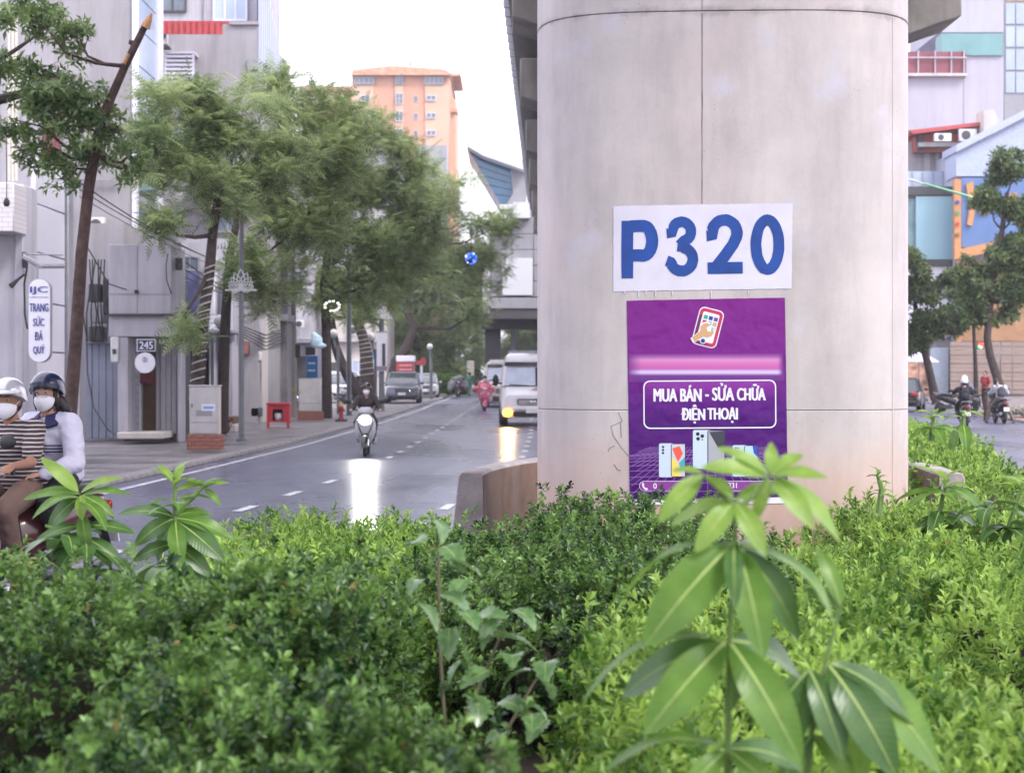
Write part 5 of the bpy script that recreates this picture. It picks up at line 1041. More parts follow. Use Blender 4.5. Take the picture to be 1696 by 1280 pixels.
# orange tower
OR1 = M('orange_render', (.55, .29, .20), .8, var=.10, scale=.25, streak=.12); OR2 = M('yellow_render', (.58, .38, .27), .8, var=.08, scale=.25, streak=.1); ORT = M('orange_trim', (.55, .30, .20), .8, var=.3, scale=1.5, streak=.3)
Y = 220; b = bld('orange_tower', 'orange and yellow apartment tower rising above the trees', 665, Y)
wb('wall', 583, 745, 120, None, Y, 18, OR1, b)
for x0, x1 in ((583, 619), (654, 668), (704, 744)): wb('yellow_bay', x0, x1, 141, 480, Y - .15, .14, OR2, b)
pxpoly([(583, 120), (583, 116), (650, 109), (737, 115), (746, 121)], Y - .6, 19, 'pediment', ORT, b); wb('cornice', 582, 747, 120.5, 124.5, Y - .9, 19.5, ORT, b)
for x0, x1, n_ in ((586, 620, 4), (654, 668, 2), (703, 735, 4)): window(b, x0, x1, 127, 140, Y - .3, GLS, METAL, n_, 1)
for r_ in range(5):
    y = 158 + r_ * 29
    window(b, 706, 722, y, y + 9, Y - .3, GLS, GLW, 2, 1); window(b, 685.5, 692, y + 1, y + 11, Y - .02, GLS, GLW, 1, 1); window(b, 655.5, 667.5, y - 3, y + 14, Y - .3, GLS, GLW, 2, 2); window(b, 597, 613, y, y + 10, Y - .3, GLS, GLW, 2, 1)
wb('roof_overhang', 737, 763, 122, 126, Y + 4, 12, ORT, b); MB().cyl(at(680, 110, Y + 6), at(680, 104, Y + 6), .2).build('aerial', METAL, b); wb('grey_annex', 690, 740, 241, 480, Y - 5, 4, METAL, b)
wb('side_pilaster', 745, 755, 165, 480, Y + 3, 14, OR2, b); wb('balcony_side', 745, 757, 180, 186, Y + 2.5, 3, ORT, b)
b2 = bld('orange_wing', 'lower orange block with weathered roof left of the tower', 540, 228)
wb('wall', 500, 585, 150, None, 228, 12, OR1, b2); wb('roof', 496, 586, 143, 150, 227.5, 13, ORT, b2)
for k in range(3): window(b2, 510 + k * 26, 525 + k * 26, 160, 170, 227.9, GLS, GLW, 2, 1)
# ================================================================== BUILDINGS, RIGHT SIDE
YR = 135; LAV = M('lavender_wall', (.40, .385, .455), .75, var=.06, scale=.3, streak=.2)
b = bld('lavender_block', 'big pale lavender wall block with teal parapet, upper right', 1580, YR)
wb('wall', 1440, 1662, 93, None, YR, 14, LAV, b); wb('upper_wall', 1555, 1662, -60, 54, YR + 2, 10, LAV, b); wb('teal_parapet', 1560, 1661, 56, 92, YR - .2, 2, M('teal_sheet', (.15, .30, .31), .6, var=.1, scale=.5, streak=.15), b)
wb('loggia', 1440, 1600, 86, 122, YR - .25, .24, M('loggia_red', (.22, .07, .09), .8, var=.3, scale=.6), b); wb('loggia_rail', 1440, 1602, 94.5, 96.5, YR - .5, .1, PLW, b); wb('loggia_sill', 1440, 1602, 121.5, 126, YR - .5, .5, PLC, b)
for x in (1494, 1520, 1548, 1575, 1596): wb('loggia_post', x, x + 2, 84, 121, YR - .4, .1, PLW, b)
wb('wall_joint', 1596, 1596.7, 127, 300, YR - .03, .05, METAL, b)
b = bld('glass_tower', 'glass tower with grid of blue panes at the upper right corner', 1690, 145)
wb('frame', 1664, 1780, -80, None, 145, 12, METAL, b)
for r_ in range(6):
    for c_ in range(6): wb('pane', 1666 + c_ * 17, 1681 + c_ * 17, -70 + r_ * 38, -36 + r_ * 38, 144.9, .1, (LGLS, LGLS, M('amber_glass', (.45, .28, .16), .15, spec=.7))[(r_ * 5 + c_ * 3) % 3 if r_ < 3 else 0], b)
b = bld('roof_shed', 'red-roofed rooftop shed with two air conditioners on the right', 1570, 126)
pxpoly([(1507, 216), (1636, 201), (1636, 207), (1512, 222)], 125, 5, 'roof', REDR, b); wb('wall', 1516, 1640, 222, 252, 126, 4, M('brick_red', (.30, .07, .06), .8, var=.2, scale=1), b); wb('dark_door', 1519, 1530, 224, 250, 125.9, .1, DGREY, b)
ac_unit(b, 1548, 1576, 221, 234, 124.5); ac_unit(b, 1589, 1618, 214, 234, 124.5); pxpoly([(1629, 182), (1645, 182), (1656, 200), (1648, 215), (1630, 222)], 124, 2, 'chimney', PLC, b)
wb('terrace', 1484, 1700, 236, 330, 127, 4, PLG, b); wb('terrace_pier', 1532, 1540, 246, 285, 126.8, .4, PLW, b); wb('terrace_pier', 1550, 1556, 246, 285, 126.8, .4, PLW, b); wb('terrace_canopy', 1522, 1600, 236, 243, 125.5, 1.6, PLG, b); wb('glass_rail', 1484, 1582, 284, 309, 124.6, .05, LGLS, b)
for k in range(6): wb('rail_post', 1494 + k * 17, 1495 + k * 17, 283, 310, 124.5, .06, METAL, b)
b = bld('cyan_shop', 'shop block with plain pale cyan billboard above a white storey', 1540, 122)
wb('wall', 1470, 1583, 311, None, 122.5, 5, PLG, b); wb('dark_cornice', 1480, 1583, 309, 323, 122, 1, DGREY, b); wb('billboard', 1517, 1580, 325, 430, 122.1, .35, M('cyan_board', (.25, .42, .49), .4, var=.05, scale=.4), b, .02); wb('side_board', 1485, 1516, 330, 425, 122.3, .15, M('dull_teal', (.16, .25, .27), .6, var=.3, scale=.8), b)
wb('dark_band', 1480, 1583, 431, 441, 122, .5, DGREY, b); wb('white_storey', 1480, 1582, 442, 560, 122.2, .3, GLW, b); wb('shop_opening', 1480, 1536, 575, None, 122.3, .2, DGREY, b); wb('pale_door', 1541, 1571, 576, 658, 121.9, .2, M('pale_blue_door', (.46, .53, .62), .5, streak=.1), b, .02); wb('stall_wall', 1480, 1540, 600, 655, 121.6, .3, M('stall_goods', (.40, .22, .15), .7, var=.8, scale=2), b)
ORS = M('orange_board', (.48, .23, .095), .5, var=.12, scale=1); BLS = M('blue_board', (.09, .17, .36), .45, var=.1, scale=.8)
b = bld('orange_shop', 'orange and blue shop front with brown roller shutters on the right', 1640, 120)
wb('wall', 1584, 1800, 250, None, 121, 6, M('shop_wall', (.36, .37, .47), .7), b); pxpoly([(1584, 240), (1800, 130), (1800, 142), (1584, 252)], 120.2, 4, 'sloping_roof', M('blue_roof', (.38, .42, .58), .5), b); pxpoly([(1584, 252.5), (1800, 142.5), (1800, 292), (1584, 292)], 120.6, 3, 'gable_wall', M('pale_blue_wall', (.36, .41, .55), .6), b)
wb('orange_pillar', 1581, 1592, 297, 414, 120.4, .5, ORS, b); wb('blue_panel', 1592.5, 1700, 295, 410, 120.5, .4, BLS, b); pxpoly([(1581, 414.5), (1720, 384), (1720, 402), (1581, 430)], 120.1, .6, 'orange_band', ORS, b); wb('lower_band', 1584, 1800, 430, 565, 120.8, .3, M('orange_dim', (.30, .165, .085), .6, var=.3, scale=.8), b)
for k, c_ in enumerate(((.03, .07, .3), (.03, .28, .12), (.5, .03, .05), (.2, .1, .05))): m_ = M('dot%d' % k, c_, .5); pxpoly(circ(1586, 335 + k * 18, 3.4, 8), 120.3, .1, 'pillar_mark', m_, b)
for k, poly in enumerate(([(1600, 305), (1612, 300), (1616, 345), (1610, 375), (1602, 372), (1606, 340)], [(1622, 335), (1640, 325), (1645, 340), (1632, 345), (1640, 352), (1624, 356)], [(1650, 330), (1684, 318), (1686, 336), (1652, 346)])): pxpoly(poly, 120.3, .2, 'orange_letter', ORS, b)
SHB = M('brown_shutter', (.27, .20, .17), .6, var=.08, scale=1, streak=.15)
for x0, x1 in ((1574, 1612), (1614, 1656), (1658, 1676), (1677, 1720)):
    for k in range(12): wb('shutter_slat', x0, x1, 566 + k * 7.2, 572.8 + k * 7.2, 120.2 + .04 * (k % 2), .05, SHB, b)
wb('plinth', 1572, 1760, 653, 660, 120, .3, DGREY, b); wb('orange_pier', 1584, 1592, 430, 655, 120.3, .3, ORS, b)
# stall umbrella + green lamp bracket + lit cross
u = empty('stall_umbrella', at(1522, 658, 100), label='pale lilac market umbrella behind the black car', cat='umbrella')
mb = MB(); c = at(1522, 600, 100); mb.lathe([(.02, .55), (.5, .38), (1.1, .05), (1.12, 0), (1.0, .0)], 8, (c.x, c.y, c.z)); mb.build('canopy', M('lilac_cloth', (.52, .50, .66), .7), u); MB().cyl((c.x, c.y, gz(100) + .15), (c.x, c.y, c.z + .5), .03).build('pole', METAL, u)
gb = empty('lamp_bracket', at(1690, 395, 96), label='green street lamp arm reaching out over the right road', cat='lamp')
p0, p1 = at(1500, 297, 62), at(1700, 370, 62); MB().tube([at(1720, 660, 96), at(1716, 420, 96), at(1700, 362, 96), at(1600, 324, 96), at(1526, 303, 96)], [.12, .1, .08, .07, .05], 8).build('pole_and_arm', M('green_enamel', (.12, .36, .20), .4), gb); MB().tube([at(1530, 305, 96), at(1512, 299, 96), at(1498, 296, 96)], [.05, .11, .06], 8, .5).build('lamp_head', ACW, gb)
cr_ = empty('led_sign', at(1625, 585, 80), label='small red and green lit sign on the thin tree at the right', cat='sign')
c = at(1624, 572, 80); MB().cbox(c, (.32, .1, .32)).build('case', BLK, cr_, .02)
for (dx, dz, nm, col) in ((-.06, .07, 'red', (1, .05, .05)), (.07, .07, 'red', (1, .05, .05)), (-.07, -.06, 'green', (.1, 1, .25)), (.07, -.06, 'red', (1, .05, .05)), (0, -.09, 'green', (.1, 1, .25))): MB().cbox(c + Vector((dx, -.055, dz)), (.09, .02, .09)).build('led_' + nm, M('led_' + nm, col, emit=2.2), cr_)
# ================================================================== STREET FURNITURE
CABW = M('cabinet_grey', (.52, .50, .50), .5, var=.08, scale=5, streak=.3); BRK = M('red_brick', (.30, .12, .085), .85, var=.3, scale=12, bump=.3); MORT = M('mortar', (.32, .29, .27), .9)
brick_me = MB().cbox((0, 0, 0), (.21, .1, .06)).mesh('brick', BRK, .006)
def cabinet(label, x0, x1, y0, ym, y1, Y, sticker):
    X0, X1 = xat(x0, Y), xat(x1, Y); zb_, zm, zt_ = zat(y1, Y), zat(ym, Y), zat(y0, Y); D = .42; r_ = empty('electric_cabinet', ((X0 + X1) / 2, Y, zb_), label=label, cat='cabinet', group='electric cabinets on the pavement')
    MB().box(X0 + .03, X1 - .03, Y + .02, Y + D, zb_, zm - .005).build('brick_base', MORT, r_)
    rows = max(3, int(round((zm - zb_) / .075))); h = (zm - zb_) / rows; n_ = int(round((X1 - X0) / .22)); w = (X1 - X0) / n_
    for j in range(rows):
        for i in range(n_ + (j % 2)):
            xa = X0 + (i - .5 * (j % 2)) * w; xb = min(X1, xa + w); xa = max(X0, xa)
            o = link(bpy.data.objects.new('brick', brick_me)); o.location = ((xa + xb) / 2, Y + .05, zb_ + (j + .5) * h); o.scale = ((xb - xa - .012) / .21, 1, (h - .012) / .06); setparent(o, r_, True)
        for i in range(2):
            o = link(bpy.data.objects.new('brick', brick_me)); o.location = (X1 - .05, Y + .15 + i * .2, zb_ + (j + .5) * h); o.rotation_euler = (0, 0, R(90)); o.scale = (.9, 1, (h - .012) / .06); setparent(o, r_, True)
    bx0, bx1 = X0 + .05, X1 - .06
    bd = MB().box(bx0, bx1, Y + .05, Y + D - .02, zm, zt_).build('body', CABW, r_, .008); MB().box(bx0 - .02, bx1 + .02, Y + .03, Y + D, zt_ + .001, zt_ + .03).build('cap', CABW, r_, .008)
    hz = zm + (zt_ - zm) * .24; MB().box(bx0 + .02, bx1 - .02, Y + .035, Y + .052, hz + .01, zt_ - .02).build('door', CABW, r_, .006); MB().box(bx0 + .02, bx1 - .02, Y + .038, Y + .052, zm + .02, hz - .004).build('lower_panel', CABW, r_, .006)
    MB().box(bx0 + .05, bx0 + .07, Y + .02, Y + .036, (hz + zt_) / 2 - .06, (hz + zt_) / 2 + .02).build('handle', DGREY, r_)
    if sticker:
        sx = bx0 + (bx1 - bx0) * .66; sz = hz + (zt_ - hz) * .42; MB().box(sx - .14, sx + .14, Y + .030, Y + .034, sz - .07, sz + .07).build('sticker', SIGNW, r_); MB().box(sx - .11, sx + .11, Y + .027, Y + .0305, sz - .03, sz + .03).build('sticker_print', M('print_skyblue', (.18, .38, .62), .5), r_)
        MB().box(sx - .26, sx + .08, Y + .031, Y + .0345, sz - .18, sz - .06).build('faded_notice', PLG, r_)
    return r_
cabinet('grey electric cabinet with blue sticker, nearer of two on brick bases', 309, 366, 640, 719, 745, 38, True)
cabinet('farther grey electric cabinet on brick base beside the straight tree', 492, 534, 628, 681, 700, 63.5, False)
# red offering table
Y = 55; RED = M('red_paint', (.50, .035, .05), .4, var=.12, scale=6); rt = empty('red_table', at(460, 710, Y), label='small bright red wooden altar table on the pavement', cat='table')
wb('table_top', 441, 479, 667, 671, Y, .55, RED, rt, .01); mb = MB()
X0, X1 = xat(443.5, Y), xat(477.5, Y); z0, z1 = zat(699, Y), zat(671, Y); a0, a1, c0, c1 = xat(451, Y), xat(468, Y), zat(696, Y), zat(677.5, Y)
for q in ((X0, a0, z0, z1), (a1, X1, z0, z1), (a0, a1, z0, c0), (a0, a1, c1, z1)): mb.box(q[0], q[1], Y + .04, Y + .07, q[2], q[3])
mb.build('front_board', RED, rt); wb('side_board', 441.8, 443.4, 671.2, 699, Y + .03, .5, RED, rt); wb('side_board', 477.6, 479, 671.2, 699, Y + .03, .5, RED, rt); wb('back_board', 444, 477, 671.2, 699, Y + .45, .04, DGREY, rt)
for x in (442, 475): 
    for dy in (.03, .45): wb('leg', x, x + 4, 699.2, 711, Y + dy, .08, RED, rt)
MB().lathe([(.05, 0), (.1, .03), (.13, .13), (.11, .2), (.12, .22)], 14, (xat(460, Y), Y + .2, zat(696, Y))).build('offering_bowl', SIGNW, rt)
# lotus lamp posts
PG = M('post_grey', (.15, .16, .175), .5, .3); WIRE = M('white_wire', (.62, .62, .62), .4)
def lotus_post(label, px, py0, Y, pyl, s, top, hasb):
    b0 = at(px, py0, Y); r_ = empty('lotus_lamp_post', b0, label=label, cat='lamp post', group='lamp posts with lotus ornaments'); k = Y / F
    MB().tube([b0, b0 + Vector((0, 0, .5)), at(px, top, Y)], [5.2 * k, 4.6 * k, 3.6 * k], 12).build('pole', PG, r_); MB().cyl(b0, b0 + Vector((0, 0, .06)), 9 * k).build('base_plate', PG, r_)
    c = at(px, pyl, Y) + Vector((0, -6 * k, 0)); MB().cyl(c + Vector((-26 * k * s, 0, 0)), c + Vector((26 * k * s, 0, 0)), 1.6 * k * s, n=8).build('crossbar', WIRE, r_)
    for j, a in enumerate((-72, -56, -38, -20, 0, 20, 38, 56, 72)):
        h = (22, 24, 27, 31, 35, 31, 27, 24, 22)[j] * k * s; w = 6.5 * k * s; ca, sa = math.cos(R(a)), math.sin(R(a)); pts = []
        for t in np.linspace(0, 1, 9): pts.append((-w * math.sin(math.pi * t ** .9), h * t))
        for t in np.linspace(1, 0, 9)[1:]: pts.append((w * math.sin(math.pi * t ** .9), h * t))
        pts = [c + Vector((x * ca + z * sa, -.02 - .01 * (j % 2), z * ca - x * sa)) for x, z in pts]; MB().tube(pts, 1.0 * k * s, 5).build('petal', WIRE, r_)
    if hasb:
        wb('banner', px - 8, px + 9, 551, 615, Y - .2, .03, SIGNW, r_); wb('banner_figure', px + 1, px + 6, 569, 606, Y - .22, .015, DGREY, r_); wb('banner_foot', px - 8, px + 9, 606.5, 614, Y - .22, .015, M('mauve_print', (.30, .22, .27), .6), r_); wb('banner_rod', px - 9, px + 10, 548.5, 551, Y - .2, .04, METAL, r_)
lotus_post('lotus lamp post standing between the near cabinet and the red table', 400, 731, 43.3, 481, 1.0, 300, False)
lotus_post('lotus lamp post with white banner, farther along the pavement', 632, 688, 78, 527, .66, 440, True)
lotus_post('bare grey lamp post right of the fire hydrant', 578, 690, 70, 470, .01, 420, False)
GLOBE = M('opal_globe', (.62, .62, .60), .25, var=.04)
def globe(label, px, py, r_, Y, xp, py0):
    b0 = at(xp, py0, Y); e = empty('globe_lamp', b0, label=label, cat='lamp', group='globe street lamps'); c = at(px, py, Y); k = Y / F
    MB().tube([b0, at(xp, py + 20, Y)], 2.6 * k, 10).build('post', PG, e); MB().tube([at(xp, py + 24, Y), at((xp + px) / 2, py + 26, Y), at(px, py + r_ + 3, Y), at(px, py + r_ - 1, Y)], 1.4 * k, 6).build('arm', PG, e)
    MB().ell(c, r_ * k, 20, 14).build('globe', GLOBE, e); MB().cyl(at(px, py + r_ + 2, Y), at(px, py + r_ - 2, Y), r_ * .45 * k).build('collar', PG, e)
globe('white globe lamp between the two slim tree trunks', 365, 532, 11, 47, 352, 716); globe('white globe lamp left of the white banner', 616, 605 - 47, 7, 80, 622, 684); globe('white globe lamp beside the straight tree trunk', 553, 552, 7, 72, 560, 690)
globe('far globe lamp on a black post right of the parked cars', 712, 574, 5, 110, 714, 662)
# hydrant
Y = 62; hb = at(565, 699, Y); hy = empty('fire_hydrant', hb, label='red fire hydrant with yellow cap on a dark block', cat='hydrant')
MB().box(hb.x - .2, hb.x + .2, Y - .15, Y + .2, hb.z, hb.z + .1).build('plinth', DGREY, hy, .02); MB().lathe([(.1, .1), (.1, .14), (.075, .16), (.07, .42), (.095, .45), (.095, .5), (.07, .54)], 16, hb).build('barrel', M('hydrant_red', (.30, .03, .04), .5), hy)
MB().lathe([(.085, .54), (.08, .6), (.05, .65), (.02, .68)], 14, hb).build('cap', M('hydrant_yellow', (.55, .36, .08), .5), hy)
for s in (-1, 1): MB().cyl(hb + Vector((s * .06, 0, .4)), hb + Vector((s * .13, 0, .4)), .035).build('outlet', MATS['hydrant_red'], hy)
# signs and bits along the far pavement
Y = 68; up = empty('utility_pole', at(484, 694, Y), label='concrete utility pole left of the farther cabinet, hung with cables', cat='pole')
MB().tube([at(484, 694, Y), at(484, 560, Y), at(483, 380, Y)], [.19, .16, .12], 12).build('pole', M('pole_concrete', (.30, .27, .26), .8, streak=.3), up); wb('pole_box', 487, 497, 570, 592, Y - .1, .2, DGREY, up, .02); wb('yellow_band', 480, 488, 640, 650, Y - .2, .02, M('yellow_paint', (.5, .38, .05), .6), up); wb('price_board', 470, 479, 572, 590, Y - .3, .05, SIGNW, up)
for k in range(5): MB().tube([at(484, 540 + k * 5, Y - .1), at(440, 555 + k * 6, Y - 6), at(400, 540 + k * 4, Y - 14)], .02, 5).build('cable', BLK, up)
bb = empty('feather_banner', at(478, 560, 70), label='tall narrow blue and yellow advertising banner against the white shop', cat='banner'); pxpoly([(473, 400), (479, 402), (480, 540), (475, 538)], 69.5, .05, 'cloth', M('blue_banner', (.04, .16, .40), .6, var=.3, scale=1.2), bb); wb('yellow_edge', 479.6, 481.6, 420, 530, 69.45, .05, M('yellow_banner', (.6, .42, .06), .6), bb)
bs = empty('blue_sign', at(517, 626, 69), label='blue standing sign above the farther cabinet', cat='sign'); wb('board', 507, 526, 589, 626, 69, .1, M('sign_bright_blue', (.04, .20, .50), .4, var=.2, scale=3), bs, .01); wb('upper_board', 506, 522, 575, 588, 69.02, .1, DGREY, bs); wb('post', 515, 518, 626.5, 690, 69.03, .06, METAL, bs); wb('print_bar', 510, 522, 600, 603, 68.99, .02, SIGNW, bs); wb('print_bar', 510, 522, 612, 615, 68.99, .02, SIGNW, bs)
pb = bodyblob('plastic_bag', MB().ell((0, 0, 0), (.22, .12, .26), rot=Matrix.Rotation(.4, 3, 'Y')).ell((.14, 0, -.16), (.24, .1, .1)).ell((-.08, 0, .2), (.12, .08, .16)).ell((.22, .02, -.2), (.1, .06, .07)), .03, M('pale_blue_plastic', (.48, .64, .74), .3, var=.25, scale=9), None); pb.location = at(524, 565, 65); tag(pb, 'crumpled pale blue plastic sheet hanging beside the straight tree', 'plastic sheet')
sb = empty('street_name_sign', at(612, 676, 88), label='small blue street name sign on a white post', cat='sign'); wb('board', 614, 634, 584, 595, 88, .05, M('sign_mid_blue', (.10, .25, .55), .4), sb); wb('post', 610, 613, 580, 680, 88.02, .08, GLW, sb)
rb = empty('sign_kiosk', at(672, 660, 101), label='red sign box with white roof above the parked grey car', cat='sign'); wb('roof_box', 656, 687, 589, 599, 101, .9, SIGNW, rb, .03); wb('red_face', 657, 686, 599.5, 619, 101.05, .1, REDR, rb); wb('frame', 656.5, 686.5, 599.3, 624, 101.16, .6, METAL, rb)
for x in (657.5, 683.5): wb('post', x, x + 2.5, 624, None, 101.3, .1, METAL, rb)
for y0 in (604, 611): wb('print_bar', 661, 682, y0, y0 + 2.2, 101.03, .02, M('pale_print', (.6, .35, .36), .5), rb)
rc = empty('red_sign', at(698, 655, 104), label='red and white cross-shaped sign on a pale post behind the silver car', cat='sign'); wb('arm', 689, 705, 597, 604, 104, .15, REDR, rc); wb('disc', 697.5, 704, 592, 597, 104.01, .14, REDR, rc); wb('post', 696, 700, 604.5, 655, 104.05, .1, GLW, rc)
nb = empty('notice_board', at(779, 650, 150), label='pale notice board behind the walker in green', cat='sign'); wb('board', 773, 785, 597, 622, 150, .1, PLC, nb); wb('post', 778, 780, 622.5, 652, 150.02, .1, METAL, nb)
rl = empty('ring_light', at(550, 520, 64), label='broken ring of white lights hanging in the straight tree', cat='lamp'); c = at(550, 507, 64); LED = M('led_white', (1, .98, .95), emit=.6)
MB().tube([c + Vector((.26 * math.cos(t), .02, .17 * math.sin(t))) for t in np.linspace(0, 6.283, 30)], .012, 5).build('hoop', BLK, rl)
for t in (15, 40, -20, -50, -75, -100, 80, 110, 140, 165, 200): MB().ell(c + Vector((.26 * math.cos(R(t)), -.01, .17 * math.sin(R(t)))), (.05, .02, .03), 8, 6).build('light', LED, rl)
MB().cyl(c + Vector((0, .02, .17)), c + Vector((0, .02, .7)), .006).build('hanging_wire', BLK, rl)
bl = empty('blue_light_ball', at(780, 440, 72), label='glowing blue ball of fairy lights hanging from the crooked tree', cat='lamp'); c = at(780, 428, 72); MB().ell(c, .19, 14, 10).build('wire_ball', M('ball_navy', (.03, .06, .3), .5), bl); LB = M('led_blue', (.06, .20, 1), emit=.55)
for k in range(60): d = Vector(rand_dirs(1)[0]); MB().ell(c + d * .215, .034, 6, 5).build('light', LB if k % 9 else LED, bl)
MB().cyl(c + Vector((0, 0, .2)), c + Vector((0, 0, 1.2)), .008).build('hanging_wire', BLK, bl)
fp = empty('flower_planter', at(1690, 698, 66), label='terracotta kerbside planter with pale flowers at the right edge', cat='planter'); wb('trough', 1680, 1725, 690, 705, 66, .6, M('terracotta', (.36, .14, .06), .7), fp, .03)
P_, d_ = in_clumps([(1690, 684, 22, 7), (1710, 684, 18, 7)], 260, 66.3); V_, F_, T_ = sprigs(P_, unit(d_ * .4 + np.array([0, 0, 1.])), 5, np.full(260, .06), .12, .06); o = np_mesh('flowers', V_, F_, leafmat('flower_mix', (.10, .16, .06), (.62, .52, .5), .5, .3, .3, 6), fp); o['kind'] = 'stuff'

# overhead cables strung along the left facades
cb_ = empty('overhead_cables', at(60, 400, 36), label='sagging black overhead cables strung along the left facades', cat='cables')
for k in range(3):
    z0, z1 = 5.0 + .13 * k, 5.2 + .1 * k; p0, p1 = Vector((-8.0, 33.5, z0)), Vector((xat(483, 68) + .1, 67.8, z1 + random.uniform(-.2, .2)))
    MB().tube([p0.lerp(p1, t) + Vector((0, 0, -4 * (.35 + .09 * k) * t * (1 - t))) for t in np.linspace(0, 1, 15)], .008 + .003 * (k % 3), 5).build('cable', BLK, cb_)
for k in range(3):
    p0, p1 = Vector((-8.2, 45, 4.2 + .2 * k)), Vector((xat(483, 68) + .1, 67.8, 4.4 + .15 * k))
    MB().tube([p0.lerp(p1, t) + Vector((0, 0, -4 * (.25 + .1 * k) * t * (1 - t))) for t in np.linspace(0, 1, 11)], .016, 5).build('cable', BLK, cb_)

b = bld('far_block', 'grey apartment block standing behind the pier and viaduct', 1330, 175)
wb('wall', 1180, 1478, 330, None, 176, 10, PLG, b); wb('roof_slab', 1176, 1482, 322, 330, 175, 12, PLW, b)
for r_ in range(6):
    for c_ in range(7): window(b, 1200 + c_ * 40, 1222 + c_ * 40, 350 + r_ * 45, 374 + r_ * 45, 175.9, GLS, GLW, 2, 1)

# shopfront clutter on the left pavement
a_ = empty('striped_awning', at(322, 600, 51.4), label='faded dark green awning over the pale shopfront', cat='awning'); pxpoly([(301, 553), (345, 553), (347, 566), (300, 566)], 50.6, 1.0, 'canvas', M('green_canvas', (.05, .09, .07), .8, var=.3, scale=3), a_); wb('valance', 300, 347, 566.3, 571, 50.6, .04, M('green_canvas', (.05, .09, .07)), a_)
s_ = empty('shop_sign', at(405, 588, 59.9), label='small framed signboard above the cream shop door', cat='sign'); wb('frame', 396, 413, 566, 588, 59.9, .12, DGREY, s_); wb('face', 397.2, 411.8, 567.5, 586.5, 59.88, .03, M('faded_red_board', (.30, .12, .11), .6, var=.4, scale=5), s_)
h_ = empty('clothes_rail', at(308, 715, 50.5), label='clothes rail of colourful garments in the pale shopfront', cat='clothes rail'); MB().tube([at(300, 716, 50.5), at(300, 622, 50.5), at(322, 622, 50.5), at(322, 716, 50.5)], .02, 6).build('rail', METAL, h_)
for k, c_ in enumerate(((.30, .05, .08), (.45, .42, .40), (.05, .08, .2), (.40, .2, .22), (.08, .07, .07))): pxpoly([(301.5 + k * 4, 624), (304.8 + k * 4, 624), (305.3 + k * 4, 662 + 5 * (k % 2)), (301.2 + k * 4, 662 + 5 * (k % 2))], 50.4 + .03 * k, .12, 'garment', M('garment%d' % k, c_, .9), h_)
# ================================================================== VEHICLES  (local: forward = -Y, left side of the driver = +X)
RUB = M('tyre_rubber', (.022, .022, .024), .8); RIMM = M('wheel_alloy', (.40, .40, .42), .35, .8); CHR = M('chrome', (.6, .6, .62), .18, .9)
PLATE = M('plate_white', (.62, .62, .62), .5); LAMPG = M('lamp_glass', (.55, .56, .60), .1, spec=.9); TAIL = M('tail_red', (.35, .02, .02), .25); TINT = M('car_glass', (.045, .055, .065), .06, var=.2, spec=.9)
HEADW = M('headlight_white', (1, .96, .92), emit=22); HEADA = M('foglight_amber', (1, .44, .03), emit=4.5); HEADX = M('headlight_warm', (1, .80, .55), emit=14)
def beam(root, loc, energy, color, radius, down=4):
    """the light a lit lamp throws forward (local -Y)"""
    d = bpy.data.lights.new('headlight_beam', 'SPOT'); d.energy = energy; d.color = color; d.spot_size = R(64); d.spot_blend = 1; d.shadow_soft_size = radius
    o = link(bpy.data.objects.new('headlight_beam', d)); o.location = loc; o.rotation_euler = (R(-(90 - down)), 0, 0); o.parent = root
def wheel(root, x, y, r, w, name='wheel', spokes=5, axis='x'):
    o = MB().lathe([(r * .62, -w / 2), (r * .9, -w / 2), (r, -w * .3), (r, w * .3), (r * .9, w / 2), (r * .62, w / 2), (r * .6, 0)], 24, (x, y, r), 'x').build(name, RUB, root, world=False)
    mb = MB(); mb.lathe([(r * .64, -w * .35), (r * .64, w * .35), (r * .56, w * .3), (r * .56, -w * .3)], 20, (x, y, r), 'x')
    for k in range(spokes):
        a = 2 * math.pi * k / spokes; mb.tube([(x, y, r), (x, y + math.cos(a) * r * .6, r + math.sin(a) * r * .6)], [r * .11, r * .09], 6)
    mb.lathe([(r * .16, -w * .4), (r * .16, w * .4)], 12, (x, y, r), 'x'); rim = mb.build('rim', RIMM, o, world=False); return o
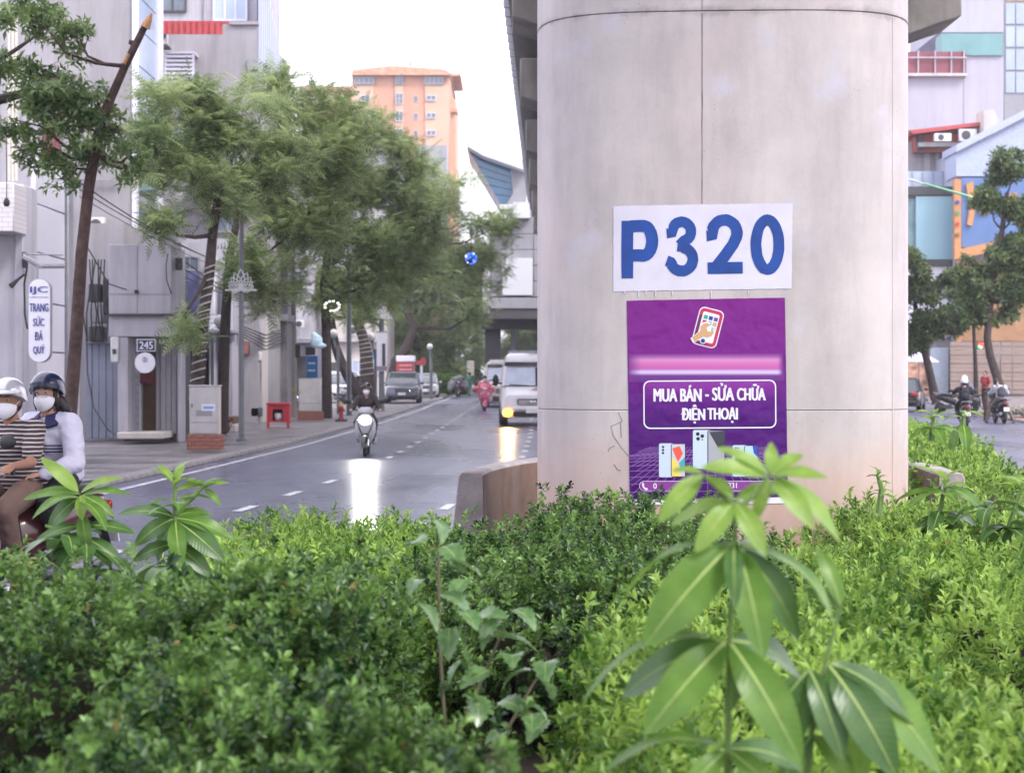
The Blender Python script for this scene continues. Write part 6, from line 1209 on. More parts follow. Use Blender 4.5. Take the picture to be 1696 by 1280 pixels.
def scooter(label, loc, rz, paint, lit=None, group=None, plate=True, style='scooter', name='motor_scooter', sc=1.0, apron=None, twin=False):
    r_ = empty(name, loc, rz, label, 'motorbike', group, sc); PM = paint; AP = apron or paint
    wheel(r_, 0, -.66, .235, .09); wheel(r_, 0, .62, .235, .10)
    def B(mb, n, m, p=None, bv=0): return mb.build(n, m, p or r_, bv, world=False)
    B(MB().tube([(-.06, -.66, .235), (-.065, -.60, .45), (-.05, -.52, .62)], .022, 8), 'fork_leg', CHR); B(MB().tube([(.06, -.66, .235), (.065, -.60, .45), (.05, -.52, .62)], .022, 8), 'fork_leg', CHR)
    # front mudguard
    v = []; 
    rings = [[(dx * .075, -.66 + (.265 + .02 * (1 - abs(dx))) * math.cos(t), .235 + (.265 + .02 * (1 - abs(dx))) * math.sin(t)) for dx in (-1, -.5, 0, .5, 1)] + [(dx * .06, -.66 + .25 * math.cos(t), .235 + .25 * math.sin(t)) for dx in (1, 0, -1)] for t in np.linspace(R(40), R(185), 9)]
    B(MB().loft(rings), 'front_mudguard', PM)
    # front apron / leg shield: curved shell from mudguard to handlebar
    rings = []
    for z, w, y, d in ((.30, .13, -.50, .10), (.42, .19, -.55, .12), (.55, .235, -.575, .13), (.70, .23, -.575, .14), (.82, .19, -.56, .14), (.90, .13, -.535, .12), (.95, .07, -.50, .09)):
        rings.append([(w * math.sin(t), y - d * math.cos(t) * (1 if math.cos(t) > 0 else .35), z) for t in np.linspace(-math.pi, math.pi, 17)[:-1]])
    ap = B(MB().loft(rings), 'front_apron', AP)
    for s in (-1, 1): B(MB().tube([(s * .06, -.715, .48), (s * .12, -.69, .60), (s * .17, -.655, .74)], [.012, .02, .014], 6), 'apron_slash', DGREY, ap)
    B(MB().cbox((0, -.705, .36), (.14, .02, .12)), 'front_emblem_plate', PLATE if twin else AP, ap, .01)
    # handlebar cowl, headlight, bars, grips, mirrors
    rings = [[(w * math.sin(t), y - d * math.cos(t), z) for t in np.linspace(-math.pi, math.pi, 15)[:-1]] for z, w, y, d in ((.92, .12, -.50, .10), (.97, .17, -.50, .12), (1.03, .17, -.49, .11), (1.08, .10, -.47, .07))]
    cw = B(MB().loft(rings), 'handlebar_cowl', AP)
    lampm = lit or LAMPG
    if twin:
        B(MB().ell((0, -.725, .80), (.13, .006, .10), 16, 10), 'headlight', lampm); B(MB().loft([[(.15 * math.cos(t), y, .80 + .115 * math.sin(t)) for t in np.linspace(0, 2 * math.pi, 21)[:-1]] for y in (-.62, -.74)], False), 'headlight_bezel', BLK)
    else: B(MB().ell((0, -.595, .995), (.10, .04, .06), 16, 10), 'headlight', lampm)
    for s in (-1, 1):
        B(MB().ell((s * .17, -.635, .78), (.035, .04, .055), 10, 8), 'indicator', LAMPG)
        B(MB().tube([(0, -.46, 1.0), (s * .16, -.46, 1.02), (s * .34, -.40, 1.0)], .013, 8), 'handlebar', DGREY); B(MB().cyl((s * .25, -.43, 1.008), (s * .365, -.39, .998), .019), 'grip', BLK); B(MB().tube([(s * .24, -.45, 1.01), (s * .26, -.50, 1.0), (s * .35, -.47, .99)], .007, 5), 'brake_lever', METAL)
        m_ = B(MB().tube([(s * .2, -.46, 1.03), (s * .27, -.47, 1.16), (s * .33, -.47, 1.19)], .008, 6), 'mirror_stalk', BLK); B(MB().ell((s * .38, -.47, 1.20), (.075, .022, .048), 12, 8), 'mirror', BLK, m_)
    if twin and lit: beam(r_, (0, -.78, .80), 95, (1, .96, .92), .11)
    # floorboard, seat, rear body
    B(MB().loft([[(-.16, y, .30), (.16, y, .30), (.17, y, .335), (-.17, y, .335)] for y in (-.48, -.2, .05)]), 'floorboard', BLK, bv=.01)
    rings = [[(w * math.sin(t), y, z + h * math.cos(t)) for t in np.linspace(-math.pi, math.pi, 15)[:-1]] for y, w, z, h in ((-.02, .10, .50, .20), (.08, .16, .55, .20), (.30, .17, .60, .17), (.55, .15, .66, .13), (.80, .10, .72, .09), (.90, .05, .74, .05))]
    B(MB().loft(rings), 'rear_body', PM)
    rings = [[(w * math.sin(t), y, z + h * math.cos(t)) for t in np.linspace(-math.pi, math.pi, 15)[:-1]] for y, w, z, h in ((-.08, .07, .755, .025), (.0, .13, .765, .045), (.22, .15, .775, .05), (.38, .14, .80, .055), (.62, .13, .825, .05), (.74, .08, .83, .03))]
    B(MB().loft(rings), 'seat', BLK)
    B(MB().tube([(-.15, .60, .80), (-.16, .80, .86), (0, .90, .88), (.16, .80, .86), (.15, .60, .80)], .014, 6), 'grab_rail', METAL)
    B(MB().cbox((0, .93, .70), (.16, .05, .07)), 'tail_light', TAIL, bv=.015)
    B(MB().tube([(0, .78, .62), (0, .92, .52), (0, .98, .40)], [.06, .05, .04], 8, .4), 'rear_mudguard', BLK)
    if plate: B(MB().cbox((0, .985, .50), (.19, .012, .14), Matrix.Rotation(.25, 3, 'X')), 'number_plate', PLATE)
    B(MB().tube([(.12, .1, .30), (.15, .4, .28), (.16, .85, .36)], [.03, .05, .055], 10), 'exhaust', METAL); B(MB().cbox((-.02, .42, .30), (.2, .5, .18)), 'engine', DGREY, bv=.03); B(MB().tube([(-.1, .1, .2), (-.2, .15, .03)], .012, 6), 'side_stand', METAL)
    return r_
def ring_y(y, prof): return [(x, y, z) for x, z in prof]
def car(label, loc, rz, paint, L=4.7, W=1.86, H=1.68, name='car', group=None, lit=None, suv=True, rear_plate=True):
    r_ = empty(name, loc, rz, label, 'car', group); hw = W / 2
    def B(mb, n, m, p=None, bv=0): return mb.build(n, m, p or r_, bv, world=False)
    bz = .62 * H                                           # belt line
    def sec(y, w, z0, z1): return [(-w * .93, y, z0), (-w, y, z0 + .12), (-w * 1.0, y, (z0 + z1) / 2), (-w * .96, y, z1 - .06), (-w * .86, y, z1), (0, y, z1 + .02), (w * .86, y, z1), (w * .96, y, z1 - .06), (w * 1.0, y, (z0 + z1) / 2), (w, y, z0 + .12), (w * .93, y, z0)]
    body = B(MB().loft([sec(-L / 2, hw * .80, .30, .80), sec(-L / 2 + .06, hw * .90, .24, .88), sec(-L / 2 + .35, hw * .98, .22, bz * .90), sec(-L / 2 + 1.15, hw, .22, bz * .97), sec(0, hw, .22, bz), sec(L / 2 - .5, hw, .22, bz), sec(L / 2 - .1, hw * .95, .26, bz * .96), sec(L / 2, hw * .85, .34, bz * .9)]), 'body', paint)
    # glasshouse: windscreen, side glass, roof
    y0, y1, y2, y3 = -L / 2 + 1.05, -L / 2 + 1.85, L / 2 - (.65 if suv else 1.3), L / 2 - (.18 if suv else .5); t = hw * .76; zb, zr = bz - .03, H - .05
    c = lambda y, w, z: [(-w, y, z), (w, y, z)]
    V = [(-hw * .90, y0, zb), (hw * .90, y0, zb), (-t, y1, zr), (t, y1, zr), (-t, y2, zr), (t, y2, zr), (-hw * .90, y3, zb), (hw * .90, y3, zb)]
    B(MB().add(V, [(0, 1, 3, 2), (4, 5, 7, 6), (0, 2, 4, 6), (1, 7, 5, 3), (2, 3, 5, 4)]), 'glasshouse', TINT)
    B(MB().loft([[(-t * .96, y1 - .02, zr - .01), (t * .96, y1 - .02, zr - .01), (t * .9, y1 + .02, zr + .04), (-t * .9, y1 + .02, zr + .04)], [(-t * 1.01, (y1 + y2) / 2, zr - .01), (t * 1.01, (y1 + y2) / 2, zr - .01), (t * .93, (y1 + y2) / 2, zr + .06), (-t * .93, (y1 + y2) / 2, zr + .06)], [(-t * .98, y2 + .04, zr - .01), (t * .98, y2 + .04, zr - .01), (t * .9, y2, zr + .035), (-t * .9, y2, zr + .035)]]), 'roof', paint, bv=.015)
    for s in (-1, 1):
        for a_, b_ in (((s * hw * .9, y0, zb), (s * t, y1, zr)), ((s * hw * .9, y3, zb), (s * t, y2, zr)), ((s * hw * .93, (y0 + y3) / 2 + .1, zb), (s * t * 1.01, (y1 + y2) / 2 + .05, zr))): B(MB().tube([a_, b_], .04, 6), 'pillar', paint)
        mi_ = B(MB().ell((s * (hw + .10), y0 + .42, bz + .05), (.11, .06, .075), 12, 8), 'door_mirror', paint)
        B(MB().loft([[(s * hw * (.40), -L / 2 + .015, .80), (s * hw * .86, -L / 2 + .13, .82), (s * hw * .90, -L / 2 + .22, .70), (s * hw * .44, -L / 2 - .005, .68)], [(s * hw * .42, -L / 2 + .12, .80), (s * hw * .84, -L / 2 + .22, .82), (s * hw * .88, -L / 2 + .3, .70), (s * hw * .44, -L / 2 + .1, .68)]]), 'headlight', lit if (lit and s > 0) else LAMPG)
        B(MB().cbox((s * hw * .74, L / 2 - .03, bz * .82), (.34, .12, .16)), 'tail_light', TAIL, bv=.03)
        B(MB().cbox((s * hw * .72, -L / 2 - .01, .44), (.2, .08, .08)), 'fog_lamp', DGREY, bv=.02)
        for y in (y0 + 1.05, y0 + 2.0): B(MB().cbox((s * (hw + .012), y, bz - .12), (.02, .16, .03)), 'door_handle', paint)
        for y in (-L / 2 + .88, L / 2 - .85):
            w_ = wheel(r_, s * (hw - .10), y, .345, .22); 
            B(MB().lathe([(.40, -.02), (.43, 0), (.40, .02), (.37, 0)], 24, (s * (hw + .005), y, .36), 'x'), 'wheel_arch', BLK)
    g = B(MB().loft([[(-hw * .42, -L / 2 - .012, .82), (hw * .42, -L / 2 - .012, .82), (hw * .38, -L / 2 - .03, .64), (-hw * .38, -L / 2 - .03, .64)], [(-hw * .42, -L / 2 + .05, .82), (hw * .42, -L / 2 + .05, .82), (hw * .38, -L / 2 + .05, .64), (-hw * .38, -L / 2 + .05, .64)]]), 'grille', BLK)
    for z in (.68, .73, .78): B(MB().cbox((0, -L / 2 - .03, z), (hw * .76, .02, .012)), 'grille_bar', CHR, g)
    B(MB().cbox((0, -L / 2 - .01, .36), (hw * 1.5, .1, .12)), 'lower_bumper', BLK, bv=.03); B(MB().cbox((0, -L / 2 - .045, .53), (.40, .02, .14)), 'number_plate', PLATE); B(MB().cbox((0, L / 2 + .015, .72), (.40, .02, .16)), 'rear_number_plate', PLATE); B(MB().cbox((0, L / 2 - .02, .40), (hw * 1.6, .12, .16)), 'rear_bumper', BLK, bv=.03)
    for s in (-1, 1): B(MB().tube([(s * .1, y0 + .02, zb + .03), (s * .6, y0 + .10, zb + .08)], .012, 5), 'wiper', BLK)
    return r_
PWH = M('white_paint', (.72, .72, .73), .25, var=.02, coat=.6); PGR = M('grey_blue_paint', (.09, .10, .13), .3, .5, var=.04, coat=.7); PSI = M('silver_paint', (.34, .34, .36), .3, .6, var=.04, coat=.6); PBK = M('black_paint', (.012, .012, .014), .25, coat=.7)
PPK = M('pink_paint', (.50, .10, .16), .35, coat=.4); PDK = M('dark_red_paint', (.08, .02, .025), .3, coat=.5)
def gloc(px, Y, dz=0): return (xat(px, Y), Y, gz(Y) + dz)
scooter('white scooter with blazing headlight riding towards the camera', gloc(607, 38.8), R(2), PBK, HEADW, sc=.96, apron=M('pearl_grey_paint', (.40, .40, .42), .3, coat=.6), twin=True, group='motorbikes on the left road')
scooter('small pink scooter under the rider in pink raincoat', gloc(802, 82), R(4), PPK, None, apron=PPK, group='motorbikes on the left road')
NB_LOC = (-3.40, 12.35, 0); NB_RZ = R(-27)
scooter('motorbike carrying the two masked riders at the left edge', NB_LOC, NB_RZ, PDK, None, apron=PDK, group='motorbikes on the left road')
scooter('motorbike piled with grey sacks far down the left road', gloc(759, 124), R(8), PDK, None, group='motorbikes on the left road')
ls = bodyblob('sack_load', MB().ell((-.38, .1, .85), (.36, .42, .34)).ell((.38, .1, .85), (.36, .42, .34)).ell((0, .2, 1.15), (.5, .42, .3)).ell((-.55, 0, .6), (.22, .3, .25)).ell((.55, 0, .65), (.25, .3, .25)).ell((0.1, -.1, 1.3), (.3, .25, .2)), .07, M('grey_sacking', (.30, .31, .30), .8, var=.35, scale=4), None); ls.location = gloc(759, 124); tag(ls, 'bulging grey sacks loaded on the far motorbike', 'sacks')
car('dark grey SUV parked half on the left pavement under the red sign', gloc(668, 97, .06), R(1.5), PGR, lit=HEADX, group='cars on the left')
car('silver car parked just behind the dark grey SUV', gloc(704, 116, .03), R(2), PSI, 4.4, 1.78, 1.6, group='cars on the left')
car('white car parked behind the straight tree trunk, nearer of two', gloc(553, 98, .15), R(22), PWH, 4.2, 1.75, 1.55, group='cars on the left')
car('white car parked beyond the other white car, partly hidden by the leaning tree', gloc(570, 108, .15), R(22), PWH, 4.3, 1.78, 1.62, group='cars on the left')
car('black car driving away just right of the pier', gloc(1495, 82), R(176 - 12), PBK, 4.5, 1.8, 1.5, group='cars on the right')
def van(label, loc, rz, paint, lit, L=5.6, W=2.05, H=2.42, name='minibus'):
    r_ = empty(name, loc, rz, label, 'van', 'minibuses on the left road'); hw = W / 2
    def B(mb, n, m, p=None, bv=0): return mb.build(n, m, p or r_, bv, world=False)
    def sec(y, z0, zs, w0, zt, w1): return [(-w0 * .94, y, z0), (-w0, y, z0 + .15), (-w0, y, zs), (-w1, y, zt - .08), (-w1 * .88, y, zt), (w1 * .88, y, zt), (w1, y, zt - .08), (w0, y, zs), (w0, y, z0 + .15), (w0 * .94, y, z0)]
    F0 = -L / 2
    B(MB().loft([sec(F0, .42, .6, hw * .86, .84, hw * .78), sec(F0 + .05, .30, .62, hw * .95, 1.02, hw * .86), sec(F0 + .30, .28, .7, hw, 1.16, hw * .93), sec(F0 + .72, .28, .8, hw, 1.30, hw * .95), sec(F0 + .95, .28, .9, hw, 1.36, hw * .95), sec(L / 2 - .05, .30, .9, hw, 1.36, hw * .95), sec(L / 2, .34, .9, hw * .97, 1.34, hw * .9)]), 'lower_body', paint)
    B(MB().loft([sec(F0 + 1.30, 1.93, 1.98, hw * .86, 2.18, hw * .74), sec(F0 + 1.42, 1.90, 1.98, hw * .89, 2.33, hw * .78), sec(F0 + 1.9, 1.90, 1.98, hw * .90, H, hw * .80), sec(L / 2 - .2, 1.90, 1.98, hw * .90, H, hw * .80), sec(L / 2 - .05, 1.90, 1.98, hw * .88, H - .1, hw * .78)]), 'high_roof', paint, bv=.02)
    z0, z1, y0, y1, y2 = 1.30, 1.95, F0 + .70, F0 + 1.28, L / 2 - .06; V = [(-hw * .93, y0, z0), (hw * .93, y0, z0), (-hw * .85, y1, z1), (hw * .85, y1, z1), (-hw * .88, y2, z1), (hw * .88, y2, z1), (-hw * .96, y2, z0), (hw * .96, y2, z0)]
    B(MB().add(V, [(0, 1, 3, 2), (4, 5, 7, 6), (0, 2, 4, 6), (1, 7, 5, 3)]), 'glazing', TINT)
    B(MB().loft([[(-hw * .90, y0 + .02 - .02, z0 + .03), (.12, y0 - .0, z0 + .03), (.12, y1 - .03, z1 - .02), (-hw * .83, y1 - .03, z1 - .02)], [(-hw * .90, y0 + .01, z0 + .03), (.12, y0 + .01, z0 + .03), (.12, y1 - .01, z1 - .02), (-hw * .83, y1 - .01, z1 - .02)]]), 'sunshade', M('reflective_shade', (.40, .44, .52), .35, var=.15, scale=3))
    for s in (-1, 1):
        for a_, b_ in (((s * hw * .93, y0, z0), (s * hw * .85, y1, z1)), ((s * hw * .96, y0 + 1.5, z0), (s * hw * .885, y1 + 1.1, z1)), ((s * hw * .96, y2, z0), (s * hw * .88, y2, z1)), ((s * hw * .96, y0 + 3, z0), (s * hw * .885, y0 + 3, z1))): B(MB().tube([a_, b_], .05, 6), 'pillar', paint)
        B(MB().loft([[(s * hw * .52, F0 + .06, .86), (s * hw * .90, F0 + .22, .98), (s * hw * .93, F0 + .16, .66), (s * hw * .56, F0 - .0, .64)], [(s * hw * .52, F0 + .2, .9), (s * hw * .86, F0 + .34, .98), (s * hw * .88, F0 + .3, .66), (s * hw * .56, F0 + .15, .64)]]), 'headlight', lit[0] if (lit and s < 0) else LAMPG)
        B(MB().ell((s * hw * .80, F0 - .055, .44), (.15, .008, .12), 14, 9), 'fog_lamp', lit[1] if (lit and s < 0) else LAMPG)
        if lit and s < 0: beam(r_, (s * hw * .80, F0 - .12, .42), 230, (1, .50, .08), .13, 2); beam(r_, (s * hw * .72, F0 - .06, .80), 18, (1, .82, .6), .12)
        B(MB().ell((s * (hw + .17), y0 + .35, 1.5), (.10, .07, .2), 12, 8), 'door_mirror', BLK); B(MB().cyl((s * hw * .95, y0 + .4, 1.4), (s * (hw + .14), y0 + .36, 1.42), .03), 'mirror_arm', BLK)
        for y in (F0 + .95, L / 2 - 1.2): wheel(r_, s * (hw - .12), y, .35, .22); B(MB().lathe([(.41, -.02), (.44, 0), (.41, .02), (.38, 0)], 24, (s * (hw + .006), y, .36), 'x'), 'wheel_arch', BLK)
        B(MB().tube([(s * .05, y0 - .01, z0 + .02), (s * .75, y0 + .02, z0 + .06)], .015, 5), 'wiper', BLK)
    g = B(MB().cbox((0, F0 + .0, .80), (hw * .98, .10, .20)), 'grille', BLK, bv=.03)
    for z in (.74, .79, .84): B(MB().cbox((0, F0 - .055, z), (hw * .92, .02, .022)), 'grille_bar', CHR, g)
    B(MB().ell((0, F0 - .07, .80), (.09, .02, .05), 14, 8), 'badge', CHR, g); B(MB().cbox((0, F0 - .01, .58), (hw * 1.3, .12, .12)), 'bumper', paint, bv=.03); B(MB().cbox((0, F0 - .02, .40), (hw * 1.25, .1, .16)), 'lower_grille', BLK, bv=.03); B(MB().cbox((0, F0 - .085, .50), (.44, .015, .13)), 'number_plate', PLATE)
    B(MB().add([(-.05, F0 + .30, 1.175), (.5, F0 + .30, 1.175), (.62, F0 + .62, 1.285), (.15, F0 + .62, 1.285)], [(0, 1, 2, 3)]), 'bonnet_stripe', M('bonnet_tan', (.40, .22, .20), .4), None)
    B(MB().cbox((-.1, F0 + 1.8, H + .06), (1.3, .05, .05)), 'roof_rail', METAL); B(MB().cbox((-.1, F0 + 3.4, H + .06), (1.3, .05, .05)), 'roof_rail', METAL)
    return r_
PVAN = M('van_paint', (.66, .64, .66), .3, var=.03, coat=.5)
van('white minibus with glowing yellow fog lamp, half hidden by the pier', gloc(878, 62), R(1.0), PVAN, (HEADX, HEADA))
van('older cream minibus following behind the white minibus', gloc(834, 92), R(2), M('cream_paint', (.45, .42, .38), .4, coat=.3), None, 6, 2.0, 2.3)

for lab, x, Yk, rz in (('dark scooter parked beside the steps of the pale shopfront', 338, 49.5, 60), ('black scooter parked in front of the cluttered white shop', 497, 74, 100), ('silver scooter parked under the leaning banded tree', 590, 92, 70)):
    scooter(lab, gloc(x, Yk, .1), R(rz), (PBK, PDK, PSI)[int(Yk) % 3], group='scooters parked on the left pavement')
# ================================================================== PEOPLE (local: forward = -Y)
SKIN = M('skin', (.42, .235, .165), .5, var=.06, scale=9); SKIN2 = M('tanned_skin', (.30, .155, .10), .5, var=.08, scale=9); HAIR = M('black_hair', (.012, .010, .010), .45); MASKM = M('mask_white', (.72, .71, .76), .7, var=.03); EYEW = M('eye_white', (.42, .38, .36), .3); EYEB = M('eye_dark', (.01, .008, .006), .2)
def cap(mb, a, b, ra, rb, n=12):
    a, b = Vector(a), Vector(b); mb.tube([a, a.lerp(b, .33), a.lerp(b, .66), b], [ra, ra * .72 + rb * .3, ra * .34 + rb * .68, rb], n); mb.ell(a, ra, 12, 8); mb.ell(b, rb, 12, 8)
def hand(mb, w, g, up, side, curl=1.0, s=1.0):
    """palm at wrist w towards g, four fingers of different lengths wrapping and a thumb from the side of the palm"""
    w, g = Vector(w), Vector(g); d = (g - w).normalized(); u = Vector(up); u = (u - d * u.dot(d)).normalized(); sd = d.cross(u) * side
    palm = w + d * .045 * s; R3 = Matrix((sd, d, u)).transposed(); mb.ell(palm, (.040 * s, .052 * s, .020 * s), 12, 8, R3)
    for k, (o_, ln) in enumerate(((-.030, .066), (-.010, .078), (.010, .073), (.030, .056))):
        b0 = w + d * .085 * s + sd * o_ * s; a = 0; p = b0; pts = [w + d * .05 * s + sd * o_ * .8 * s, b0]
        for j in range(3):
            a += R(38 * curl); p = p + (d * math.cos(a) - u * math.sin(a)) * ln * s * (.45, .32, .25)[j]; pts.append(p)
        mb.tube(pts, [.0085 * s, .009 * s, .0082 * s, .0075 * s, .006 * s], 8)
    t0 = w + d * .025 * s - sd * .03 * s; mb.tube([t0, t0 - sd * .022 * s + d * .022 * s - u * .008 * s, t0 - sd * .022 * s + d * .048 * s - u * .028 * s * curl, t0 - sd * .008 * s + d * .062 * s - u * .045 * s * curl], [.012 * s, .011 * s, .009 * s, .0065 * s], 8)
def person(label, loc, rz, J, skin, top, trousers, shoes, vox=.022, group=None, mask=True, hair=True, helmet=None, sleeves='long', shorts=False, sc=1.0, collar=None, jacket_len=0, puff=1.0, longhair=False, bag=None, glasses=False, brim=False, scarf=None):
    """J: joints. the skin body is one mesh; clothes, hair, mask and helmet are children"""
    r_ = empty('person', loc, rz, label, 'person', group, sc); V3 = Vector; pel, ch, nk, hd = [V3(J[k]) for k in ('pelvis', 'chest', 'neck', 'head')]
    yaw, tilt = J.get('face', (0, 0)); HR = Matrix.Rotation(R(yaw), 3, 'Z') @ Matrix.Rotation(R(tilt), 3, 'X'); hp = lambda x, y, z: hd + HR @ V3((x, y, z))
    mb = MB(); mb.ell(hd + HR @ V3((0, .012, .02)), (.076, .094, .098), 18, 12, HR); mb.ell(hp(0, -.025, -.055), (.058, .066, .06), 14, 9, HR); mb.ell(hp(0, -.088, -.02), (.014, .022, .026), 10, 7, HR); mb.ell(hp(0, -.07, .022), (.055, .022, .014), 12, 7, HR); mb.ell(hp(0, -.062, -.092), (.026, .022, .018), 10, 7, HR)
    for s in (-1, 1): mb.ell(hp(s * .078, .012, -.01), (.010, .022, .032), 8, 7, HR)
    cap(mb, nk + V3((0, .01, -.04)), hp(0, .02, -.06), .056, .05)
    mb.tube([pel, pel.lerp(ch, .5), ch, nk + V3((0, 0, -.04))], [.125, .115, .125, .06], 14); mb.ell(ch, (.15, .10, .13), 14, 9)
    for k in ('L', 'R'):
        s = 1 if k == 'L' else -1; sh, el, wr, gr = [V3(J[q + k]) for q in ('sho', 'elb', 'wri', 'grip')]
        cap(mb, sh, el, .047, .039); cap(mb, el, wr, .038, .027); cap(mb, sh, ch.lerp(nk, .35), .055, .07)
        hand(mb, wr, gr, J.get('hup' + k, (0, 0, 1)), s, J.get('curl', 1.0))
        hi, kn, an, to = [V3(J[q + k]) for q in ('hip', 'kne', 'ank', 'toe')]
        cap(mb, hi, kn, .075, .055); cap(mb, kn, an, .054, .035); cap(mb, an + V3((0, .02, -.03)), to, .036, .03)
    bodyblob('body', mb, min(vox, .016) if vox < .02 else vox, skin, r_, 3)
    # face: eyes, brows
    for s in (-1, 1):
        e = MB().ell(hp(s * .032, -.084, .014), (.013, .006, .0052), 10, 7, HR).build('eye', EYEW, r_, world=False); MB().ell(hp(s * .032, -.0895, .014), (.0058, .003, .0052), 8, 6, HR).build('iris', EYEB, e, world=False); MB().tube([hp(s * .016, -.094, .036), hp(s * .034, -.091, .041), hp(s * .052, -.08, .036)], [.003, .004, .002], 5).build('eyebrow', HAIR, r_, world=False)
    if mask:
        rings = []
        for z, w, y, d in ((-.105, .030, -.045, .038), (-.085, .058, -.035, .066), (-.055, .072, -.028, .082), (-.038, .075, -.024, .086), (-.024, .072, -.022, .080), (-.018, .05, -.03, .068)):
            rings.append([hp(w * math.sin(t), y - d * math.cos(t), z - .012 * math.cos(t) * (z < -.05) + .012 * math.cos(t) * (z > -.02)) for t in np.linspace(-1.45, 1.45, 13)] + [hp(w * .85 * math.sin(t), y - d * .80 * math.cos(t), z) for t in np.linspace(1.45, -1.45, 13)])
        mk = MB().loft(rings).build('face_mask', MASKM, r_, world=False)
        for s in (-1, 1): MB().tube([hp(s * .07, -.035, -.02), hp(s * .082, -.0, .0), hp(s * .084, .022, .0)], .002, 5).build('ear_loop', MASKM, mk, world=False)
    else: MB().tube([hp(-.022, -.093, -.058), hp(0, -.098, -.057), hp(.022, -.093, -.058)], [.002, .005, .002], 6).build('lips', M('lips', (.30, .11, .10), .5), r_, world=False)
    if glasses:
        g = MB()
        for s in (-1, 1): g.tube([hp(s * .034 + .026 * math.cos(t), -.104 + .006 * abs(math.cos(t)), .005 + .020 * math.sin(t)) for t in np.linspace(0, 6.283, 17)], .0022, 5)
        g.tube([hp(-.01, -.106, .008), hp(.01, -.106, .008)], .002, 5); g.build('glasses', METAL, r_, world=False)
    if hair:
        hb = MB(); hb.ell(hp(0, .028, .04), (.085, .092, .088), 16, 10, HR); hb.ell(hp(0, .06, -.02), (.078, .055, .075), 12, 8, HR)
        if longhair: hb.tube([hp(.03, .08, -.02), hp(.075, .085, -.07), hp(.115, .08, -.12), hp(.13, .09, -.155)], [.05, .052, .04, .02], 10); hb.tube([hp(-.068, -.02, .03), hp(-.078, -.02, -.06), hp(-.07, 0, -.12)], [.016, .016, .01], 8); hb.tube([hp(.068, -.02, .03), hp(.078, -.02, -.06), hp(.074, .01, -.12)], [.018, .02, .014], 8)
        bodyblob('hair', hb, .014, HAIR, r_, 2)
    if helmet:
        prof = [(.132 * math.cos(t), .134 * math.sin(t)) for t in np.linspace(0, R(89), 9)]; rings = []
        for z_, (rr, zz) in enumerate([(.118, -.035), (.132, -.03)] + prof): rings.append([hp(rr * .93 * math.cos(a), .018 + rr * 1.06 * math.sin(a), .028 + zz + (.062 * max(0, -math.sin(a)) ** .7 if zz < .02 else 0)) for a in np.linspace(0, 2 * math.pi, 25)[:-1]])
        h = MB().loft(rings).build('helmet', helmet, r_, world=False, smooth=60)
        if brim: MB().loft([[hp(.118 * math.sin(t), .018 - .138 * math.cos(t), .068 + .012 * math.cos(t)) for t in np.linspace(-1.1, 1.1, 11)] + [hp(.118 * math.sin(t), .018 - .205 * math.cos(t), .050 + .012 * math.cos(t)) for t in np.linspace(1.1, -1.1, 11)], [hp(.118 * math.sin(t), .018 - .138 * math.cos(t), .074 + .012 * math.cos(t)) for t in np.linspace(-1.1, 1.1, 11)] + [hp(.118 * math.sin(t), .018 - .205 * math.cos(t), .056 + .012 * math.cos(t)) for t in np.linspace(1.1, -1.1, 11)]]).build('helmet_peak', helmet, h, world=False)
        for s in (-1, 1): MB().tube([hp(s * .10, .01, .0), hp(s * .075, -.02, -.07), hp(s * .03, -.045, -.118)], .006, 5, .4).build('chin_strap', BLK, h, world=False)
    # clothes
    cb = MB(); hem = pel.lerp(ch, -.12 - jacket_len); cb.tube([hem, pel.lerp(ch, .25), pel.lerp(ch, .6), ch, ch.lerp(nk, .55)], [.155 * puff, .150 * puff, .150 * puff, .150 * puff, .10], 16); cb.ell(ch, (.178 * puff, .128 * puff, .14), 16, 10); cb.ell(pel.lerp(ch, .3), (.165 * puff, .135 * puff, .15), 14, 9)
    for k in ('L', 'R'):
        sh, el, wr = [V3(J[q + k]) for q in ('sho', 'elb', 'wri')]; cap(cb, ch.lerp(nk, .5), sh, .075 * puff, .068 * puff)
        if sleeves == 'long': cap(cb, sh, el, .067 * puff, .058 * puff); cap(cb, el, el.lerp(wr, .94), .058 * puff, .042)
        elif sleeves == 'short': cap(cb, sh, sh.lerp(el, .72), .068, .064)
    bodyblob('top', cb, vox, top, r_, 3, fold=.011 if vox < .02 else .012)
    tb = MB(); tb.ell(pel + V3((0, 0, -.01)), (.168, .15, .13), 14, 9)
    for k in ('L', 'R'):
        hi, kn, an = [V3(J[q + k]) for q in ('hip', 'kne', 'ank')]; cap(tb, hi, kn if not shorts else hi.lerp(kn, .85), .096, .076)
        if not shorts: cap(tb, kn, kn.lerp(an, .93), .072, .054)
    bodyblob('trousers', tb, vox, trousers, r_, 3, fold=.009)
    for k in ('L', 'R'):
        an, to = V3(J['ank' + k]), V3(J['toe' + k]); sb_ = MB(); cap(sb_, an + V3((0, .03, -.045)), to + V3((0, 0, 0)), .046, .038); bodyblob('shoe', sb_, vox, shoes, r_, 2)
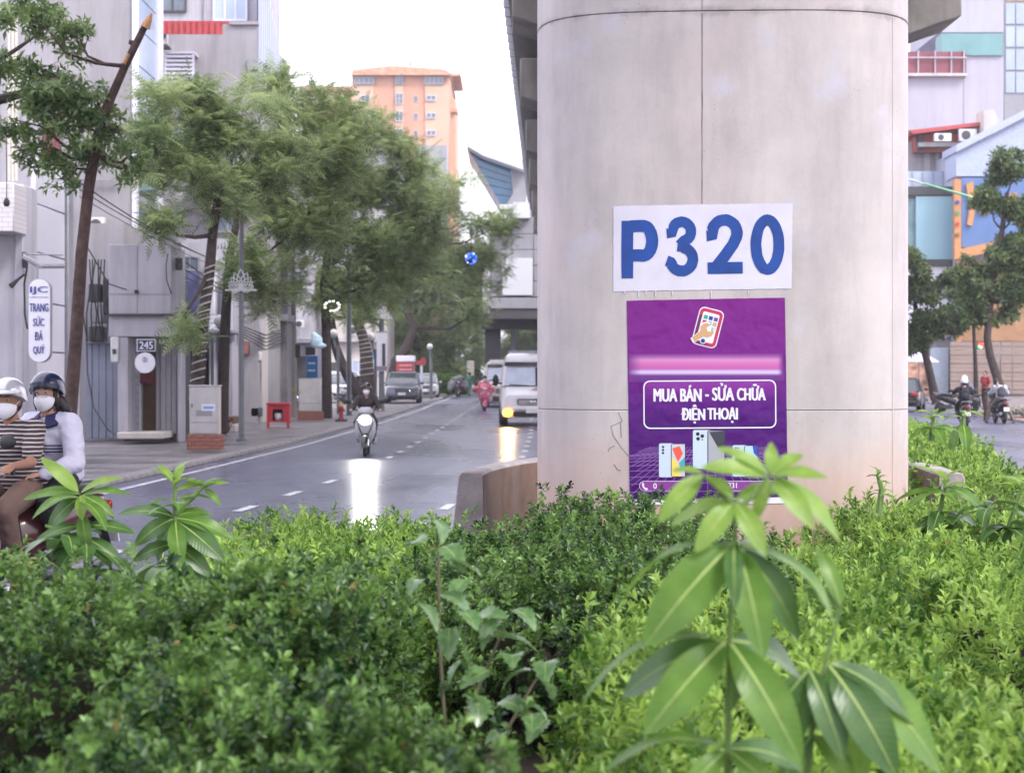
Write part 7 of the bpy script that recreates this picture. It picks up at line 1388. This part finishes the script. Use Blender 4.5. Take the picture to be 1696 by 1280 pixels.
    if collar:
        cl = MB(); n2 = nk + V3((0, .005, -.03)); 
        for s in (-1, 1): cl.loft([[tuple(n2 + V3((s * .075 * math.sin(t), -.075 * math.cos(t), .045 - .02 * math.cos(t) * 1.4))), tuple(n2 + V3((s * .135 * math.sin(t) + s * .012, -.118 * math.cos(t) - .02, -.012 - .055 * max(0, math.cos(t))))), tuple(n2 + V3((s * .132 * math.sin(t) + s * .012, -.110 * math.cos(t) - .01, -.026 - .055 * max(0, math.cos(t))))), tuple(n2 + V3((s * .068 * math.sin(t), -.068 * math.cos(t), .02)))] for t in np.linspace(.35, math.pi, 9)])
        cl.build('collar', collar, r_, world=False)
    if bag:
        bg = MB(); bc = ch + V3((0, .20, -.06)); bg.ell(bc, (.15, .09, .2), 14, 10); bg.cbox(bc + V3((0, .0, -.03)), (.27, .14, .30)); bg.ell(bc + V3((0, .07, -.08)), (.11, .05, .1)); bodyblob('backpack', bg, vox, bag, r_, 3)
        for s in (-1, 1): MB().tube([ch + V3((s * .09, .12, .12)), ch + V3((s * .12, .0, .19)), ch + V3((s * .12, -.135, .06)), ch + V3((s * .14, -.06, -.12)), ch + V3((s * .12, .12, -.16))], .02, 6, .4).build('backpack_strap', bag, r_, world=False)
    return r_
def mir(d):
    o = dict(d)
    for k, v in d.items():
        if k.endswith('L') and k[:-1] + 'R' not in d: o[k[:-1] + 'R'] = (-v[0], v[1], v[2])
    return o
DRIVE = mir(dict(pelvis=(0, .12, .88), chest=(0, .02, 1.16), neck=(0, -.02, 1.33), head=(0, -.05, 1.46), shoL=(.185, .0, 1.265), elbL=(.30, -.16, 1.05), wriL=(.315, -.36, 1.035), gripL=(.32, -.46, 1.02), hipL=(.09, .06, .86), kneL=(.20, -.30, .74), ankL=(.16, -.16, .40), toeL=(.17, -.32, .365)))
PILL = mir(dict(pelvis=(0, .46, .93), chest=(0, .40, 1.20), neck=(0, .36, 1.37), head=(0, .33, 1.505), shoL=(.18, .38, 1.30), elbL=(.315, .26, 1.03), wriL=(.20, .06, .96), gripL=(.10, -.02, .95), hipL=(.09, .42, .90), kneL=(.24, .06, .78), ankL=(.22, .24, .44), toeL=(.24, .10, .40)))
def stripes():
    m = bpy.data.materials.new('striped_jersey'); m.use_nodes = True; n, l = m.node_tree.nodes, m.node_tree.links; p = n['Principled BSDF']; p.inputs['Roughness'].default_value = .85
    tc = n.new('ShaderNodeTexCoord'); w = n.new('ShaderNodeTexWave'); w.bands_direction = 'Z'; w.inputs['Scale'].default_value = 11; w.inputs['Distortion'].default_value = 1.2; w.inputs['Detail Scale'].default_value = .8; l.new(tc.outputs['Object'], w.inputs['Vector'])
    cr = n.new('ShaderNodeValToRGB'); cr.color_ramp.elements[0].position = .76; cr.color_ramp.elements[1].position = .84; cr.color_ramp.elements[0].color = (.045, .030, .030, 1); cr.color_ramp.elements[1].color = (.50, .45, .45, 1); l.new(w.outputs['Color'], cr.inputs[0]); l.new(cr.outputs[0], p.inputs['Base Color']); return m
def jacket_mat():
    m = M('school_jacket', (.52, .50, .62), .6, var=.05, scale=8, bump=.25, bscale=7); n, l = m.node_tree.nodes, m.node_tree.links; p = n['Principled BSDF']; src = p.inputs['Base Color'].links[0].from_socket
    tc = n.new('ShaderNodeTexCoord'); sx = n.new('ShaderNodeSeparateXYZ'); l.new(tc.outputs['Object'], sx.inputs[0])
    w = n.new('ShaderNodeMath'); w.operation = 'WRAP'; w.inputs[1].default_value = .022; w.inputs[2].default_value = 0; l.new(sx.outputs['Z'], w.inputs[0]); a = n.new('ShaderNodeMath'); a.operation = 'LESS_THAN'; a.inputs[1].default_value = .010; l.new(w.outputs[0], a.inputs[0])
    b1 = n.new('ShaderNodeMath'); b1.operation = 'COMPARE'; b1.inputs[1].default_value = 1.125; b1.inputs[2].default_value = .034; l.new(sx.outputs['Z'], b1.inputs[0]); b2 = n.new('ShaderNodeMath'); b2.operation = 'COMPARE'; b2.inputs[1].default_value = 0; b2.inputs[2].default_value = .2; l.new(sx.outputs['X'], b2.inputs[0])
    c1 = n.new('ShaderNodeMath'); c1.operation = 'MULTIPLY'; l.new(a.outputs[0], c1.inputs[0]); l.new(b1.outputs[0], c1.inputs[1]); c2 = n.new('ShaderNodeMath'); c2.operation = 'MULTIPLY'; l.new(c1.outputs[0], c2.inputs[0]); l.new(b2.outputs[0], c2.inputs[1])
    mx = n.new('ShaderNodeMix'); mx.data_type = 'RGBA'; mx.inputs[7].default_value = (.03, .025, .09, 1); l.new(c2.outputs[0], mx.inputs[0]); l.new(src, mx.inputs[6]); l.new(mx.outputs[2], p.inputs['Base Color']); return m
BRT = M('brown_trousers', (.14, .085, .07), .8, var=.1, bump=.2, bscale=8); DKT = M('dark_trousers', (.018, .018, .022), .8, var=.2); SHOE = M('dark_shoe', (.03, .027, .025), .6); SILV = M('silver_helmet', (.52, .52, .55), .22, .35, coat=.6); NAVH = M('navy_helmet', (.012, .016, .05), .22, coat=.6); WHH = M('white_helmet', (.70, .69, .68), .3, coat=.5); BKH = M('black_helmet', (.012, .012, .013), .25, coat=.6)
GN = 'riders on the left road'
def turned(J, **k): d = dict(J); d.update(k); return d
person('masked rider in brown striped jersey and silver helmet at the left edge', NB_LOC, NB_RZ, turned(DRIVE, face=(20, 4)), SKIN2, stripes(), BRT, SHOE, .014, GN, True, True, SILV, 'short', brim=True, puff=1.12)
person('masked pillion rider in white and navy school jacket and dark helmet', NB_LOC, NB_RZ, turned(PILL, face=(20, 2)), SKIN, jacket_mat(), DKT, SHOE, .014, GN, True, True, NAVH, 'long', collar=M('navy_collar', (.02, .018, .075), .7), longhair=True, glasses=True, puff=1.13)
person('masked rider in dark jacket on the white scooter', gloc(607, 38.8), R(2), turned(DRIVE, face=(-4, 0)), SKIN, M('dark_brown_jacket', (.030, .022, .024), .7), DKT, SHOE, .024, GN, True, True, BKH, 'long', sc=.96)
RAIN = M('pink_raincoat', (.55, .14, .19), .45, var=.25, scale=9)
pk = person('rider in billowing pink raincoat on the pink scooter', gloc(802, 82), R(4), DRIVE, SKIN, RAIN, RAIN, SHOE, .03, GN, True, True, BKH, 'long', jacket_len=.3)
cb = MB(); cb.tube([(0, -.35, .72), (0, -.2, .9), (0, -.02, 1.1), (0, .1, 1.2)], [.34, .30, .24, .16], 14); cb.ell((.36, -.1, .98), (.14, .2, .16)); cb.ell((-.4, -.05, .98), (.18, .2, .17)); cb.ell((0, -.4, .68), (.3, .16, .12)); bodyblob('rain_cape', cb, .04, RAIN, pk, 3)
STAND = mir(dict(pelvis=(0, 0, .92), chest=(0, -.01, 1.22), neck=(0, -.01, 1.42), head=(0, -.03, 1.555), shoL=(.185, 0, 1.36), elbL=(.24, .03, 1.08), wriL=(.23, -.08, .86), gripL=(.22, -.10, .77), hipL=(.09, 0, .88), kneL=(.10, -.03, .48), ankL=(.10, .03, .09), toeL=(.11, -.11, .045), curl=.5))
WALK = turned(STAND, kneL=(.10, -.16, .50), ankL=(.10, -.12, .09), toeL=(.11, -.27, .05), kneR=(-.10, .02, .48), ankR=(-.10, .24, .12), toeR=(-.11, .12, .045), elbR=(-.26, -.12, 1.08), wriR=(-.24, -.3, 1.0), gripR=(-.22, -.38, .98))
GRN = M('green_raincoat', (.06, .22, .16), .5, var=.25, scale=7)
person('walker in long green rain clothes crossing far down the road', gloc(778, 128), R(150), WALK, SKIN, GRN, M('green_rain_trousers', (.08, .26, .13), .5, var=.2), SHOE, .035, 'people on foot', False, True, None, 'long', jacket_len=.35)
person('person in dark jacket standing on the pavement behind the scooter', gloc(598, 88, .15), R(20), STAND, SKIN, M('navy_jacket', (.015, .016, .03), .7), DKT, SHOE, .035, 'people on foot', True, True, None, 'long')
# right-hand group
GR = 'motorbikes on the right road'; GP = 'people on the right road'
scooter('dark motorbike of the bare-armed rider with rucksack', gloc(1597, 57), R(172), PBK, group=GR); person('bare-armed rider with white helmet and black rucksack riding away', gloc(1597, 57), R(172), turned(DRIVE, elbL=(.36, -.1, 1.1)), SKIN, M('black_vest', (.02, .02, .03), .8), DKT, SHOE, .026, GP, False, True, WHH, 'short', bag=M('black_rucksack', (.022, .022, .034), .8))
STR = turned(DRIVE, kneL=(.30, -.12, .55), ankL=(.46, .05, .10), toeL=(.48, -.10, .05), kneR=(-.30, -.12, .55), ankR=(-.46, .05, .10), toeR=(-.48, -.10, .05), face=(-50, 8), head=(.10, -.10, 1.44))
scooter('dark motorbike stopped at the kerb under the rider with grey rucksack', gloc(1656, 63), R(178), PBK, group=GR); person('rider in pale shirt with grey rucksack, both feet down, stopped at the kerb', gloc(1656, 63), R(178), STR, SKIN, M('pale_blue_shirt', (.50, .52, .60), .8), M('khaki_trousers', (.16, .13, .11), .8), SHOE, .026, GP, False, True, None, 'long', bag=M('grey_rucksack', (.06, .055, .075), .8))
scooter('black scooter parked across the kerb behind the riders', gloc(1583, 74, .05), R(70), PBK, group=GR); scooter('black scooter the stooping man leans on', gloc(1622, 74, .05), R(105), PBK, group=GR)
STOOP = turned(STAND, pelvis=(0, .12, .86), chest=(0, -.12, 1.10), neck=(0, -.26, 1.22), head=(0, -.33, 1.31), shoL=(.18, -.2, 1.18), shoR=(-.18, -.2, 1.18), elbL=(.22, -.30, .95), elbR=(-.22, -.30, .95), wriL=(.18, -.42, .78), wriR=(-.18, -.42, .78), gripL=(.16, -.48, .74), gripR=(-.16, -.48, .74), face=(0, 25))
person('stooping man in grey shirt and white helmet beside the parked scooters', gloc(1605, 77, .15), R(-50), STOOP, SKIN, M('grey_shirt', (.16, .16, .21), .8), DKT, SHOE, .03, GP, False, True, WHH, 'short')
person('person in red shirt standing among the parked scooters', gloc(1632, 78, .15), R(-60), STAND, SKIN, M('red_shirt', (.30, .03, .045), .8), DKT, SHOE, .03, GP, False, True, None, 'short')
bn_ = empty('traffic_bollard', gloc(1633, 66, .0), label='short brown bollard post between the stopped rider and the scooters', cat='bollard')
MB().tube([gloc(1633, 66), gloc(1633, 66, 1.05)], .085, 12).build('post', BARK2, bn_); MB().ell(gloc(1633, 66, 1.05), (.1, .1, .05)).build('cap', BARK2, bn_)
# ================================================================== AIR
hz = MB().box(-170, 230, -70, 330, -1.2, 62).build('haze', [M('unused_haze', (1, 1, 1))]); hz['kind'] = 'stuff'; hz['label'] = 'thin damp morning haze over the street'
hm = bpy.data.materials.new('haze_air'); hm.use_nodes = True; n, l = hm.node_tree.nodes, hm.node_tree.links; n.remove(n['Principled BSDF'])
pv = n.new('ShaderNodeVolumePrincipled'); pv.inputs['Color'].default_value = (.93, .93, .97, 1); pv.inputs['Density'].default_value = .0005; pv.inputs['Anisotropy'].default_value = .2
l.new(pv.outputs[0], n['Material Output'].inputs['Volume']); hz.data.materials.clear(); hz.data.materials.append(hm)
